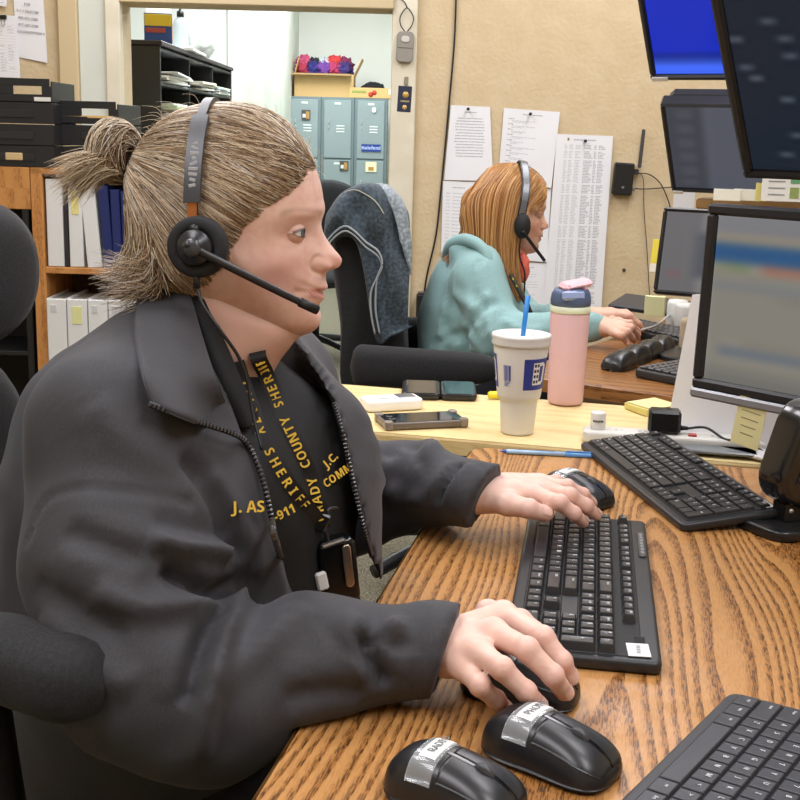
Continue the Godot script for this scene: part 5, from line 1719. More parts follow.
func build_chairs() -> void:
	var plas := mat("1b1c1f", 0.45)
	# chair of the near woman: seen as a back edge and one padded arm at the left
	var c := thing("office_chair", "black padded office chair the near woman sits in", "chair", Transform3D.IDENTITY, "black office chairs")
	var fab := cloth("232427", "17181a", 0.92, 130.0, 3.0, 0.1)
	mats["chair_fabric"] = fab
	var bp := pz(-94, 284, 1.30)
	part("headrest", cushion_mb(0.44, 0.20, 0.12, 4.0, 0.03).commit(), fab, c, T(bp, yaw(78)))
	part("backrest", cushion_mb(0.5, 0.5, 0.12, 4.0, 0.04).commit(), fab, c, T(pz(-88, 560, 1.32) + Vector3(-0.01, 0.0, 0), yaw(78)))
	part("seat", cushion_mb(0.52, 0.54, 0.11).commit(), fab, c, T(Vector3(-0.24, 0.42, -1.26), Basis(Vector3.UP, 0.2) * Basis(Vector3.RIGHT, PI / 2)))
	var arm := PackedVector3Array()
	var ae := pz(102, 690, 0.90)
	var ab := pz(-90, 650, 1.0)
	var am := MB.new()
	var path := smooth_path([ab, ab.lerp(ae, 0.5) + Vector3(0, 0.012, 0), ae], 8)
	var n := path.size()
	for i in n:
		var tt := float(i) / (n - 1)
		var e := 1.0 if tt < 0.8 else sqrt(maxf(1.0 - pow((tt - 0.8) / 0.2, 2.0), 0.0))
		var dirx := (ae - ab).normalized()
		var sd := dirx.cross(Vector3.UP).normalized()
		for j in 20:
			var a := TAU * j / 20
			am.p(path[i] + sd * cos(a) * 0.042 * maxf(e, 0.02) + Vector3.UP * signf(sin(a)) * pow(absf(sin(a)), 0.7) * 0.034 * maxf(e, 0.02))
	am.grid(n, 20, 0, true)
	am.cap(0, 20, path[0], false)
	am.cap((n - 1) * 20, 20, path[n - 1], true)
	part("armrest", am.commit(false, true), fab, c)
	part("arm_post", tube([ab.lerp(ae, 0.4) + Vector3(0, -0.02, 0), Vector3(-0.33, 0.5, -1.0), Vector3(-0.26, 0.39, -1.12)], 0.02, 10), plas, c)
	part("column", lathe([Vector2(0, 0.09), Vector2(0.03, 0.09), Vector2(0.03, 0.3), Vector2(0.05, 0.34), Vector2(0.14, 0.36), Vector2(0, 0.36)], 20), plas, c, T(Vector3(-0.24, 0, -1.26)))
	for k in 5:
		var a := TAU * k / 5.0
		var d := Vector3(cos(a), 0, sin(a))
		var leg := part("leg", tube([Vector3(-0.24, 0.12, -1.26), Vector3(-0.24, 0.1, -1.26) + d * 0.15, Vector3(-0.24, 0.075, -1.26) + d * 0.3], 0.022, 8, 4, 0.016), plas, c)
		part("caster", lathe([Vector2(0, -0.02), Vector2(0.028, -0.012), Vector2(0.028, 0.012), Vector2(0, 0.02)], 14), plas, leg, T(Vector3(-0.24, 0.029, -1.26) + d * 0.3, Basis(Vector3.UP, -a) * Basis(Vector3.RIGHT, PI / 2)))
	part("back_support", box(Vector3(0.03, 0.62, 0.08), 0.006), plas, c, T(Vector3(bp.x - 0.05, 0.62, bp.z)))
	# chair of the far woman, back to the left, with her fleece-lined jacket over it
	var base := pz(395, 330, 3.05)
	var fc := thing("office_chair", "black office chair at the far workstation, denim-blue jacket over it", "chair", T(Vector3(base.x, 0, base.z)), "black office chairs")
	var bx := pz(358, 290, 3.05) - fc.position
	var pts := PackedVector2Array()
	var tl := pz(330, 200, 3.05)
	var outl := []
	for q in [[328, 215], [338, 196], [358, 188], [384, 192], [402, 210], [408, 250], [406, 300], [404, 400], [344, 400], [338, 330], [328, 262]]:
		outl.append(pz(q[0], q[1], 3.05) - fc.position)
	part("backrest", pillow(outl, 0.30, 0.12), fab, fc)
	# padded arms
	for s in [[0.0, 0.27], [-0.50, 0.0]]:
		var a0 := pz(350, 366, 2.85) - fc.position + Vector3(0, 0, s[0])
		var a1 := pz(500, 369, 2.80) - fc.position + Vector3(0, 0, s[0])
		var mm := MB.new()
		var nn := 48
		for i in nn + 1:
			var tt := float(i) / nn
			var e := clampf(minf(sqrt(maxf(1.0 - pow(maxf(0.08 - tt, 0.0) / 0.08, 2.0), 0.0)), sqrt(maxf(1.0 - pow(maxf(tt - 0.85, 0.0) / 0.15, 2.0), 0.0))), 0.02, 1.0)
			var o := a0.lerp(a1, tt)
			for j in 20:
				var a := TAU * j / 20
				mm.p(o + Vector3(0, signf(sin(a)) * pow(absf(sin(a)), 0.6) * lerpf(0.055, 0.034, tt) * e, cos(a) * 0.04 * e))
		mm.grid(nn + 1, 20, 0, true)
		part("armrest", mm.commit(false, true), fab, fc)
		part("arm_post", box(Vector3(0.05, 0.24, 0.02), 0.005), plas, fc, T(a0.lerp(a1, 0.4) + Vector3(0, -0.13, 0)))
	var sy := 0.5
	part("seat", cushion_mb(0.5, 0.5, 0.12).commit(), fab, fc, T(Vector3(0.22, sy, -0.25), Basis(Vector3.RIGHT, PI / 2)))
	part("column", lathe([Vector2(0, 0.09), Vector2(0.03, 0.09), Vector2(0.03, 0.38), Vector2(0.14, 0.44), Vector2(0, 0.44)], 20), plas, fc, T(Vector3(0.2, 0, -0.25)))
	for k in 5:
		var a := TAU * k / 5.0
		var d := Vector3(cos(a), 0, sin(a))
		part("leg", tube([Vector3(0.2, 0.12, -0.25), Vector3(0.2, 0.1, -0.25) + d * 0.15, Vector3(0.2, 0.06, -0.25) + d * 0.3], 0.022, 8, 4, 0.02), plas, fc)
	far_jacket()
	# empty chair in the next room
	var e0 := py(316, 352, 0.05)
	office_chair("empty black swivel chair standing on the carpet near the lockers", Vector3(e0.x - 0.02, 0, e0.z - 0.1), Vector3(-0.2, 0, 1), 0.46, 0.98, 0.42, false)

# closed outline (world-ish points in a plane) inflated to a cushion: thickness th along z, rounded rim
func pillow(outl: Array, th: float, rim: float) -> ArrayMesh:
	var m := MB.new()
	var c := Vector3.ZERO
	var path := smooth_path(outl + [outl[0]], 6)
	var n := path.size() - 1
	for i in n:
		c += path[i] / n
	var lv := 10
	for k in lv + 1:
		var a := -PI / 2 + PI * k / lv
		for i in n:
			var d := path[i] - c
			var inset := rim * 0.25 * (1.0 - cos(a))
			m.p(c + d * (1.0 - inset / maxf(d.length(), 0.05)) + Vector3(0, 0, sin(a) * th * 0.5 - th * 0.5))
	m.grid(lv + 1, n, 0, true)
	m.cap(0, n, c + Vector3(0, 0, -th), false)
	m.cap(lv * n, n, c, true)
	return m.commit(false, true)


func far_jacket() -> void:
	var t := thing("denim_jacket", "dark denim-blue jacket draped over the far office chair", "jacket")
	var m := cloth("4c5b66", "2b353d", 0.9, 60.0, 4.0, 0.3)
	var w := func(x: float, y: float, z: float) -> Vector3: return pz(x, y, z)
	# main panel over the top and down the near face of the chair back
	var g := [
		[w.call(332, 214, 3.16), w.call(344, 197, 3.16), w.call(362, 189, 3.16), w.call(380, 189, 3.16), w.call(396, 196, 3.16), w.call(407, 212, 3.16)],
		[w.call(327, 216, 3.04), w.call(341, 196, 3.03), w.call(360, 187, 3.025), w.call(380, 188, 3.02), w.call(396, 200, 3.03), w.call(409, 222, 3.05)],
		[w.call(325, 230, 3.02), w.call(339, 212, 2.985), w.call(358, 212, 3.02), w.call(377, 220, 2.98), w.call(394, 232, 3.01), w.call(410, 255, 3.03)],
		[w.call(325, 240, 3.02), w.call(338, 226, 3.0), w.call(356, 232, 2.99), w.call(376, 250, 3.01), w.call(393, 278, 2.975), w.call(408, 296, 3.02)],
		[w.call(326, 247, 3.02), w.call(342, 232, 3.01), w.call(357, 240, 2.99), w.call(374, 292, 2.985), w.call(391, 322, 3.0), w.call(408, 322, 3.02)],
		[w.call(327, 250, 3.025), w.call(344, 236, 3.015), w.call(362, 252, 3.0), w.call(376, 338, 3.0), w.call(392, 336, 2.99), w.call(413, 326, 3.03)]]
	part("panel", sheet(g, 0.008), m, t)
	# pale inner side showing at the right edge
	var g2 := [
		[w.call(372, 185, 3.14), w.call(388, 186, 3.14), w.call(402, 200, 3.14)],
		[w.call(376, 186, 3.03), w.call(391, 191, 3.02), w.call(406, 210, 3.03)],
		[w.call(392, 208, 3.0), w.call(400, 222, 3.0), w.call(411, 240, 3.03)],
		[w.call(400, 240, 2.995), w.call(405, 255, 3.0), w.call(411, 275, 3.03)]]
	part("lining", sheet(g2, 0.006), cloth("a9b3ba", "6f7a82", 0.9, 60.0, 3.0, 0.2), t, Transform3D.IDENTITY, "pale grey lining with dark flecks")
	for k in 3:
		var o := k * 2.4
		var pts := [w.call(327, 246 - o, 3.005), w.call(336, 236 - o, 2.992), w.call(345, 231 - o, 2.985), w.call(354, 235 - o * 0.9, 2.975), w.call(366, 247 - o, 2.97), w.call(378, 256 - o, 2.965), w.call(382, 266 - o * 0.4, 2.962), w.call(377, 278, 2.965), w.call(371 + o, 292, 2.97), w.call(371 + o, 312, 2.972), w.call(375 + o, 334, 2.98)]
		part("hem_stitching", tube(pts, 0.0028, 6), mat("9aa2a6" if k != 1 else "222a30", 0.9), t)
	part("seam", tube([w.call(344, 193, 3.02), w.call(356, 190, 3.012), w.call(374, 200, 2.985), w.call(384, 214, 2.972)], 0.0015, 5), mat("a9aa98", 0.8), t)

# ---------- smooth bodies: distance field on a grid, meshed as surface nets ----------
class Field:
	var o: Vector3
	var nx: int
	var ny: int
	var nz: int
	var h: float
	var d: PackedFloat32Array
	func _init(lo: Vector3, hi: Vector3, cell: float) -> void:
		o = lo
		h = cell
		nx = int(ceil((hi.x - lo.x) / cell)) + 1
		ny = int(ceil((hi.y - lo.y) / cell)) + 1
		nz = int(ceil((hi.z - lo.z) / cell)) + 1
		d = PackedFloat32Array()
		d.resize(nx * ny * nz)
		d.fill(1.0)
	# tapered capsule; squash > 1 widens it along axis ax
	func cap(a: Vector3, b: Vector3, ra: float, rb: float, k: float, ax := Vector3.ZERO, squash := 1.0) -> void:
		var r := maxf(ra, rb) * maxf(squash, 1.0) + k + h * 2.5
		var lo := (Vector3(minf(a.x, b.x), minf(a.y, b.y), minf(a.z, b.z)) - Vector3.ONE * r - o) / h
		var hi := (Vector3(maxf(a.x, b.x), maxf(a.y, b.y), maxf(a.z, b.z)) + Vector3.ONE * r - o) / h
		var ba := b - a
		var l2 := maxf(ba.length_squared(), 1e-9)
		var q := 1.0 / squash - 1.0
		var dr := rb - ra
		for iz in range(maxi(int(lo.z), 0), mini(int(hi.z) + 1, nz)):
			for iy in range(maxi(int(lo.y), 0), mini(int(hi.y) + 1, ny)):
				var row := (iz * ny + iy) * nx
				for ix in range(maxi(int(lo.x), 0), mini(int(hi.x) + 1, nx)):
					var v := o + Vector3(ix, iy, iz) * h - a
					var t := clampf(v.dot(ba) / l2, 0.0, 1.0)
					v -= ba * t
					if q != 0.0:
						v += ax * (v.dot(ax) * q)
					var e := v.length() - ra - dr * t
					var c := d[row + ix]
					if k > 0.0:
						var m := k - absf(e - c)
						if m > 0.0:
							d[row + ix] = minf(e, c) - m * m / (4.0 * k)
						elif e < c:
							d[row + ix] = e
					elif e < c:
						d[row + ix] = e
	func chain(p: Array, k: float) -> void:       # [[point, radius], ...]
		for i in p.size() - 1:
			cap(p[i][0], p[i + 1][0], p[i][1], p[i + 1][1], k)
	func sample(p: Vector3) -> float:
		var g := (p - o) / h
		var x := int(floor(g.x))
		var y := int(floor(g.y))
		var z := int(floor(g.z))
		if x < 0 or y < 0 or z < 0 or x >= nx - 1 or y >= ny - 1 or z >= nz - 1:
			return 1.0
		var f := g - Vector3(x, y, z)
		var b := (z * ny + y) * nx + x
		var s := nx * ny
		var a0 := lerpf(lerpf(d[b], d[b + 1], f.x), lerpf(d[b + nx], d[b + nx + 1], f.x), f.y)
		var a1 := lerpf(lerpf(d[b + s], d[b + s + 1], f.x), lerpf(d[b + s + nx], d[b + s + nx + 1], f.x), f.y)
		return lerpf(a0, a1, f.z)
	func grad(p: Vector3) -> Vector3:
		var e := h * 0.7
		return Vector3(sample(p + Vector3(e, 0, 0)) - sample(p - Vector3(e, 0, 0)), sample(p + Vector3(0, e, 0)) - sample(p - Vector3(0, e, 0)), sample(p + Vector3(0, 0, e)) - sample(p - Vector3(0, 0, e))).normalized()
	func trace(from: Vector3, dir: Vector3, t0 := 0.5, t1 := 4.0) -> Vector3:
		var u := dir.normalized()
		var t := t0
		while t < t1:
			var e := sample(from + u * t)
			if e < 0.0005:
				break
			t += clampf(e * 0.8, 0.001, 0.05)
		return from + u * t
	func net() -> Array:      # [vertices, indices]
		var vs := PackedVector3Array()
		var ix := PackedInt32Array()
		var id := {}
		var s := nx * ny
		var lim := h * 2.2
		for z in nz - 1:
			for y in ny - 1:
				var row := (z * ny + y) * nx
				for x in nx - 1:
					var b := row + x
					var e0 := d[b]
					if e0 > lim or e0 < -lim:
						continue
					var e1 := d[b + 1]
					var e2 := d[b + nx]
					var e3 := d[b + nx + 1]
					var e4 := d[b + s]
					var e5 := d[b + s + 1]
					var e6 := d[b + s + nx]
					var e7 := d[b + s + nx + 1]
					var mn := minf(minf(minf(e0, e1), minf(e2, e3)), minf(minf(e4, e5), minf(e6, e7)))
					var mx := maxf(maxf(maxf(e0, e1), maxf(e2, e3)), maxf(maxf(e4, e5), maxf(e6, e7)))
					if mn >= 0.0 or mx < 0.0:
						continue
					var p := Vector3.ZERO
					var n := 0
					if (e0 < 0) != (e1 < 0):
						p += Vector3(e0 / (e0 - e1), 0, 0)
						n += 1
					if (e2 < 0) != (e3 < 0):
						p += Vector3(e2 / (e2 - e3), 1, 0)
						n += 1
					if (e4 < 0) != (e5 < 0):
						p += Vector3(e4 / (e4 - e5), 0, 1)
						n += 1
					if (e6 < 0) != (e7 < 0):
						p += Vector3(e6 / (e6 - e7), 1, 1)
						n += 1
					if (e0 < 0) != (e2 < 0):
						p += Vector3(0, e0 / (e0 - e2), 0)
						n += 1
					if (e1 < 0) != (e3 < 0):
						p += Vector3(1, e1 / (e1 - e3), 0)
						n += 1
					if (e4 < 0) != (e6 < 0):
						p += Vector3(0, e4 / (e4 - e6), 1)
						n += 1
					if (e5 < 0) != (e7 < 0):
						p += Vector3(1, e5 / (e5 - e7), 1)
						n += 1
					if (e0 < 0) != (e4 < 0):
						p += Vector3(0, 0, e0 / (e0 - e4))
						n += 1
					if (e1 < 0) != (e5 < 0):
						p += Vector3(1, 0, e1 / (e1 - e5))
						n += 1
					if (e2 < 0) != (e6 < 0):
						p += Vector3(0, 1, e2 / (e2 - e6))
						n += 1
					if (e3 < 0) != (e7 < 0):
						p += Vector3(1, 1, e3 / (e3 - e7))
						n += 1
					id[b] = vs.size()
					vs.append(o + (Vector3(x, y, z) + p / n) * h)
		for b in id:
			var e := d[b] < 0.0
			# edges along x, y, z from the cell's first corner
			if e != (d[b + 1] < 0.0):
				_face(ix, id, b, b - nx, b - nx - s, b - s, e)
			if e != (d[b + nx] < 0.0):
				_face(ix, id, b, b - s, b - s - 1, b - 1, e)
			if e != (d[b + s] < 0.0):
				_face(ix, id, b, b - 1, b - 1 - nx, b - nx, e)
		return [vs, ix]
	func _face(ix: PackedInt32Array, id: Dictionary, a: int, b: int, c: int, e: int, flip: bool) -> void:
		if not (id.has(b) and id.has(c) and id.has(e)):
			return
		var q := [id[a], id[b], id[c], id[e]] if flip else [id[a], id[e], id[c], id[b]]
		ix.append_array(PackedInt32Array([q[0], q[1], q[2], q[0], q[2], q[3]]))

# vertices of a net into a mesh builder; orient so that faces look outward
func net_mb(f: Field, col := Color.WHITE) -> MB:
	var r := f.net()
	var m := MB.new()
	m.v = r[0]
	m.ix = r[1]
	m.c.resize(m.v.size())
	m.c.fill(col)
	m.uv.resize(m.v.size())
	return m

func polygon_sd(p: Vector2, poly: PackedVector2Array) -> float:
	var best := 1e9
	var n := poly.size()
	for i in n:
		var a := poly[i]
		var ab := poly[(i + 1) % n] - a
		var t := clampf((p - a).dot(ab) / ab.length_squared(), 0.0, 1.0)
		best = minf(best, (p - a - ab * t).length_squared())
	best = sqrt(best)
	return -best if Geometry2D.is_point_in_polygon(p, poly) else best

# cloth folds: ridges (or creases, with a negative height) along lines laid on the surface
func add_folds(m: MB, f: Field, folds: Array, rough := 0.0, seed_ := 1) -> void:
	var n := m.v.size()
	var off := PackedFloat32Array()
	off.resize(n)
	for fo in folds:
		var pts := PackedVector3Array()
		var lo := Vector3.ONE * 1e9
		var hi := -lo
		var w: float = fo[2]
		for q in smooth_path(fo[0].map(func(e): return f.trace(CAM, ray(e[0], e[1]))), 5):
			pts.append(q)
			lo = lo.min(q)
			hi = hi.max(q)
		lo -= Vector3.ONE * w * 3.0
		hi += Vector3.ONE * w * 3.0
		var np := pts.size()
		for i in n:
			var v := m.v[i]
			if v.x < lo.x or v.y < lo.y or v.z < lo.z or v.x > hi.x or v.y > hi.y or v.z > hi.z:
				continue
			var best := 1e9
			var at := 0.0
			for k in np - 1:
				var ab := pts[k + 1] - pts[k]
				var t := clampf((v - pts[k]).dot(ab) / maxf(ab.length_squared(), 1e-9), 0.0, 1.0)
				var e := (v - pts[k] - ab * t).length_squared()
				if e < best:
					best = e
					at = (k + t) / (np - 1)
			var fade := smoothstep(0.0, 0.18, at) * (1.0 - smoothstep(0.82, 1.0, at)) if fo.size() < 4 else 1.0
			var x := best / (w * w)
			off[i] += fo[1] * fade * (exp(-x) - 0.4 * exp(-x / 4.5))
	var ns := FastNoiseLite.new()
	ns.seed = seed_
	ns.frequency = 7.0
	ns.fractal_octaves = 2
	for i in n:
		var v := m.v[i]
		var e := off[i] + rough * ns.get_noise_3dv(v)
		if e != 0.0:
			m.v[i] = v + f.grad(v) * e

# ---------- heads ----------
# A head is drawn from its profile (millimetres; x to the face, y up) and its half width.
class HeadShape:
	var base := PackedFloat32Array()     # smooth profile radius by angle
	var detail := PackedFloat32Array()   # nose, lips, chin added near the middle
	var spread := PackedFloat32Array()   # how wide that detail runs
	var W := 76.0
	const N := 1440
	func table(pts: Array) -> PackedFloat32Array:
		var t := PackedFloat32Array()
		t.resize(N)
		t.fill(-1.0)
		var n := pts.size()
		for i in n:
			var a: Vector2 = pts[(i - 1 + n) % n]
			var b: Vector2 = pts[i]
			var c: Vector2 = pts[(i + 1) % n]
			var e: Vector2 = pts[(i + 2) % n]
			for k in 200:
				var q := b.cubic_interpolate(c, a, e, k / 200.0)
				var id := int(fposmod(q.angle(), TAU) / TAU * N) % N
				t[id] = q.length()
		for i in N:
			if t[i] < 0.0:
				var j := i
				while t[(j + N) % N] < 0.0:
					j -= 1
				t[i] = t[(j + N) % N]
		return t
	func look(t: PackedFloat32Array, a: float) -> float:
		var x := fposmod(a, TAU) / TAU * N
		var i := int(x)
		return lerpf(t[i % N], t[(i + 1) % N], x - i)
	func surf(phi: float, tt: float, off := 0.0) -> Vector3:     # tt in [-pi/2, pi/2]
		var rho := cos(tt)
		var jaw := maxf(0.0, cos(phi + 0.95)) 
		var w := W * (1.0 - 0.22 * jaw * jaw * rho)
		var z := signf(tt) * w * pow(maxf(1.0 - pow(rho, 2.2), 0.0), 0.5)
		var rb := look(base, phi)
		var r := rb * rho
		var dt := look(detail, phi)
		if dt != 0.0 and rho > 0.4:
			var s := look(spread, phi)
			r += dt * exp(-(z * z) / (s * s))
		r += off * rho
		return Vector3(cos(phi) * r, sin(phi) * r, z + off * sin(tt))

const FACE_C := Vector2(228, 225)
func make_head(nose := 1.0) -> HeadShape:
	var hs := HeadShape.new()
	var base := []
	var c := FACE_C
	for q in [[321, 182], [323.5, 197], [324, 209], [321.5, 222], [320, 240], [320, 260], [320, 280], [319, 300], [317, 316], [308, 331], [290, 337], [262, 336], [225, 328], [190, 312], [162, 288], [145, 258], [135, 220], [136, 182], [152, 148], [182, 124], [222, 115], [264, 120], [296, 140], [313, 162]]:
		base.append(Vector2(q[0] - c.x, c.y - q[1]))
	var full := []
	for q in [[321, 182], [323.5, 197], [325.5, 209], [321.5, 222], [323, 231], [328.5, 241], [335.5, 250], [341, 256.5], [341.8, 261], [338.5, 266.5], [331, 269], [326, 272], [325.5, 277], [325.5, 281], [327, 285], [326, 288.5], [320.5, 291], [323.5, 294], [323.5, 298], [319, 303], [317, 307], [319.5, 313], [320, 320], [316.5, 328], [309, 334], [290, 338], [262, 336], [225, 328], [190, 312], [162, 288], [145, 258], [135, 220], [136, 182], [152, 148], [182, 124], [222, 115], [264, 120], [296, 140], [313, 162]]:
		full.append(Vector2(q[0] - c.x, c.y - q[1]))
	hs.base = hs.table(base)
	var f := hs.table(full)
	hs.detail.resize(HeadShape.N)
	hs.spread.resize(HeadShape.N)
	for i in HeadShape.N:
		var a := rad_to_deg(i * TAU / HeadShape.N)
		if a > 180.0:
			a -= 360.0
		hs.detail[i] = f[i] - hs.base[i]
		if absf(hs.detail[i]) < 0.3:
			hs.detail[i] = 0.0
		var s := 26.0
		if a > 8.0:
			s = 40.0
		elif a > -6.0:
			s = lerpf(9.0, 22.0, (a + 6.0) / 14.0)
		elif a > -18.0:
			s = lerpf(13.5, 9.0, (a + 18.0) / 12.0)
		elif a > -27.0:
			s = 14.0
		hs.spread[i] = s
		if a > -28.0 and a < 2.0:
			hs.detail[i] *= nose
	for pass_ in 3:
		var w := hs.spread.duplicate()
		for i in HeadShape.N:
			var acc := 0.0
			for k in range(-14, 15):
				acc += w[(i + k + HeadShape.N) % HeadShape.N]
			hs.spread[i] = acc / 29.0
	# smooth the tables a little
	for pass_ in 2:
		var t := hs.base.duplicate()
		for i in HeadShape.N:
			var acc := 0.0
			for k in range(-14, 15):
				acc += t[(i + k + HeadShape.N) % HeadShape.N]
			hs.base[i] = acc / 29.0
		var u := hs.detail.duplicate()
		for i in HeadShape.N:
			var acc := 0.0
			for k in range(-2, 3):
				acc += u[(i + k + HeadShape.N) % HeadShape.N]
			hs.detail[i] = acc / 5.0
	return hs

func dab(p: Vector2, c: Vector2, rx: float, ry: float) -> float:
	var q := (p - c) / Vector2(rx, ry)
	return exp(-q.length_squared())

func seg_d(p: Vector2, a: Vector2, b: Vector2) -> float:
	var ab := b - a
	var t := clampf((p - a).dot(ab) / ab.length_squared(), 0.0, 1.0)
	return (p - a - ab * t).length()

# mesh of head and face, in millimetres around FACE_C; vertex colours are skin, lips and brows
func head_mb(hs: HeadShape, skin: Color, warm: Color, lip: Color, brow: Color) -> MB:
	var m := MB.new()
	var cols := 240
	var rows := 120
	var ns := FastNoiseLite.new()
	ns.frequency = 0.09
	ns.fractal_octaves = 3
	for i in rows + 1:
		var u := -1.0 + 2.0 * i / rows
		var tt := u * PI * 0.5 * 0.999
		for j in cols:
			# more columns over the face
			var a := TAU * j / cols
			var phi := a - 0.62 * sin(a + 0.28)
			var p := hs.surf(phi, tt)
			var q := Vector2(p.x + FACE_C.x, FACE_C.y - p.y)
			var az := absf(p.z)
			var up := 0.0
			var col := skin
			if p.x > 20.0 and p.y < 80.0 and p.y > -125.0:
				var sock := dab(q, Vector2(303, 232), 15, 10) * smoothstep(8.0, 20.0, az)
				up -= 5.0 * sock
				up += 2.2 * dab(q, Vector2(309, 212), 14, 5) * smoothstep(6.0, 14.0, az)
				up += 3.2 * dab(q, Vector2(283, 258), 22, 14)
				up += 2.0 * dab(q, Vector2(292, 322), 20, 10)
				up += 5.5 * dab(Vector2(q.x, q.y), Vector2(326, 263.5), 7.0, 6.0) * exp(-pow((az - 13.0) / 6.0, 2.0))
				up -= 2.0 * exp(-pow((Vector2(q.x - 325.0, (q.y - 263.0) * 1.1).length() - 10.5) / 2.2, 2.0)) * (1.0 if q.x < 325.0 else 0.0) * smoothstep(325.0, 320.0, q.x)
				up -= 3.0 * dab(q, Vector2(331, 269.5), 4, 2.2) * exp(-pow((az - 7.0) / 3.5, 2.0))
				var fold := seg_d(q, Vector2(319, 267), Vector2(304, 288))
				up -= 0.8 * exp(-pow(fold / 4.6, 2.0)) * smoothstep(12.0, 18.0, az)
				up += 1.2 * dab(q, Vector2(302, 274), 9, 9)
				var mouth := seg_d(q, Vector2(326, 291), Vector2(301, 286.5))
				up -= 1.6 * exp(-pow(mouth / 1.3, 2.0)) * smoothstep(48.0, 40.0, az)
				var lipm := exp(-pow(seg_d(q, Vector2(327, 288), Vector2(307, 287)) / 2.4, 4.0)) + exp(-pow(seg_d(q, Vector2(325, 295), Vector2(307, 289)) / 2.8, 4.0))
				lipm = clampf(lipm, 0.0, 1.0) * smoothstep(30.0, 24.0, az)
				up += 0.5 * lipm
				col = col.lerp(warm, clampf(0.8 * dab(q, Vector2(285, 268), 30, 22) + 0.6 * dab(q, Vector2(334, 260), 9, 9) + 0.45 * dab(q, Vector2(312, 322), 16, 10), 0.0, 1.0))
				col = col.lerp(lip, lipm * 0.85)
				var br := exp(-pow((q.y - (207.5 + 0.012 * pow(q.x - 305.0, 2.0))) / 3.4, 2.0)) * smoothstep(286.0, 294.0, q.x) * smoothstep(6.0, 12.0, az)
				col = col.lerp(brow, br * 0.75)
				col = col.lerp(warm, 0.35 * sock)
			var nn := ns.get_noise_3dv(p)
			col = col.lerp(warm, clampf(0.15 + nn * 0.5, 0.0, 0.5))
			var dirv := Vector3(cos(phi) * cos(tt), sin(phi) * cos(tt), sin(tt))
			m.col = col
			m.p(p + dirv * up)
	m.grid(rows + 1, cols, 0, true)
	return m

func eye_into(person: Node3D, at: Transform3D, iris: String, sc: float) -> void:
	# at: local x looks forward, y up, centre of the eyeball
	part("eyeball", lathe_ball(11.5 * sc, 20), mat("d8d2cb", 0.25), person, at)
	var cap := func(r: float, a: float) -> ArrayMesh:
		var pr := []
		for i in 7:
			pr.append(Vector2(sin(a * (1.0 - i / 6.0)) * r, cos(a * (1.0 - i / 6.0)) * r))
		return lathe(pr, 24)
	var ir := part("iris", cap.call(11.8 * sc, 0.50), mat(iris, 0.12), person, at * T(Vector3.ZERO, Basis(Vector3.BACK, -PI / 2)))
	part("pupil", cap.call(12.0 * sc, 0.22), mat("0a0a0c", 0.1), ir)

func lathe_ball(r: float, n: int) -> ArrayMesh:
	var pr := []
	for i in n + 1:
		var a := -PI / 2 + PI * i / n
		pr.append(Vector2(cos(a) * r, sin(a) * r))
	return lathe(pr, n * 2)

# eyelids: two bands of a sphere a little larger than the eyeball
func lids_mb(col: Color, open_up: float, open_dn: float) -> MB:
	var m := MB.new()
	for s in 2:
		var b := m.v.size()
		for i in 9:
			for j in 21:
				var az := lerpf(-1.9, 1.9, j / 20.0) * (1.0 if s == 0 else -1.0)
				# the lids meet at the corners of the eye
				var arch := maxf(0.0, 1.0 - pow(absf(az) / 1.25, 2.0))
				var from := (open_up if s == 0 else open_dn) * arch - 0.04
				var el := lerpf(from, 1.5 if s == 0 else -1.5, pow(i / 8.0, 1.4))
				var r := 12.3 + (0.5 if i == 0 else 0.0) - (0.5 * pow(i / 8.0, 1.2) if s == 1 else 0.0)
				m.col = col if i > (1 if s == 0 else 0) or arch < 0.08 else Color(0.13, 0.075, 0.06)
				m.p(Vector3(cos(el) * cos(az), sin(el), cos(el) * sin(az)) * r)
		m.grid(9, 21, b, false)
	return m

# thin strand appended as a three-sided tapered tube
func strand(m: MB, pts: PackedVector3Array, r: float, col: Color, tip := 0.35) -> void:
	var n := pts.size()
	var b := m.v.size()
	m.col = col
	var up := Vector3(0.21, 0.53, 0.82)
	for i in n:
		var t := (pts[mini(i + 1, n - 1)] - pts[maxi(i - 1, 0)]).normalized()
		var s := t.cross(up).normalized()
		var w := s.cross(t)
		var rr := r * lerpf(1.0, tip, pow(float(i) / (n - 1), 2.0))
		m.p(pts[i] + s * rr)
		m.p(pts[i] - s * rr * 0.5 + w * rr * 0.87)
		m.p(pts[i] - s * rr * 0.5 - w * rr * 0.87)
	for i in n - 1:
		for j in 3:
			var k := (j + 1) % 3
			m.quad(b + i * 3 + j, b + i * 3 + k, b + (i + 1) * 3 + k, b + (i + 1) * 3 + j)

func sphere_dir(phi: float, tt: float) -> Vector3:
	return Vector3(cos(phi) * cos(tt), sin(phi) * cos(tt), sin(tt))

func build_people() -> void:
	near_woman()
	far_woman()

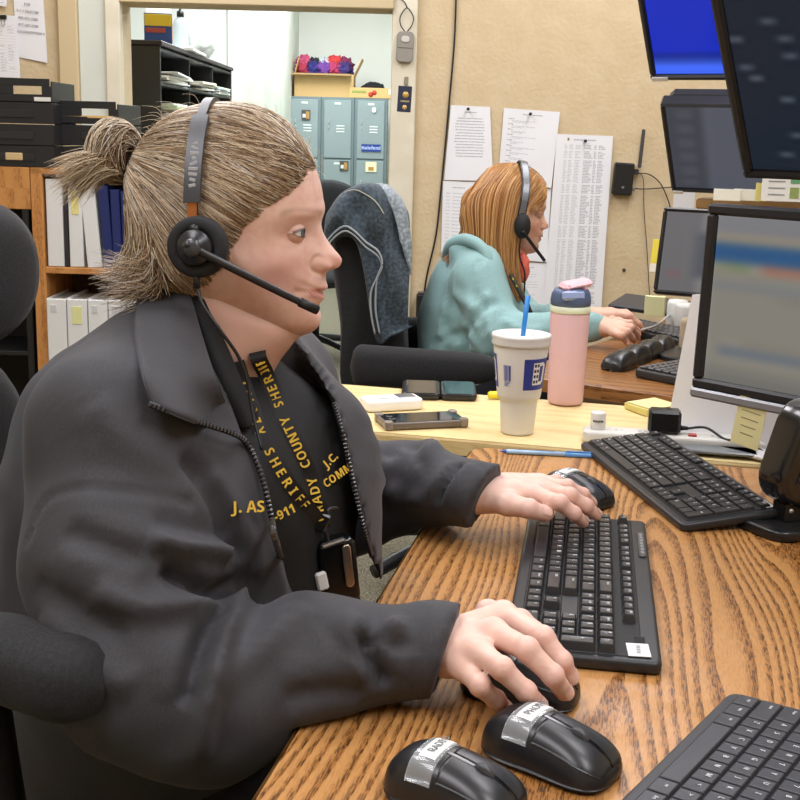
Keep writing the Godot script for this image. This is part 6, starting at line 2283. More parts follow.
# fingers: arrays of joints; palm filled between wrist and knuckles
func hand_into(m: MB, wrist: Array, fingers: Array, thumb: Array, palm_extra: Array, skin: Color, warm: Color, cell := 0.0024) -> Field:
	var lo := Vector3.ONE * 1e9
	var hi := -lo
	var all := [wrist] + fingers + [thumb]
	for ch in all:
		for j in ch:
			lo = lo.min(j[0])
			hi = hi.max(j[0])
	lo -= Vector3.ONE * 0.032
	hi += Vector3.ONE * 0.032
	var f := Field.new(lo, hi, cell)
	f.chain(wrist, 0.01)
	var wp: Vector3 = wrist[wrist.size() - 1][0]
	for i in fingers.size():
		var k: Vector3 = fingers[i][0][0]
		f.cap(wp.lerp(k, 0.1), k, 0.0165, fingers[i][0][1] * 1.12, 0.014)
	for e in palm_extra:
		f.cap(e[0], e[1], e[2], e[3], 0.012)
	var palm := f.d.duplicate()
	# fingers blend into the palm, but never into each other
	for fi in fingers + [thumb]:
		var g := Field.new(lo, hi, cell)
		g.chain(fi, 0.003)
		for i in range(1, fi.size() - 1):
			g.cap(fi[i][0] + Vector3(0, 0.0012, 0), fi[i][0] + Vector3(0, 0.0013, 0), fi[i][1] * 1.05, fi[i][1] * 1.05, 0.003)
		for i in g.d.size():
			var e := g.d[i]
			if e > 0.03:
				continue
			var c := palm[i]
			var k := 0.008 - absf(e - c)
			var r := minf(e, c)
			if k > 0.0:
				r -= k * k / 0.032
			if r < f.d[i]:
				f.d[i] = r
	var h := net_mb(f, skin)
	var ns := FastNoiseLite.new()
	ns.frequency = 60.0
	var joints := []
	for fi in fingers + [thumb]:
		for i in range(1, fi.size()):
			joints.append(fi[i][0])
	for i in h.v.size():
		var w := 0.15 + 0.3 * ns.get_noise_3dv(h.v[i])
		for j in joints:
			var dd: float = (h.v[i] - j).length_squared()
			if dd < 0.0002:
				w += 0.45 * (1.0 - dd / 0.0002)
		h.c[i] = skin.lerp(warm, clampf(w, 0.0, 0.8))
	m.add(h, Transform3D.IDENTITY)
	return f

# an arm hidden in the sleeve, so that hand, arm and neck are one skin
func arm_into(m: MB, pts: Array, r0: float, r1: float) -> void:
	var before := m.v.size()
	var path := smooth_path(pts, 6)
	tube_into(m, path, r0, r1, 10)
	for e in [[path[0], before], [path[path.size() - 1], before + (path.size() - 1) * 10]]:
		var best := 1e9
		var at := 0
		for i in before:
			var d: float = m.v[i].distance_squared_to(e[0])
			if d < best:
				best = d
				at = i
		m.tri(at, e[1], e[1] + 1)

func nail(parent: Node, tip: Array, back: Array, up: Vector3, w: float, l: float) -> void:
	var d: Vector3 = (tip[0] - back[0]).normalized()
	var side := d.cross(up).normalized()
	var n := side.cross(d).normalized()
	var r: float = tip[1] + 0.0003
	var m := MB.new()
	var half := asin(clampf(w * 0.5 / r, 0.0, 0.95))
	for k in 2:
		for i in 9:
			var v := -1.0 + i / 4.0
			for j in 9:
				var u := -1.0 + j / 4.0
				var a := half * u * (1.0 if absf(v) < 0.6 else sqrt(maxf(1.0 - pow((absf(v) - 0.6) / 0.55, 2.0), 0.05)))
				var along := (v * l * 0.5) - l * 0.18
				var grow: float = (back[1] - tip[1]) * clampf(-along / tip[0].distance_to(back[0]), 0.0, 1.0)
				var rr := (r + grow) * (1.0 if along < 0.0 else sqrt(maxf(1.0 - pow(along / (r * 1.25), 2.0), 0.1)))
				m.p(tip[0] + d * along + (n * cos(a) + side * sin(a)) * (rr + (0.0006 if k == 0 else -0.0008)))
	m.grid(9, 9, 0, false)
	m.grid(9, 9, 81, false)
	part("fingernail", m.commit(), mat("e8c2b6", 0.25), parent)

func near_woman() -> void:
	var me := thing("person", "woman in a dark grey zip jacket and headset typing at the oak desk", "person")
	var skin := Color("e4c0b0").srgb_to_linear()
	var warm := Color("d09c90").srgb_to_linear()
	var lip := Color("bd7c76").srgb_to_linear()
	var brow := Color("9a7860").srgb_to_linear()
	var hs := make_head()
	var hp := pz(FACE_C.x, FACE_C.y, 1.22)
	var sc := (hp - CAM).dot(cam_f) / FOCAL
	var hb := Basis(Vector3(cos(0.026), sin(0.026), 0), Vector3(-sin(0.026), cos(0.026), 0), Vector3(0, 0, 1)) * Basis(Vector3.UP, deg_to_rad(-3.0))
	var ht := Transform3D(hb.scaled(Vector3.ONE * sc), hp)
	var hm := head_mb(hs, skin, warm, lip, brow)
	# eyelids on both sides
	var lid := skin.lerp(warm, 0.4)
	for s in [1.0, -1.0]:
		hm.add(lids_mb(lid, 0.30, -0.34), T(Vector3(298.5 - FACE_C.x, FACE_C.y - 229.0, s * 34.0), Basis(Vector3.UP, -s * 0.22)))
	var body := MB.new()
	body.add(hm, ht)
	for s in [1.0, -1.0]:
		eye_into(me, Transform3D(hb, ht * Vector3(298.5 - FACE_C.x, FACE_C.y - 229.0, s * 34.0)) * T(Vector3.ZERO, Basis(Vector3.UP, -s * 0.0 - 0.25)), "5a6a78", sc)
	# neck
	var nf := Field.new(pz(150, 290, 1.30) - Vector3(0.03, 0.26, 0.08), pz(290, 290, 1.14) + Vector3(0.03, 0.05, 0.08), 0.005)
	nf.cap(pz(216, 300, 1.22), pz(196, 430, 1.24), 0.054, 0.066, 0.0, Vector3(1, 0, 0), 0.92)
	nf.cap(pz(250, 332, 1.22), pz(226, 400, 1.22), 0.024, 0.03, 0.04)
	nf.cap(pz(292, 316, 1.22), pz(240, 334, 1.22), 0.022, 0.034, 0.04, Vector3(0, 0, 1), 1.35)
	var nm := net_mb(nf, skin.lerp(warm, 0.35))
	body.add(nm, Transform3D.IDENTITY)
	# ---- hands ----
	var HW := py(452, 646, 0.788) - Vector3(0.02, 0, 0)
	var fr := []
	for q in [
		[[503, 614, 0.806, 0.0108], [543, 638, 0.808, 0.0098], [562, 662, 0.790, 0.0088], [570, 677, 0.774, 0.0078]],
		[[493, 632, 0.810, 0.0112], [527, 650, 0.812, 0.0102], [553, 676, 0.792, 0.0090], [564, 692, 0.772, 0.0080]],
		[[479, 652, 0.803, 0.0108], [502, 669, 0.803, 0.0096], [526, 692, 0.783, 0.0086], [538, 704, 0.768, 0.0078]],
		[[465, 668, 0.788, 0.0102], [480, 686, 0.786, 0.0088], [496, 700, 0.768, 0.0078], [505, 708, 0.757, 0.0070]]]:
		fr.append(q.map(func(e): return [py(e[0], e[1], e[2]), e[3]]))
	var th := [[py(488, 612, 0.785), 0.013], [py(520, 622, 0.776), 0.0115], [py(548, 640, 0.768), 0.0095]]
	var rh := hand_into(body, [[HW - Vector3(0.05, 0.002, 0), 0.027], [HW, 0.025]], fr, th, [[HW + Vector3(0.02, -0.005, -0.005), py(492, 622, 0.79), 0.018, 0.016], [HW + Vector3(0.02, -0.006, 0.012), py(474, 660, 0.785), 0.017, 0.014]], skin, warm)
	for i in 4:
		nail(me, fr[i][3], fr[i][2], Vector3(0.35, 0.5, 0.8), 0.0120 - 0.001 * i, 0.013)
	var LW := py(486, 494, 0.800) - Vector3(0.02, 0, 0)
	var fl := []
	for q in [
		[[534, 494, 0.806, 0.0105], [560, 503, 0.806, 0.0098], [574, 514, 0.792, 0.0086], [583, 522, 0.778, 0.0075]],
		[[542, 488, 0.808, 0.0108], [570, 496, 0.808, 0.0098], [586, 506, 0.794, 0.0087], [596, 515, 0.780, 0.0077]],
		[[541, 484, 0.804, 0.0105], [567, 487, 0.806, 0.0092], [583, 495, 0.794, 0.0083], [592, 503, 0.780, 0.0073]],
		[[534, 482, 0.798, 0.0098], [556, 482, 0.800, 0.0085], [568, 488, 0.790, 0.0075], [577, 494, 0.778, 0.0068]]]:
		fl.append(q.map(func(e): return [py(e[0], e[1], e[2]), e[3]]))
	var tl := [[py(482, 496, 0.797), 0.0170], [py(508, 504, 0.798), 0.0148], [py(529, 509, 0.798), 0.0115], [py(546, 514, 0.791), 0.0098]]
	var lh := hand_into(body, [[LW - Vector3(0.04, 0.0, 0.012), 0.022], [LW, 0.0245]], fl, tl, [[LW, py(512, 502, 0.792), 0.02, 0.015], [py(505, 488, 0.80), py(534, 486, 0.80), 0.018, 0.014]], skin, warm)
	nail(me, tl[3], tl[2], Vector3(0.1, 0.75, 0.65), 0.0125, 0.014)
	for i in 2:
		nail(me, fl[i][3], fl[i][2], Vector3(0.35, 0.9, 0.1), 0.011, 0.012)
	arm_into(body, [HW - Vector3(0.05, 0.002, 0), pz(205, 700, 0.975), pz(118, 540, 1.05), pz(150, 405, 1.14), pz(190, 400, 1.22)], 0.022, 0.03)
	arm_into(body, [LW - Vector3(0.04, 0.0, 0.012), pz(345, 500, 1.56), pz(268, 400, 1.42), pz(215, 400, 1.28)], 0.022, 0.03)
	arm_into(body, [pz(222, 320, 1.22), pz(215, 350, 1.22), pz(205, 380, 1.23)], 0.02, 0.02)
	var sm := vmat(0.5)
	sm.subsurf_scatter_enabled = true
	sm.subsurf_scatter_strength = 0.12
	part("body", body.commit(), sm, me, Transform3D.IDENTITY, "fair skin of face, neck and hands")
	near_hair(me, hs, ht)
	near_clothes(me, nf)
	near_headset(ht)

# ---- hair: pulled back into a bun ----
func near_hair(me: Node3D, hs: HeadShape, ht: Transform3D) -> void:
	var rng := RandomNumberGenerator.new()
	rng.seed = 17
	var c := FACE_C
	var line := PackedVector2Array([Vector2(314, 158), Vector2(306, 176), Vector2(292, 192), Vector2(272, 204), Vector2(254, 220), Vector2(240, 240), Vector2(226, 262), Vector2(206, 282), Vector2(180, 298), Vector2(150, 305), Vector2(100, 280), Vector2(90, 80), Vector2(230, 80), Vector2(310, 110)])
	# under-layer close to the scalp
	var m := MB.new()
	m.col = Color("6a5540").srgb_to_linear()
	var rows := 70
	var cols := 140
	for i in rows + 1:
		for j in cols:
			var tt := (-1.0 + 2.0 * i / rows) * PI * 0.4995
			var phi := TAU * j / cols
			var p := hs.surf(phi, tt)
			var e := -polygon_sd(Vector2(p.x + c.x, c.y - p.y), line) - 11.0
			var off := maxf(-14.0, -1.5 + e) if e < 0.0 else lerpf(-1.0, 6.5, smoothstep(0.0, 26.0, e))
			m.p(hs.surf(phi, tt, off))
	m.grid(rows + 1, cols, 0, true)
	var cols4 := [Color("4a3828"), Color("735b42"), Color("a0866a"), Color("d6c4a6"), Color("d2cabd")]
	var lin := cols4.map(func(k): return k.srgb_to_linear())
	var pick := func() -> Color:
		var r := rng.randf()
		var a: Color = lin[0] if r < 0.11 else (lin[1] if r < 0.30 else (lin[2] if r < 0.60 else (lin[3] if r < 0.85 else lin[4])))
		return a * rng.randf_range(0.88, 1.25)
	var bun := Vector2(126, 160)
	var bd := sphere_dir(Vector2(bun.x - c.x, c.y - bun.y).angle(), 0.0)
	# hairline points on the near side as (phi, tt)
	var edge := []
	for q in [[315, 152], [313, 160], [306, 175], [292, 191], [272, 203], [254, 219], [240, 239], [226, 261], [206, 281], [182, 296]]:
		var v := Vector2(q[0] - c.x, c.y - q[1])
		var rho := clampf(v.length() / hs.look(hs.base, v.angle()), 0.0, 1.0)
		edge.append(Vector2(v.angle(), acos(rho)))
	for i in 10500:
		var s := 1.0 if rng.randf() < 0.62 else -1.0
		var e := rng.randf() * (edge.size() - 1.001)
		var k := int(e)
		var q: Vector2 = (edge[k] as Vector2).lerp(edge[k + 1], e - k)
		var d0 := sphere_dir(q.x, q.y * s)
		# spread the crown: some strands begin on the midline between forehead and crown
		var f0 := rng.randf_range(-0.04, 0.10) if rng.randf() < 0.55 else rng.randf() * 0.7
		var crown := rng.randf() < 0.22
		if crown:
			d0 = sphere_dir(lerpf(0.75, 2.2, rng.randf()), rng.randf_range(-0.5, 0.5))
			f0 = 0.0
		var v0 := Vector2.from_angle(q.x) * hs.look(hs.base, q.x) * cos(q.y)
		var vb := Vector2(bun.x - c.x, c.y - bun.y)
		var bow := rng.randf() * lerpf(62.0, 10.0, clampf(e / 5.0, 0.0, 1.0)) + 6.0
		var f1 := minf(1.0, f0 + rng.randf_range(0.35, 0.9))
		var lift := rng.randf_range(-0.5, 1.2)
		var start_lift := 0.5 if f0 < 0.11 else 7.5
		var pts := PackedVector3Array()
		var wob := rng.randf_range(-0.02, 0.02)
		var n := 13
		for t in n:
			var u := lerpf(f0, f1, float(t) / (n - 1))
			var tt := 0.0
			var phi := 0.0
			if crown:
				var d := d0.slerp(bd, u * 0.97)
				d = (d + Vector3(0, wob * sin(u * PI), wob * sin(u * 5.0))).normalized()
				tt = asin(clampf(d.z, -1.0, 1.0))
				phi = atan2(d.y, d.x)
			else:
				# swept straight back in profile, hugging the side of the head
				var v := v0.lerp(vb, u) + Vector2(0, (bow + wob * 60.0) * sin(clampf(u, 0.0, 1.0) * PI))
				phi = v.angle()
				tt = s * acos(clampf(v.length() / hs.look(hs.base, phi), 0.0, 1.0))
			var off := lerpf(start_lift, 8.0, smoothstep(-0.03, 0.15, u)) + lift * 1.0 + 0.5 * sin(u * 7.0 + i)
			pts.append(hs.surf(phi, tt, off))
		strand(m, pts, rng.randf_range(0.26, 0.5), pick.call(), 0.6)
	# flyaway hairs at the forehead and crown
	for i in 110:
		var ph := lerpf(0.45, 2.3, rng.randf())
		var p0 := hs.surf(ph, rng.randf_range(-0.5, 0.7), 7.0)
		var dirv := Vector3(rng.randf_range(-0.9, 0.5), rng.randf_range(0.2, 0.8), rng.randf_range(-0.4, 0.6)).normalized()
		var l := rng.randf_range(8.0, 24.0)
		strand(m, smooth_path([p0, p0 + dirv * l * 0.5 + Vector3(-2, 2, 0), p0 + dirv * l + Vector3(-l * 0.5, -l * 0.25, 0)], 4), 0.22, lin[3], 0.3)
	# bun: coiled strands round a ball, tied with a dark band
	var bc := Vector3(117 - c.x, c.y - 153, 2.0)
	for i in 1900:
		var ax := (Vector3(0.75, -0.25, 0.55) + Vector3(rng.randf_range(-0.45, 0.45), rng.randf_range(-0.45, 0.45), rng.randf_range(-0.45, 0.45))).normalized()
		var a := ax.cross(Vector3(0.1, 1, 0.3)).normalized()
		var b := ax.cross(a)
		var r := rng.randf_range(21.0, 30.0)
		var tilt := rng.randf_range(-0.8, 0.8)
		var st := rng.randf() * TAU
		var ln := rng.randf_range(1.2, 3.0)
		var pts := PackedVector3Array()
		for t in 12:
			var u := st + ln * t / 11.0
			var q := (a * cos(u) + b * sin(u)) * cos(tilt) * r + ax * sin(tilt) * r * 0.95
			pts.append(bc + q * Vector3(0.98, 1.12, 0.95))
		strand(m, pts, rng.randf_range(0.3, 0.55), pick.call(), 0.7)
	m.col = lin[0]
	var core := MB.new()
	core.col = Color("4a3a2a").srgb_to_linear()
	for i in 13:
		for j in 20:
			var th := PI * i / 12.0
			core.p(bc + Vector3(sin(th) * cos(TAU * j / 20), cos(th) * 1.1, sin(th) * sin(TAU * j / 20)) * 21.0)
	core.grid(13, 20, 0, true)
	m.add(core, Transform3D.IDENTITY)
	# tuft of ends fanning out to the left
	for i in 900:
		var p0 := bc + Vector3(rng.randf_range(-10, 12), rng.randf_range(-22, -4), rng.randf_range(-6, 24))
		var ang := rng.randf_range(2.85, 3.95)
		var l := rng.randf_range(25.0, 58.0)
		var dirv := Vector3(cos(ang), sin(ang) * 0.75, rng.randf_range(-0.2, 0.35))
		var col: Color = lin[3] if rng.randf() < 0.65 else lin[2]
		strand(m, smooth_path([p0, p0 + dirv * l * 0.45 + Vector3(0, 3, 2), p0 + dirv * l + Vector3(0, -l * 0.15, 0)], 4), rng.randf_range(0.28, 0.5), col * rng.randf_range(0.85, 1.1), 0.3)
	# loose hair at the nape, flicking out
	for i in 1500:
		var sgn := rng.randf_range(-0.9, 1.0)
		var p0 := hs.surf(rng.randf_range(2.7, 3.5), sgn * 0.9, 8.0)
		var p1 := hs.surf(rng.randf_range(3.3, 3.85), sgn * 0.95, 10.0 + rng.randf() * 5.0)
		var en := p1 + Vector3(rng.randf_range(-42, 14), rng.randf_range(-34, -4), sgn * 8.0)
		strand(m, smooth_path([p0, p1, p1.lerp(en, 0.5) + Vector3(3, -8, 0), en], 4), rng.randf_range(0.26, 0.5), pick.call(), 0.3)
	var w := MB.new()
	w.add(m, ht)
	var hm := vmat(0.42)
	part("hair", w.commit(), hm, me, Transform3D.IDENTITY, "streaked blond-brown hair pulled back in a bun")
	var tie := MB.new()
	var tp := PackedVector3Array()
	for i in 25:
		var a := TAU * i / 24.0
		tp.append(ht * (Vector3(136 - c.x, c.y - 165, 0) + Vector3(0.5, -0.85, 0).normalized().cross(Vector3(0, 0, 1)) * cos(a) * 0.0 + Vector3(0.45, 0.89, 0) * cos(a) * 17.0 + Vector3(0, 0, 1) * sin(a) * 17.0))
	tube_into(tie, tp, 0.0035, 0.0035, 8, false)
	part("hair_tie", tie.commit(), mat("1a1614", 0.8), me)

# ---- jacket, shirt, trousers ----
func near_clothes(me: Node3D, nf: Field) -> void:
	var yw := deg_to_rad(22.0)
	var fwd := Vector3(cos(yw), 0, sin(yw))
	var lat := Vector3(-sin(yw), 0, cos(yw))
	var neck := pz(205, 352, 1.24)
	var chest := pz(196, 470, 1.24)
	var belly := pz(205, 620, 1.24)
	var hip := pz(175, 800, 1.25)
	var back := pz(128, 440, 1.22)
	# shirt and torso under the jacket
	var sf := Field.new(Vector3(-0.48, 0.40, -1.52), Vector3(0.06, 1.12, -0.95), 0.009)
	sf.cap(pz(200, 400, 1.24), chest, 0.075, 0.140, 0.04, lat, 1.15)
	sf.cap(chest, belly, 0.140, 0.158, 0.04, lat, 1.15)
	sf.cap(belly, hip, 0.158, 0.17, 0.04, lat, 1.15)
	sf.cap(chest + fwd * 0.075 + lat * 0.075 + Vector3(0, -0.01, 0), belly + fwd * 0.04 + lat * 0.03 + Vector3(0, 0.1, 0), 0.075, 0.08, 0.06)
	sf.cap(chest + fwd * 0.075 - lat * 0.085 + Vector3(0, -0.01, 0), belly + fwd * 0.04 - lat * 0.03 + Vector3(0, 0.1, 0), 0.075, 0.08, 0.06)
	var sm := net_mb(sf)
	var shirt := cloth("0f1012", "0b0c0d", 0.85, 150.0, 2.0, 0.0)
	part("shirt", sm.commit(), shirt, me, Transform3D.IDENTITY, "black polo shirt")
	# jacket torso with its open front
	var jf := Field.new(Vector3(-0.50, 0.46, -1.72), Vector3(0.20, 1.12, -0.78), 0.0062)
	jf.cap(neck + Vector3(-0.005, -0.03, 0), chest, 0.075, 0.155, 0.05, lat, 1.15)
	jf.cap(chest, belly, 0.160, 0.178, 0.05, lat, 1.15)
	jf.cap(belly, hip, 0.178, 0.19, 0.05, lat, 1.15)
	jf.cap(chest + fwd * 0.075 + lat * 0.08 + Vector3(0, -0.01, 0), belly + fwd * 0.04 + lat * 0.04 + Vector3(0, 0.1, 0), 0.09, 0.09, 0.06)
	jf.cap(chest + fwd * 0.075 - lat * 0.09 + Vector3(0, -0.01, 0), belly + fwd * 0.055 - lat * 0.05 + Vector3(0, 0.07, 0), 0.092, 0.10, 0.06)
	jf.cap(back, pz(120, 570, 1.24), 0.095, 0.11, 0.08, lat, 1.2)
	var open_ := PackedVector2Array([Vector2(196, 270), Vector2(205, 350), Vector2(243, 437), Vector2(262, 468), Vector2(274, 525), Vector2(290, 588), Vector2(302, 660), Vector2(400, 660), Vector2(386, 592), Vector2(370, 552), Vector2(356, 500), Vector2(345, 445), Vector2(333, 402), Vector2(312, 362), Vector2(300, 330), Vector2(280, 270)])
	var ctr := chest - fwd * 0.02
	for iz in jf.nz:
		for iy in jf.ny:
			var row := (iz * jf.ny + iy) * jf.nx
			for ix in jf.nx:
				var e := jf.d[row + ix]
				if e > 0.03:
					continue
				var p := jf.o + Vector3(ix, iy, iz) * jf.h
				# hollow: keep a shell
				var in_ := -(e + 0.022)
				if e < -0.045:
					jf.d[row + ix] = 0.02
					continue
				e = maxf(e, in_)
				if (p - ctr).dot(fwd) > 0.0:
					var v := p - CAM
					var z := v.dot(cam_f)
					var q := Vector2(400.0 + FOCAL * v.dot(cam_r) / z, 400.0 - FOCAL * v.dot(cam_u) / z)
					if q.x > 170.0 and q.x < 430.0 and q.y > 240.0:
						var sd := polygon_sd(q, open_) * z / FOCAL
						e = maxf(e, -sd)
				jf.d[row + ix] = e
	# sleeves
	var shR := pz(116, 428, 1.08)
	var elR := pz(146, 672, 0.985)
	var e2 := pz(205, 700, 0.975)
	var midR := pz(310, 660, 1.00)
	var wrR := py(430, 650, 0.788)
	var cuR := py(452, 647, 0.790) - Vector3(0.008, 0, 0)
	jf.cap(pz(160, 362, 1.17), shR, 0.05, 0.072, 0.05)
	jf.cap(shR, pz(120, 560, 1.03), 0.075, 0.084, 0.03)
	jf.cap(pz(120, 560, 1.03), elR, 0.084, 0.076, 0.03)
	jf.cap(elR, e2, 0.074, 0.066, 0.03)
	jf.cap(e2, midR, 0.066, 0.053, 0.04)
	jf.cap(midR, wrR, 0.053, 0.041, 0.03)
	jf.cap(wrR, cuR + Vector3(0.02, 0, 0), 0.041, 0.038, 0.01)
	var shL := pz(268, 388, 1.42)
	var elL := pz(345, 500, 1.56)
	var wrL := py(470, 494, 0.802)
	var cuL := py(489, 494, 0.802) - Vector3(0.008, 0, 0)
	jf.cap(pz(240, 350, 1.32), shL, 0.06, 0.075, 0.05)
	jf.cap(shL, elL, 0.075, 0.068, 0.04)
	jf.cap(elL, pz(415, 486, 1.52), 0.066, 0.054, 0.04)
	jf.cap(pz(415, 486, 1.52), wrL, 0.054, 0.043, 0.03)
	jf.cap(wrL, cuL + Vector3(0.02, 0, 0), 0.040, 0.038, 0.01)
	# cuff openings
	carve_cap(jf, cuR + Vector3(0.004, 0, 0), cuR + Vector3(0.1, -0.02, 0.022), 0.1, 0.031)
	carve_cap(jf, cuL + Vector3(0.004, 0, 0), cuL + Vector3(0.1, -0.035, 0.045), 0.1, 0.030)
	# nothing below the desk top where the arms rest on it
	var dd := Vector3(-oak_dir.z, 0, oak_dir.x)
	var e0 := py(250, 800, DESK)
	for iz in jf.nz:
		for iy in jf.ny:
			var y := jf.o.y + iy * jf.h
			if y > DESK + 0.03 or y < DESK - 0.06:
				continue
			var row := (iz * jf.ny + iy) * jf.nx
			for ix in jf.nx:
				if jf.d[row + ix] > 0.02:
					continue
				var p := jf.o + Vector3(ix, iy, iz) * jf.h
				var edge := (p - e0).dot(dd) + 0.004
				jf.d[row + ix] = maxf(jf.d[row + ix], minf(DESK + 0.003 - y, edge))
	var jm := net_mb(jf)
	var folds := [
		[[[27, 540], [42, 503], [70, 489], [120, 490], [190, 503]], -0.004, 0.005, 1],
		[[[148, 537], [190, 548], [234, 552]], 0.020, 0.010],
		[[[160, 568], [205, 588], [242, 586]], -0.024, 0.009],
		[[[246, 590], [222, 640], [206, 700], [200, 768]], 0.018, 0.012],
		[[[226, 604], [202, 650], [186, 712]], -0.018, 0.010],
		[[[90, 590], [140, 606], [200, 608]], 0.010, 0.013],
		[[[40, 610], [80, 660], [140, 690]], 0.009, 0.016],
		[[[30, 580], [80, 612], [130, 640]], -0.007, 0.013],
		[[[60, 530], [110, 548], [150, 560]], -0.008, 0.012],
		[[[210, 690], [255, 650], [310, 604]], 0.008, 0.015],
		[[[397, 598], [394, 630], [386, 668]], 0.016, 0.010],
		[[[362, 630], [372, 660], [390, 686]], -0.020, 0.008],
		[[[320, 660], [350, 628], [378, 598]], 0.010, 0.013],
		[[[280, 700], [330, 690], [372, 690]], -0.008, 0.011],
		[[[421, 609], [417, 650], [414, 688]], -0.003, 0.004, 1],
		[[[128, 320], [98, 372], [92, 440]], -0.003, 0.004, 1],
		[[[205, 470], [236, 520], [264, 580]], 0.009, 0.014],
		[[[182, 450], [215, 500], [240, 566]], -0.014, 0.012],
		[[[90, 400], [130, 440], [180, 470]], 0.006, 0.02],
		[[[356, 430], [390, 452], [424, 450]], -0.010, 0.012],
		[[[396, 470], [430, 450], [462, 452]], 0.011, 0.014],
		[[[436, 505], [446, 478], [462, 460]], -0.016, 0.008],
		[[[362, 470], [392, 494], [432, 502]], 0.010, 0.014],
		[[[484, 464], [476, 490], [468, 515]], -0.003, 0.004, 1],
		[[[312, 372], [337, 420], [354, 480]], 0.008, 0.014]]
	for fo in folds:
		if fo.size() < 4:
			fo[1] *= 1.3
	add_folds(jm, jf, folds, 0.005, 9)
	var jc := cloth("3a3a3f", "323237", 0.75, 260.0, 1.2, 0.15)
	part("jacket", jm.commit(), jc, me, Transform3D.IDENTITY, "dark charcoal soft jacket, unzipped")
	# collar flaps, shirt collar, zippers
	var lay := func(x: float, y: float, up: float) -> Vector3:
		var q := jf.trace(CAM, ray(x, y))
		return q + (CAM - q).normalized() * up
	var flap := sheet([[pz(140, 288, 1.20), pz(166, 286, 1.19), pz(190, 290, 1.175)], [lay.call(134, 330, 0.016), pz(178, 335, 1.10), pz(203, 342, 1.125)], [lay.call(142, 372, 0.014), lay.call(185, 385, 0.02), pz(222, 394, 1.095)], [lay.call(150, 404, 0.012), lay.call(198, 424, 0.016), lay.call(246, 440, 0.012)]], 0.006)
	part("collar", flap, jc, me, Transform3D.IDENTITY, "collar flap folded outward")
	var flap2 := sheet([[pz(262, 318, 1.32), pz(282, 330, 1.31), pz(294, 342, 1.32)], [pz(278, 352, 1.30), pz(298, 362, 1.31), pz(312, 362, 1.33)], [pz(306, 384, 1.31), pz(322, 390, 1.32), pz(333, 384, 1.35)], [pz(333, 406, 1.33), pz(340, 408, 1.345), pz(346, 418, 1.37)]], 0.006)
	part("collar", flap2, jc, me, Transform3D.IDENTITY, "far collar flap")
	var sc := sheet([[pz(176, 284, 1.19), pz(190, 290, 1.175), pz(204, 300, 1.165)], [pz(196, 330, 1.15), pz(212, 340, 1.14), pz(226, 345, 1.15)], [pz(216, 380, 1.125), pz(232, 390, 1.12), pz(246, 392, 1.135)], [pz(234, 428, 1.12), pz(250, 428, 1.115), pz(256, 405, 1.14)]], 0.004)
	part("shirt_collar", sc, shirt, me, Transform3D.IDENTITY, "black shirt collar")
	var zm := mat("1b1b1d", 0.35)
	var tooth := mat("5c5c60", 0.3, 0.6)
	for zp in [[[150, 404], [175, 414], [205, 424], [232, 433], [247, 443], [258, 465], [266, 492], [272, 520], [280, 555], [291, 588]], [[334, 404], [342, 430], [348, 458], [356, 494], [364, 528], [372, 556]]]:
		var pts := []
		for q in zp:
			pts.append(lay.call(float(q[0]), float(q[1]), 0.018 if q[0] < 245 else 0.004))
		var path := smooth_path(pts, 8)
		part("zipper", tube(Array(path), 0.0032, 6, 1), zm, me)
		var tm := MB.new()
		var acc := 0.0
		for i in path.size() - 1:
			var seg := path[i + 1] - path[i]
			var l := seg.length()
			while acc < l:
				tm.add(box_mb(Vector3(0.0022, 0.0045, 0.0045), 0.0008), T(path[i] + seg * (acc / l) + (CAM - path[i]).normalized() * 0.0028, frame(seg)))
				acc += 0.0042
			acc -= l
		part("zipper_teeth", tm.commit(true), tooth, me)
	# embroidery
	var gold := mat("d9b23a", 0.6)
	for w in [["J. AS", 247, 507, 0.0105, jf, 0.03], ["E-911", 278, 514, 0.0085, sf, 0.45], ["J.C.", 326, 461, 0.0085, sf, 0.75], ["COMM", 333, 476, 0.0085, sf, 0.6]]:
		var q: Vector3 = (w[4] as Field).trace(CAM, ray(w[1], w[2]))
		var n: Vector3 = (w[4] as Field).grad(q)
		n = (n + (CAM - q).normalized() * 1.2).normalized()
		var bx := (cam_r - n * cam_r.dot(n)).normalized()
		var bas := Basis(bx, n.cross(bx), n) * Basis(Vector3.BACK, w[5])
		part("embroidery", text_mesh(w[0], w[3], true, 0.001), gold, me, T(q + n * 0.011, bas), "gold embroidered lettering")
	# lanyard: two straps meeting at a clip
	var ly := thing("lanyard", "black lanyard with gold lettering round the near woman's neck", "lanyard")
	var black := mat("141416", 0.7)
	var runs := [[[[258, 356], [265, 372], [274, 392], [285, 420], [300, 452], [312, 480], [318, 505], [322, 528]], "GRADY COUNTY SHERIFF", true], [[[236, 362], [243, 384], [250, 404], [261, 434], [276, 464], [291, 488], [306, 506], [319, 523]], "COUNTY SHERIFF", false]]
	for r in runs:
		var pts := []
		for q in r[0]:
			var p := sf.trace(CAM, ray(q[0], q[1]))
			var p2 := nf.trace(CAM, ray(q[0], q[1]), 0.9, 3.0)
			if p2.distance_to(CAM) < p.distance_to(CAM):
				p = p2
			pts.append(p + (CAM - p).normalized() * (0.010 if r[2] else 0.006))
		if r[2]:
			pts.push_front(pz(258, 336, 1.235))
		var path := smooth_path(pts, 10)
		var side := PackedVector3Array()
		for i in path.size():
			var t := (path[mini(i + 1, path.size() - 1)] - path[maxi(i - 1, 0)]).normalized()
			side.append(t.cross((CAM - path[i]).normalized()).normalized())
		part("strap", strap_mb(path, side, 0.0165, 0.0016).commit(true), black, ly)
		var total := 0.0
		for i in range(10 if r[2] else 0, path.size() - 1):
			total += (path[i + 1] - path[i]).length()
		var head := 0.0
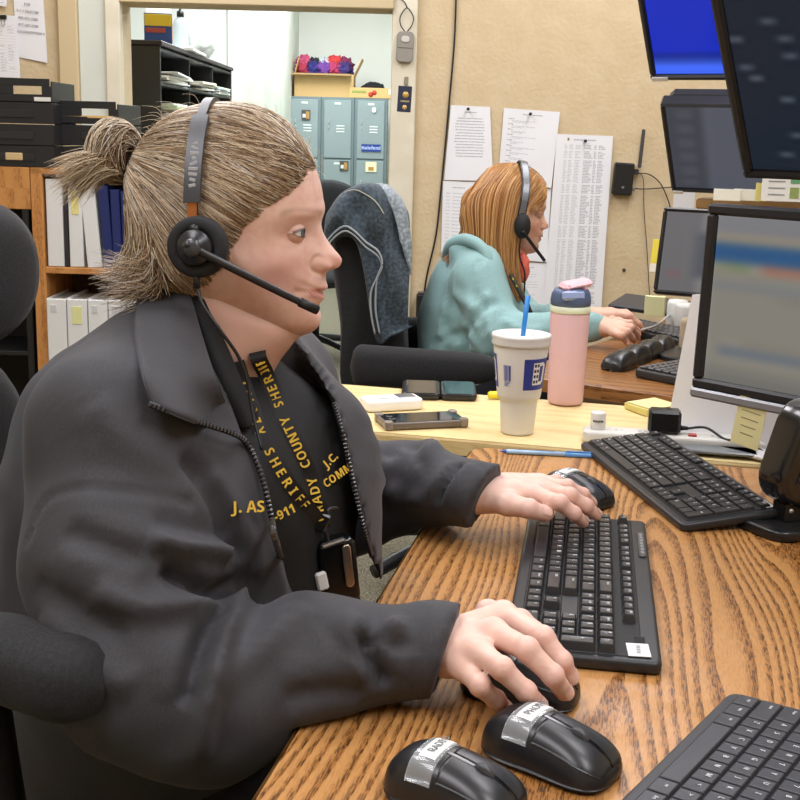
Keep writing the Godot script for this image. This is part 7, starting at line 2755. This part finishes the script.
		for i in (10 if r[2] else 0):
			head += (path[i + 1] - path[i]).length()
		var s: String = r[1]
		var step := total * (0.94 if r[2] else 0.74) / s.length()
		for k in s.length():
			if s[k] == " ":
				continue
			var want := head + total * 0.95 - step * (k + 0.3) if r[2] else total * 0.10 + step * (k + 0.3)
			var acc := 0.0
			for i in path.size() - 1:
				var seg := path[i + 1] - path[i]
				if acc + seg.length() >= want:
					var p := path[i] + seg.normalized() * (want - acc)
					var n := (CAM - p).normalized()
					var dirx := -seg.normalized() if r[2] else seg.normalized()
					dirx = (dirx - n * dirx.dot(n)).normalized()
					part("lettering", text_mesh(s[k], 0.0095, true, 0.0006), gold, ly, T(p + n * 0.0018, Basis(dirx, n.cross(dirx), n)))
					break
				acc += seg.length()
	var cp := sf.trace(CAM, ray(322, 522))
	var ct := cp + (CAM - cp).normalized() * 0.012
	part("buckle", box(Vector3(0.014, 0.02, 0.008), 0.002), mat("101012", 0.3), ly, T(ct, Basis(Vector3.BACK, -0.4)))
	# radio clipped at the front
	var rp := sf.trace(CAM, ray(336, 562))
	rp += (CAM - rp).normalized() * 0.022
	var rd := thing("clip_on_radio", "black belt device with a chrome clip and coiled cord", "radio", T(rp, Basis(Vector3.UP, 0.35) * Basis(Vector3.BACK, 0.12)))
	part("case", slab(0.04, 0.07, 0.024, 0.008, 0.004), mat("0d0e10", 0.2), rd, T(Vector3(0, -0.008, -0.012), Basis(Vector3.RIGHT, PI / 2)))
	part("clip", slab(0.009, 0.046, 0.004, 0.004, 0.001), mat("b9a894", 0.15, 0.9), rd, T(Vector3(0.008, 0.0, 0.014), Basis(Vector3.RIGHT, PI / 2)), "chrome clip")
	part("clip_bar", box(Vector3(0.026, 0.004, 0.008), 0.0015), mat("c9c9cb", 0.15, 0.9), rd, T(Vector3(-0.004, 0.026, 0.012), Basis(Vector3.BACK, 0.12)), "chrome bar")
	part("white_tab", box(Vector3(0.012, 0.02, 0.006), 0.002), mat("e2e2e2", 0.4), rd, T(Vector3(-0.02, -0.012, 0.012), Basis(Vector3.BACK, 0.1)), "white tab")
	part("snap", lathe([Vector2(0, 0), Vector2(0.004, 0), Vector2(0.003, 0.002), Vector2(0, 0.0025)], 12), mat("c4c4c6", 0.2, 0.8), rd, T(Vector3(-0.016, -0.031, 0.014), Basis(Vector3.RIGHT, PI / 2)))
	part("cord", tube([Vector3(-0.008, 0.028, 0.008), Vector3(-0.01, 0.045, 0.008), Vector3(-0.004, 0.058, 0.004), Vector3(0.008, 0.056, -0.004)], 0.0024, 8), mat("121214", 0.5), rd)
	# trousers and shoes, mostly under the desk
	var tf := Field.new(Vector3(-0.50, 0.0, -1.50), Vector3(0.42, 0.66, -0.94), 0.016)
	for s in [-1.0, 1.0]:
		var hj := Vector3(-0.20, 0.56, -1.23 + s * 0.09)
		var kn := Vector3(0.20, 0.54, -1.22 + s * 0.13)
		var an := Vector3(0.24, 0.10, -1.22 + s * 0.12)
		tf.cap(hj, kn, 0.105, 0.072, 0.04)
		tf.cap(kn, an, 0.066, 0.05, 0.03)
	tf.cap(Vector3(-0.26, 0.54, -1.30), Vector3(-0.26, 0.54, -1.16), 0.11, 0.11, 0.05)
	part("trousers", net_mb(tf).commit(), cloth("1c1d21", "141518", 0.9, 150.0, 2.0, 0.1), me, Transform3D.IDENTITY, "black trousers")
	for s in [-1.0, 1.0]:
		part("shoe", lathe_shoe(), mat("16171a", 0.5), me, T(Vector3(0.28, 0.0, -1.22 + s * 0.12)))

func lathe_shoe() -> ArrayMesh:
	var m := MB.new()
	for i in 17:
		var u := i / 16.0
		var w := 0.042 * pow(sin(PI * clampf(u * 0.92 + 0.05, 0.0, 1.0)), 0.4)
		var hgt := lerpf(0.10, 0.045, smoothstep(0.2, 0.7, u))
		for j in 16:
			var a := TAU * j / 16
			m.p(Vector3(-0.09 + u * 0.25, maxf(sin(a), -0.75) * hgt * 0.55 + hgt * 0.43, cos(a) * w))
	m.grid(17, 16, 0, true)
	m.cap(0, 16, Vector3(-0.09, 0.04, 0), false)
	m.cap(256, 16, Vector3(0.16, 0.02, 0), true)
	return m.commit(false, true)

func carve_cap(f: Field, a: Vector3, b: Vector3, r: float, _hole: float) -> void:
	# cut the field flat beyond the plane through a, facing b
	var n := (b - a).normalized()
	for iz in f.nz:
		for iy in f.ny:
			var row := (iz * f.ny + iy) * f.nx
			for ix in f.nx:
				if f.d[row + ix] > 0.03:
					continue
				var v := f.o + Vector3(ix, iy, iz) * f.h - a
				var t := v.dot(n)
				if t > -0.03 and (v - n * t).length() < r and t < 0.1:
					f.d[row + ix] = maxf(f.d[row + ix], t)

# smooth sheet of cloth through a grid of points, with thickness
func sheet(g: Array, thick: float) -> ArrayMesh:
	var rows := []
	for r in g:
		rows.append(smooth_path(r, 8))
	var cols: int = rows[0].size()
	var full := []
	for j in cols:
		var col := []
		for r in rows:
			col.append(r[j])
		full.append(smooth_path(col, 8))
	var n: int = full[0].size()
	var m := MB.new()
	var pts := []
	for i in n:
		for j in cols:
			pts.append(full[j][i])
	for s in 2:
		for i in n:
			for j in cols:
				var a: Vector3 = pts[mini(i + 1, n - 1) * cols + j] - pts[maxi(i - 1, 0) * cols + j]
				var b: Vector3 = pts[i * cols + mini(j + 1, cols - 1)] - pts[i * cols + maxi(j - 1, 0)]
				var nn := a.cross(b).normalized()
				var rim := minf(minf(i, n - 1 - i), minf(j, cols - 1 - j))
				var th := thick * (0.25 if rim == 0 else 0.5)
				m.p(pts[i * cols + j] + nn * (th if s == 0 else -th))
	m.grid(n, cols, 0, false)
	m.grid(n, cols, n * cols, false)
	var k := n * cols
	for i in n - 1:
		m.quad(i * cols, (i + 1) * cols, k + (i + 1) * cols, k + i * cols)
		m.quad(i * cols + cols - 1, (i + 1) * cols + cols - 1, k + (i + 1) * cols + cols - 1, k + i * cols + cols - 1)
	for j in cols - 1:
		m.quad(j, j + 1, k + j + 1, k + j)
		m.quad((n - 1) * cols + j, (n - 1) * cols + j + 1, k + (n - 1) * cols + j + 1, k + (n - 1) * cols + j)
	return m.commit()

func near_headset(ht: Transform3D) -> void:
	var h := thing("headset", "black phone headset with a boom microphone on the near woman's head", "headset")
	var c := FACE_C
	var L := func(x: float, y: float, z: float) -> Vector3: return ht * Vector3(x - c.x, c.y - y, z)
	var sc := ht.basis.x.length()
	var black := mat("1d1e21", 0.45)
	# cup: centre on the near side of the head
	var cup: Vector3 = pz(198, 247, 1.118)
	var cb := Basis(Vector3.UP, -0.12) * Basis(Vector3.RIGHT, PI / 2 - 0.05)
	var R := 0.0285
	part("ear_cushion", lathe([Vector2(R * 0.45, -0.012), Vector2(R * 0.9, -0.012), Vector2(R, -0.005), Vector2(R, 0.004), Vector2(R * 0.92, 0.009), Vector2(R * 0.7, 0.010), Vector2(R * 0.6, 0.008), Vector2(R * 0.55, 0.006), Vector2(0, 0.006)], 40), mat("202124", 0.85), h, T(cup, cb))
	part("ear_cap", lathe([Vector2(0, 0.004), Vector2(R * 0.58, 0.004), Vector2(R * 0.58, 0.013), Vector2(R * 0.52, 0.016), Vector2(R * 0.35, 0.0165), Vector2(R * 0.32, 0.0185), Vector2(0, 0.019)], 36), mat("28292d", 0.3), h, T(cup, cb))
	# headband over the crown
	var path := PackedVector3Array()
	var side := PackedVector3Array()
	var pts := []
	for k in 19:
		var th := deg_to_rad(-4.0 + 188.0 * k / 18.0)
		pts.append(ht * Vector3(-15.0 + 3.0 * sin(th), 3.0 + 119.0 * sin(th), 91.0 * cos(th)))
	path = smooth_path(pts, 4)
	for i in path.size():
		side.append(ht.basis.x.normalized())
	part("headband", strap_mb(path, side, 0.009, 0.004).commit(true), mat("1c1d20", 0.4), h)
	var sl := path.slice(6, 25)
	var ss := side.slice(6, 25)
	for i in sl.size():
		sl[i] += Vector3(0, 0, 0.003)
	part("band_sleeve", strap_mb(sl, ss, 0.0155, 0.006).commit(true), mat("3b3d42", 0.4), h, Transform3D.IDENTITY, "dark grey padded sleeve with faded print")
	var rng := RandomNumberGenerator.new()
	rng.seed = 3
	for k in 9:
		var i := 3 + k
		part("print_mark", box(Vector3(rng.randf_range(0.004, 0.009), 0.003, 0.0008), 0.0003), mat("a9abae", 0.5), h, T(sl[i] + Vector3(0, 0, 0.0034), Basis(Vector3.BACK, rng.randf_range(-0.5, 0.5))))
	part("slider", strap_mb(PackedVector3Array([path[3] + Vector3(0, 0, 0.001), path[6] + Vector3(0, 0, 0.001)]), PackedVector3Array([Vector3.RIGHT, Vector3.RIGHT]), 0.009, 0.005).commit(true), mat("b9764a", 0.3, 0.7), h, Transform3D.IDENTITY, "copper slider")
	part("band_foot", tube([cup + cb * Vector3(0, 0.012, -0.016), path[2]], 0.005, 8, 2), black, h)
	# boom
	var b0: Vector3 = cup + cb * Vector3(0, 0.018, 0.0)
	var b3: Vector3 = pz(317, 310, 1.15)
	var bm := [b0 + Vector3(-0.006, 0.004, 0.003), b0.lerp(b3, 0.35) + Vector3(0, 0.001, 0.008), b0.lerp(b3, 0.7) + Vector3(0, 0.0005, 0.006), b3]
	part("boom", tube(bm, 0.0042, 10, 8, 0.0036), mat("232427", 0.4), h)
	part("microphone", tube([b0.lerp(b3, 0.86) + Vector3(0, 0, 0.003), b3], 0.0048, 10, 2), mat("131416", 0.6), h)
	part("boom_hub", lathe([Vector2(0, 0), Vector2(0.0085, 0), Vector2(0.0085, 0.004), Vector2(0.006, 0.006), Vector2(0, 0.006)], 20), mat("3a3b3f", 0.3), h, T(cup + cb * Vector3(0, 0.018, 0), cb))
	# cable
	part("strain_relief", tube([pz(196, 272, 1.112), pz(197, 288, 1.112)], 0.0035, 8, 2), black, h)
	part("cable", tube([pz(197, 286, 1.112), pz(203, 305, 1.105), pz(220, 330, 1.10), pz(238, 356, 1.105), pz(247, 380, 1.105), pz(252, 410, 1.10), pz(262, 450, 1.085)], 0.0018, 6), mat("17181a", 0.5), h)
	# cushion on the far side
	part("ear_cushion", lathe([Vector2(0, -0.012), Vector2(R, -0.010), Vector2(R, 0.008), Vector2(0, 0.010)], 24), mat("202124", 0.85), h, T(L.call(206, 245, -88.0), Basis(Vector3.RIGHT, PI / 2)))

# ---------- far woman ----------
func far_woman() -> void:
	var me := thing("person", "red-haired woman in a pale teal hoodie typing at the far desk", "person")
	var skin := Color("ddb5a0").srgb_to_linear()
	var warm := Color("c68a74").srgb_to_linear()
	var hs := make_head(0.85)
	var D := 3.2
	var hp := pz(509, 209, D)
	var sc := (hp - CAM).dot(cam_f) / FOCAL * 0.378
	var hb := Basis(Vector3.BACK, 0.02 - 0.10) * Basis(Vector3.UP, deg_to_rad(4.0))
	var ht := Transform3D(hb.scaled(Vector3.ONE * sc), hp)
	var hm := head_mb(hs, skin, warm, Color("a8685e").srgb_to_linear(), Color("7a5238").srgb_to_linear())
	for s in [1.0, -1.0]:
		hm.add(lids_mb(skin.lerp(warm, 0.5), 0.16, -0.30), T(Vector3(298.5 - FACE_C.x, FACE_C.y - 229.0, s * 34.0), Basis(Vector3.UP, -s * 0.22)))
		eye_into(me, Transform3D(hb, ht * Vector3(298.5 - FACE_C.x, FACE_C.y - 229.0, s * 34.0)), "4a4a44", sc)
	var body := MB.new()
	body.add(hm, ht)
	var nf := Field.new(hp + Vector3(-0.12, -0.26, -0.1), hp + Vector3(0.12, 0.0, 0.1), 0.008)
	nf.cap(ht * Vector3(-12, -70, 0), ht * Vector3(-40, -190, 0), 0.052, 0.058, 0.0)
	nf.cap(ht * Vector3(40, -105, 0), ht * Vector3(-5, -150, 0), 0.025, 0.04, 0.04)
	body.add(net_mb(nf, skin.lerp(warm, 0.4)), Transform3D.IDENTITY)
	# near hand on the keyboard
	var y := 0.80
	var W := py(602, 327, y)
	var fr := []
	for q in [
		[[618, 322, 0.812, 0.0105], [630, 324, 0.812, 0.0095], [637, 331, 0.79, 0.008], [639, 335, 0.782, 0.007]],
		[[619, 325, 0.812, 0.0105], [631, 328, 0.810, 0.0095], [636, 334, 0.79, 0.008], [638, 338, 0.780, 0.007]],
		[[617, 329, 0.806, 0.0100], [627, 332, 0.804, 0.009], [632, 338, 0.786, 0.0078], [634, 341, 0.778, 0.007]],
		[[613, 332, 0.80, 0.0095], [621, 336, 0.796, 0.0082], [626, 341, 0.782, 0.0072], [628, 344, 0.776, 0.0065]]]:
		fr.append(q.map(func(e): return [py(e[0], e[1], e[2]), e[3]]))
	hand_into(body, [[W - Vector3(0.05, 0, 0), 0.026], [W, 0.024]], fr, [[py(612, 320, 0.80), 0.012], [py(624, 322, 0.79), 0.010], [py(634, 328, 0.785), 0.009]], [], skin, warm, 0.0045)
	# far hand
	var W2 := W + Vector3(-0.02, 0.0, -0.17)
	var f2 := []
	for i in 4:
		var z := -0.02 + 0.018 * i
		f2.append([[W2 + Vector3(0.07, 0.01, z), 0.0105], [W2 + Vector3(0.11, 0.008, z * 1.1), 0.0095], [W2 + Vector3(0.135, -0.012, z * 1.1), 0.008], [W2 + Vector3(0.145, -0.026, z * 1.1), 0.007]])
	hand_into(body, [[W2 - Vector3(0.05, 0, 0), 0.026], [W2, 0.024]], f2, [[W2 + Vector3(0.03, -0.005, 0.03), 0.012], [W2 + Vector3(0.07, -0.015, 0.045), 0.01], [W2 + Vector3(0.095, -0.022, 0.045), 0.009]], [], skin, warm, 0.005)
	var sm := vmat(0.55)
	sm.subsurf_scatter_enabled = true
	sm.subsurf_scatter_strength = 0.1
	part("body", body.commit(), sm, me, Transform3D.IDENTITY, "fair skin of face, neck and hands")
	# hoodie
	var lo := pz(400, 400, 3.3) + Vector3(-0.1, -0.25, -0.3)
	var f := Field.new(Vector3(-0.02, 0.42, -3.62), Vector3(0.66, 1.12, -2.78), 0.0105)
	var neck := pz(488, 248, 3.2)
	var chest := pz(474, 310, 3.2)
	var belly := pz(472, 375, 3.2)
	var hip := pz(455, 440, 3.2)
	f.cap(neck, chest, 0.07, 0.125, 0.05, Vector3(0, 0, 1), 1.15)
	f.cap(chest, belly, 0.125, 0.14, 0.05, Vector3(0, 0, 1), 1.15)
	f.cap(belly, hip, 0.14, 0.165, 0.05, Vector3(0, 0, 1), 1.1)
	f.cap(pz(470, 275, 3.2), pz(458, 325, 3.2), 0.08, 0.09, 0.06)
	# hood lying on the back of the neck
	f.cap(pz(462, 250, 3.12), pz(484, 258, 3.09), 0.026, 0.032, 0.03)
	f.cap(pz(462, 250, 3.12), pz(460, 252, 3.28), 0.028, 0.028, 0.03)
	for s in [0, 1]:
		var sh := pz(478, 280, 3.06) if s == 0 else pz(490, 275, 3.36)
		var el := pz(497, 336, 2.98) if s == 0 else pz(520, 325, 3.42)
		var wr: Vector3 = W if s == 0 else W2
		f.cap(sh, el, 0.068, 0.062, 0.05)
		f.cap(el, el.lerp(wr, 0.6), 0.058, 0.044, 0.04)
		f.cap(el.lerp(wr, 0.6), wr - Vector3(0.03, 0, 0), 0.044, 0.036, 0.02)
		f.cap(wr - Vector3(0.03, 0, 0), wr - Vector3(0.012, 0, 0), 0.036, 0.033, 0.006)
	var hd := net_mb(f)
	add_folds(hd, f, [
		[[[462, 262], [450, 300], [470, 330], [490, 350]], -0.006, 0.014],
		[[[450, 290], [480, 312], [500, 345]], 0.009, 0.016],
		[[[437, 330], [460, 345], [490, 352]], 0.009, 0.014],
		[[[468, 330], [480, 312], [500, 300]], -0.009, 0.013],
		[[[440, 310], [448, 335], [445, 360]], -0.006, 0.014],
		[[[478, 262], [472, 285], [480, 320]], -0.005, 0.010, 1],
		[[[500, 318], [520, 330], [545, 330]], 0.006, 0.012],
		[[[588, 320], [590, 330], [588, 345]], -0.005, 0.006, 1],
		[[[440, 352], [465, 362], [490, 366]], -0.009, 0.012],
		[[[455, 265], [447, 300], [440, 330]], 0.008, 0.012],
		[[[485, 290], [492, 315], [490, 340]], 0.009, 0.011],
		[[[430, 345], [455, 335], [480, 330]], -0.009, 0.010]].map(func(e): return [e[0], e[1] * 1.7, e[2]] + ([1] if e.size() > 3 else [])), 0.006, 4)
	part("hood", tube([pz(448, 262, 3.22), pz(452, 246, 3.14), pz(466, 240, 3.09), pz(482, 248, 3.05), pz(492, 268, 3.03), pz(505, 292, 3.05)], 0.021, 14, 8, 0.010), cloth("8fb3b3", "82a7a8", 0.85, 160.0, 1.5, 0.3), me, Transform3D.IDENTITY, "teal hood bunched at the neck")
	part("hoodie", hd.commit(), cloth("8fb3b3", "82a7a8", 0.85, 160.0, 1.5, 0.3), me, Transform3D.IDENTITY, "pale teal hooded sweatshirt")
	part("undershirt", lump(0.036, 0.2, 8), mat("e8705c", 0.8), me, T(pz(522, 268, 3.17), Basis.from_scale(Vector3(0.55, 1.1, 0.9))), "coral undershirt at the neck")
	# trousers
	var tf := Field.new(Vector3(-0.05, 0.0, -3.62), Vector3(0.86, 0.72, -2.78), 0.018)
	for s in [-1.0, 1.0]:
		var hj := Vector3(hip.x, 0.58, -3.2 + s * 0.09)
		tf.cap(hj, hj + Vector3(0.36, 0.0, s * 0.03), 0.09, 0.065, 0.04)
		tf.cap(hj + Vector3(0.36, 0.0, s * 0.03), hj + Vector3(0.40, -0.5, s * 0.03), 0.06, 0.045, 0.03)
	part("trousers", net_mb(tf).commit(), cloth("23262e", "1a1d24", 0.9, 120.0, 2.0, 0.1), me, Transform3D.IDENTITY, "dark trousers")
	for s in [-1.0, 1.0]:
		part("shoe", lathe_shoe(), mat("1b1c20", 0.5), me, T(Vector3(hip.x + 0.42, 0.0, -3.2 + s * 0.12)))
	far_hair(me, hs, ht)
	far_headset(ht)
	# lanyard strap and badge corner
	var ly := thing("lanyard", "narrow dark lanyard on the far woman's chest", "lanyard")
	part("strap", tube([pz(511, 275, 3.08), pz(519, 290, 3.05), pz(527, 305, 3.04), pz(532, 318, 3.05)], 0.007, 6), mat("2a2618", 0.7), ly)
	for k in 5:
		part("mark", box(Vector3(0.006, 0.004, 0.002), 0.0006), mat("c9a83a", 0.6), ly, T(pz(513 + k * 3.6, 279 + k * 7, 3.045), Basis(Vector3.BACK, -0.9)))

func far_hair(me: Node3D, hs: HeadShape, ht: Transform3D) -> void:
	var rng := RandomNumberGenerator.new()
	rng.seed = 23
	var m := MB.new()
	var lin := [Color("80502a").srgb_to_linear(), Color("a8703c").srgb_to_linear(), Color("c48e54").srgb_to_linear(), Color("d8ae78").srgb_to_linear()]
	# under-layer
	m.col = lin[1]
	var line := PackedVector2Array([Vector2(318, 168), Vector2(300, 190), Vector2(276, 215), Vector2(262, 240), Vector2(258, 300), Vector2(230, 345), Vector2(100, 345), Vector2(90, 80), Vector2(230, 80), Vector2(320, 110)])
	for i in 51:
		for j in 100:
			var tt := (-1.0 + 2.0 * i / 50) * PI * 0.4995
			var phi := TAU * j / 100
			var p := hs.surf(phi, tt)
			var e := -polygon_sd(Vector2(p.x + FACE_C.x, FACE_C.y - p.y), line)
			m.p(hs.surf(phi, tt, maxf(-14.0, -1.5 + e) if e < 0.0 else lerpf(0.5, 6.0, smoothstep(0.0, 20.0, e))))
	m.grid(51, 100, 0, true)
	# long strands: three guide curves (front, middle, back), head millimetres, x forward, y up
	var front := [Vector3(90, 74, 4), Vector3(72, 46, 52), Vector3(40, 4, 80), Vector3(28, -60, 88), Vector3(28, -130, 86), Vector3(50, -225, 78)]
	var mid := [Vector3(30, 124, 2), Vector3(6, 114, 50), Vector3(-18, 52, 88), Vector3(-24, -50, 95), Vector3(-8, -150, 92), Vector3(34, -232, 84)]
	var rear := [Vector3(-50, 116, 2), Vector3(-92, 86, 40), Vector3(-118, 16, 62), Vector3(-106, -60, 72), Vector3(-96, -110, 74), Vector3(-58, -175, 76)]
	var tail := [Vector3(-74, 104, 0), Vector3(-116, 54, 10), Vector3(-124, -30, 18), Vector3(-116, -70, 22), Vector3(-132, -105, 40), Vector3(-168, -150, 62)]
	var guides := [front, mid, rear, tail]
	for i in 4200:
		var s := rng.randf() * 2.999
		var k := int(s)
		if k == 2 and rng.randf() < 0.55:
			s = rng.randf() * 2.0
			k = int(s)
		var fr := s - k
		var sg := 1.0 if rng.randf() < 0.68 else -1.0
		var depth := 1.0 - 0.22 * pow(rng.randf(), 1.5)
		var cut := rng.randf_range(0.82, 1.03)
		var pts := []
		var jx := rng.randf_range(-3.0, 3.0)
		for q in 6:
			var p: Vector3 = (guides[k][q] as Vector3).lerp(guides[k + 1][q], fr)
			p.z *= sg * (depth if q > 1 else 1.0)
			if q < 2:
				p = hs.surf(atan2(p.y, p.x), asin(clampf(p.z / 78.0, -1.0, 1.0)), 8.0 + depth * 2.0)
			p.x += jx * (0.3 + 0.25 * q)
			if q == 5:
				p = (pts[4] as Vector3).lerp(p, cut) + Vector3(rng.randf_range(-6, 6), 0, rng.randf_range(-5, 5))
			pts.append(p)
		var col: Color = lin[mini(int(pow(rng.randf(), 0.9) * 4.0), 3)]
		strand(m, smooth_path(pts, 4), rng.randf_range(0.7, 1.3), col * rng.randf_range(0.8, 1.1), 0.4)
	# a few strands swept over the forehead
	for i in 700:
		var z0 := rng.randf_range(-6, 6)
		var p0 := hs.surf(rng.randf_range(0.72, 1.3), z0 * 0.02, 8.0)
		var en := hs.surf(rng.randf_range(0.05, 0.5), rng.randf_range(0.8, 1.1), 6.0)
		var mdl := hs.surf(rng.randf_range(0.5, 0.8), rng.randf_range(0.45, 0.6), 9.0)
		strand(m, smooth_path([p0, mdl, en], 5), rng.randf_range(0.8, 1.3), (lin[1 + rng.randi() % 3] as Color) * rng.randf_range(0.8, 1.1), 0.5)
	var w := MB.new()
	w.add(m, ht)
	part("hair", w.commit(), vmat(0.4), me, Transform3D.IDENTITY, "long straight copper-red hair")

func far_headset(ht: Transform3D) -> void:
	var h := thing("headset", "black phone headset over the far woman's red hair", "headset")
	var c := FACE_C
	var L := func(x: float, y: float, z: float) -> Vector3: return ht * Vector3(x, y, z)
	var pts := []
	for q in [[18, -16, 96], [22, 30, 96], [24, 70, 80], [22, 108, 44], [20, 126, 0], [18, 108, -44], [14, 60, -84], [12, -10, -96]]:
		pts.append(L.call(q[0], q[1], q[2]))
	var path := smooth_path(pts, 6)
	var side := PackedVector3Array()
	for i in path.size():
		side.append(ht.basis.x.normalized())
	part("headband", strap_mb(path, side, 0.015, 0.006).commit(true), mat("6a6c70", 0.3, 0.3), h)
	part("band_edge", strap_mb(path.slice(0, path.size()), side, 0.021, 0.003).commit(true), mat("1b1c1f", 0.4), h)
	var R := 0.03
	var cup: Vector3 = L.call(24.0, -34.0, 100.0)
	var cb := Basis(Vector3.RIGHT, PI / 2)
	part("ear_cushion", lathe([Vector2(0, -0.016), Vector2(R * 0.9, -0.014), Vector2(R, 0), Vector2(R * 0.85, 0.008), Vector2(0, 0.010)], 24), mat("17181a", 0.7), h, T(cup, cb * Basis.from_scale(Vector3(0.72, 1.0, 1.1))))
	part("boom", tube([L.call(24.0, -46.0, 112.0), L.call(60.0, -82.0, 92.0), L.call(100.0, -120.0, 62.0)], 0.0045, 8, 6), mat("141517", 0.4), h)
	part("cable", tube([L.call(22.0, -60.0, 104.0), L.call(26.0, -110.0, 100.0), L.call(48.0, -160.0, 92.0), L.call(56.0, -230.0, 70.0)], 0.0025, 6), mat("1c1c1e", 0.5), h)
	part("ear_cushion", lathe([Vector2(0, -0.012), Vector2(R, -0.008), Vector2(R, 0.008), Vector2(0, 0.010)], 20), mat("17181a", 0.7), h, T(L.call(14.0, -30.0, -98.0), cb))
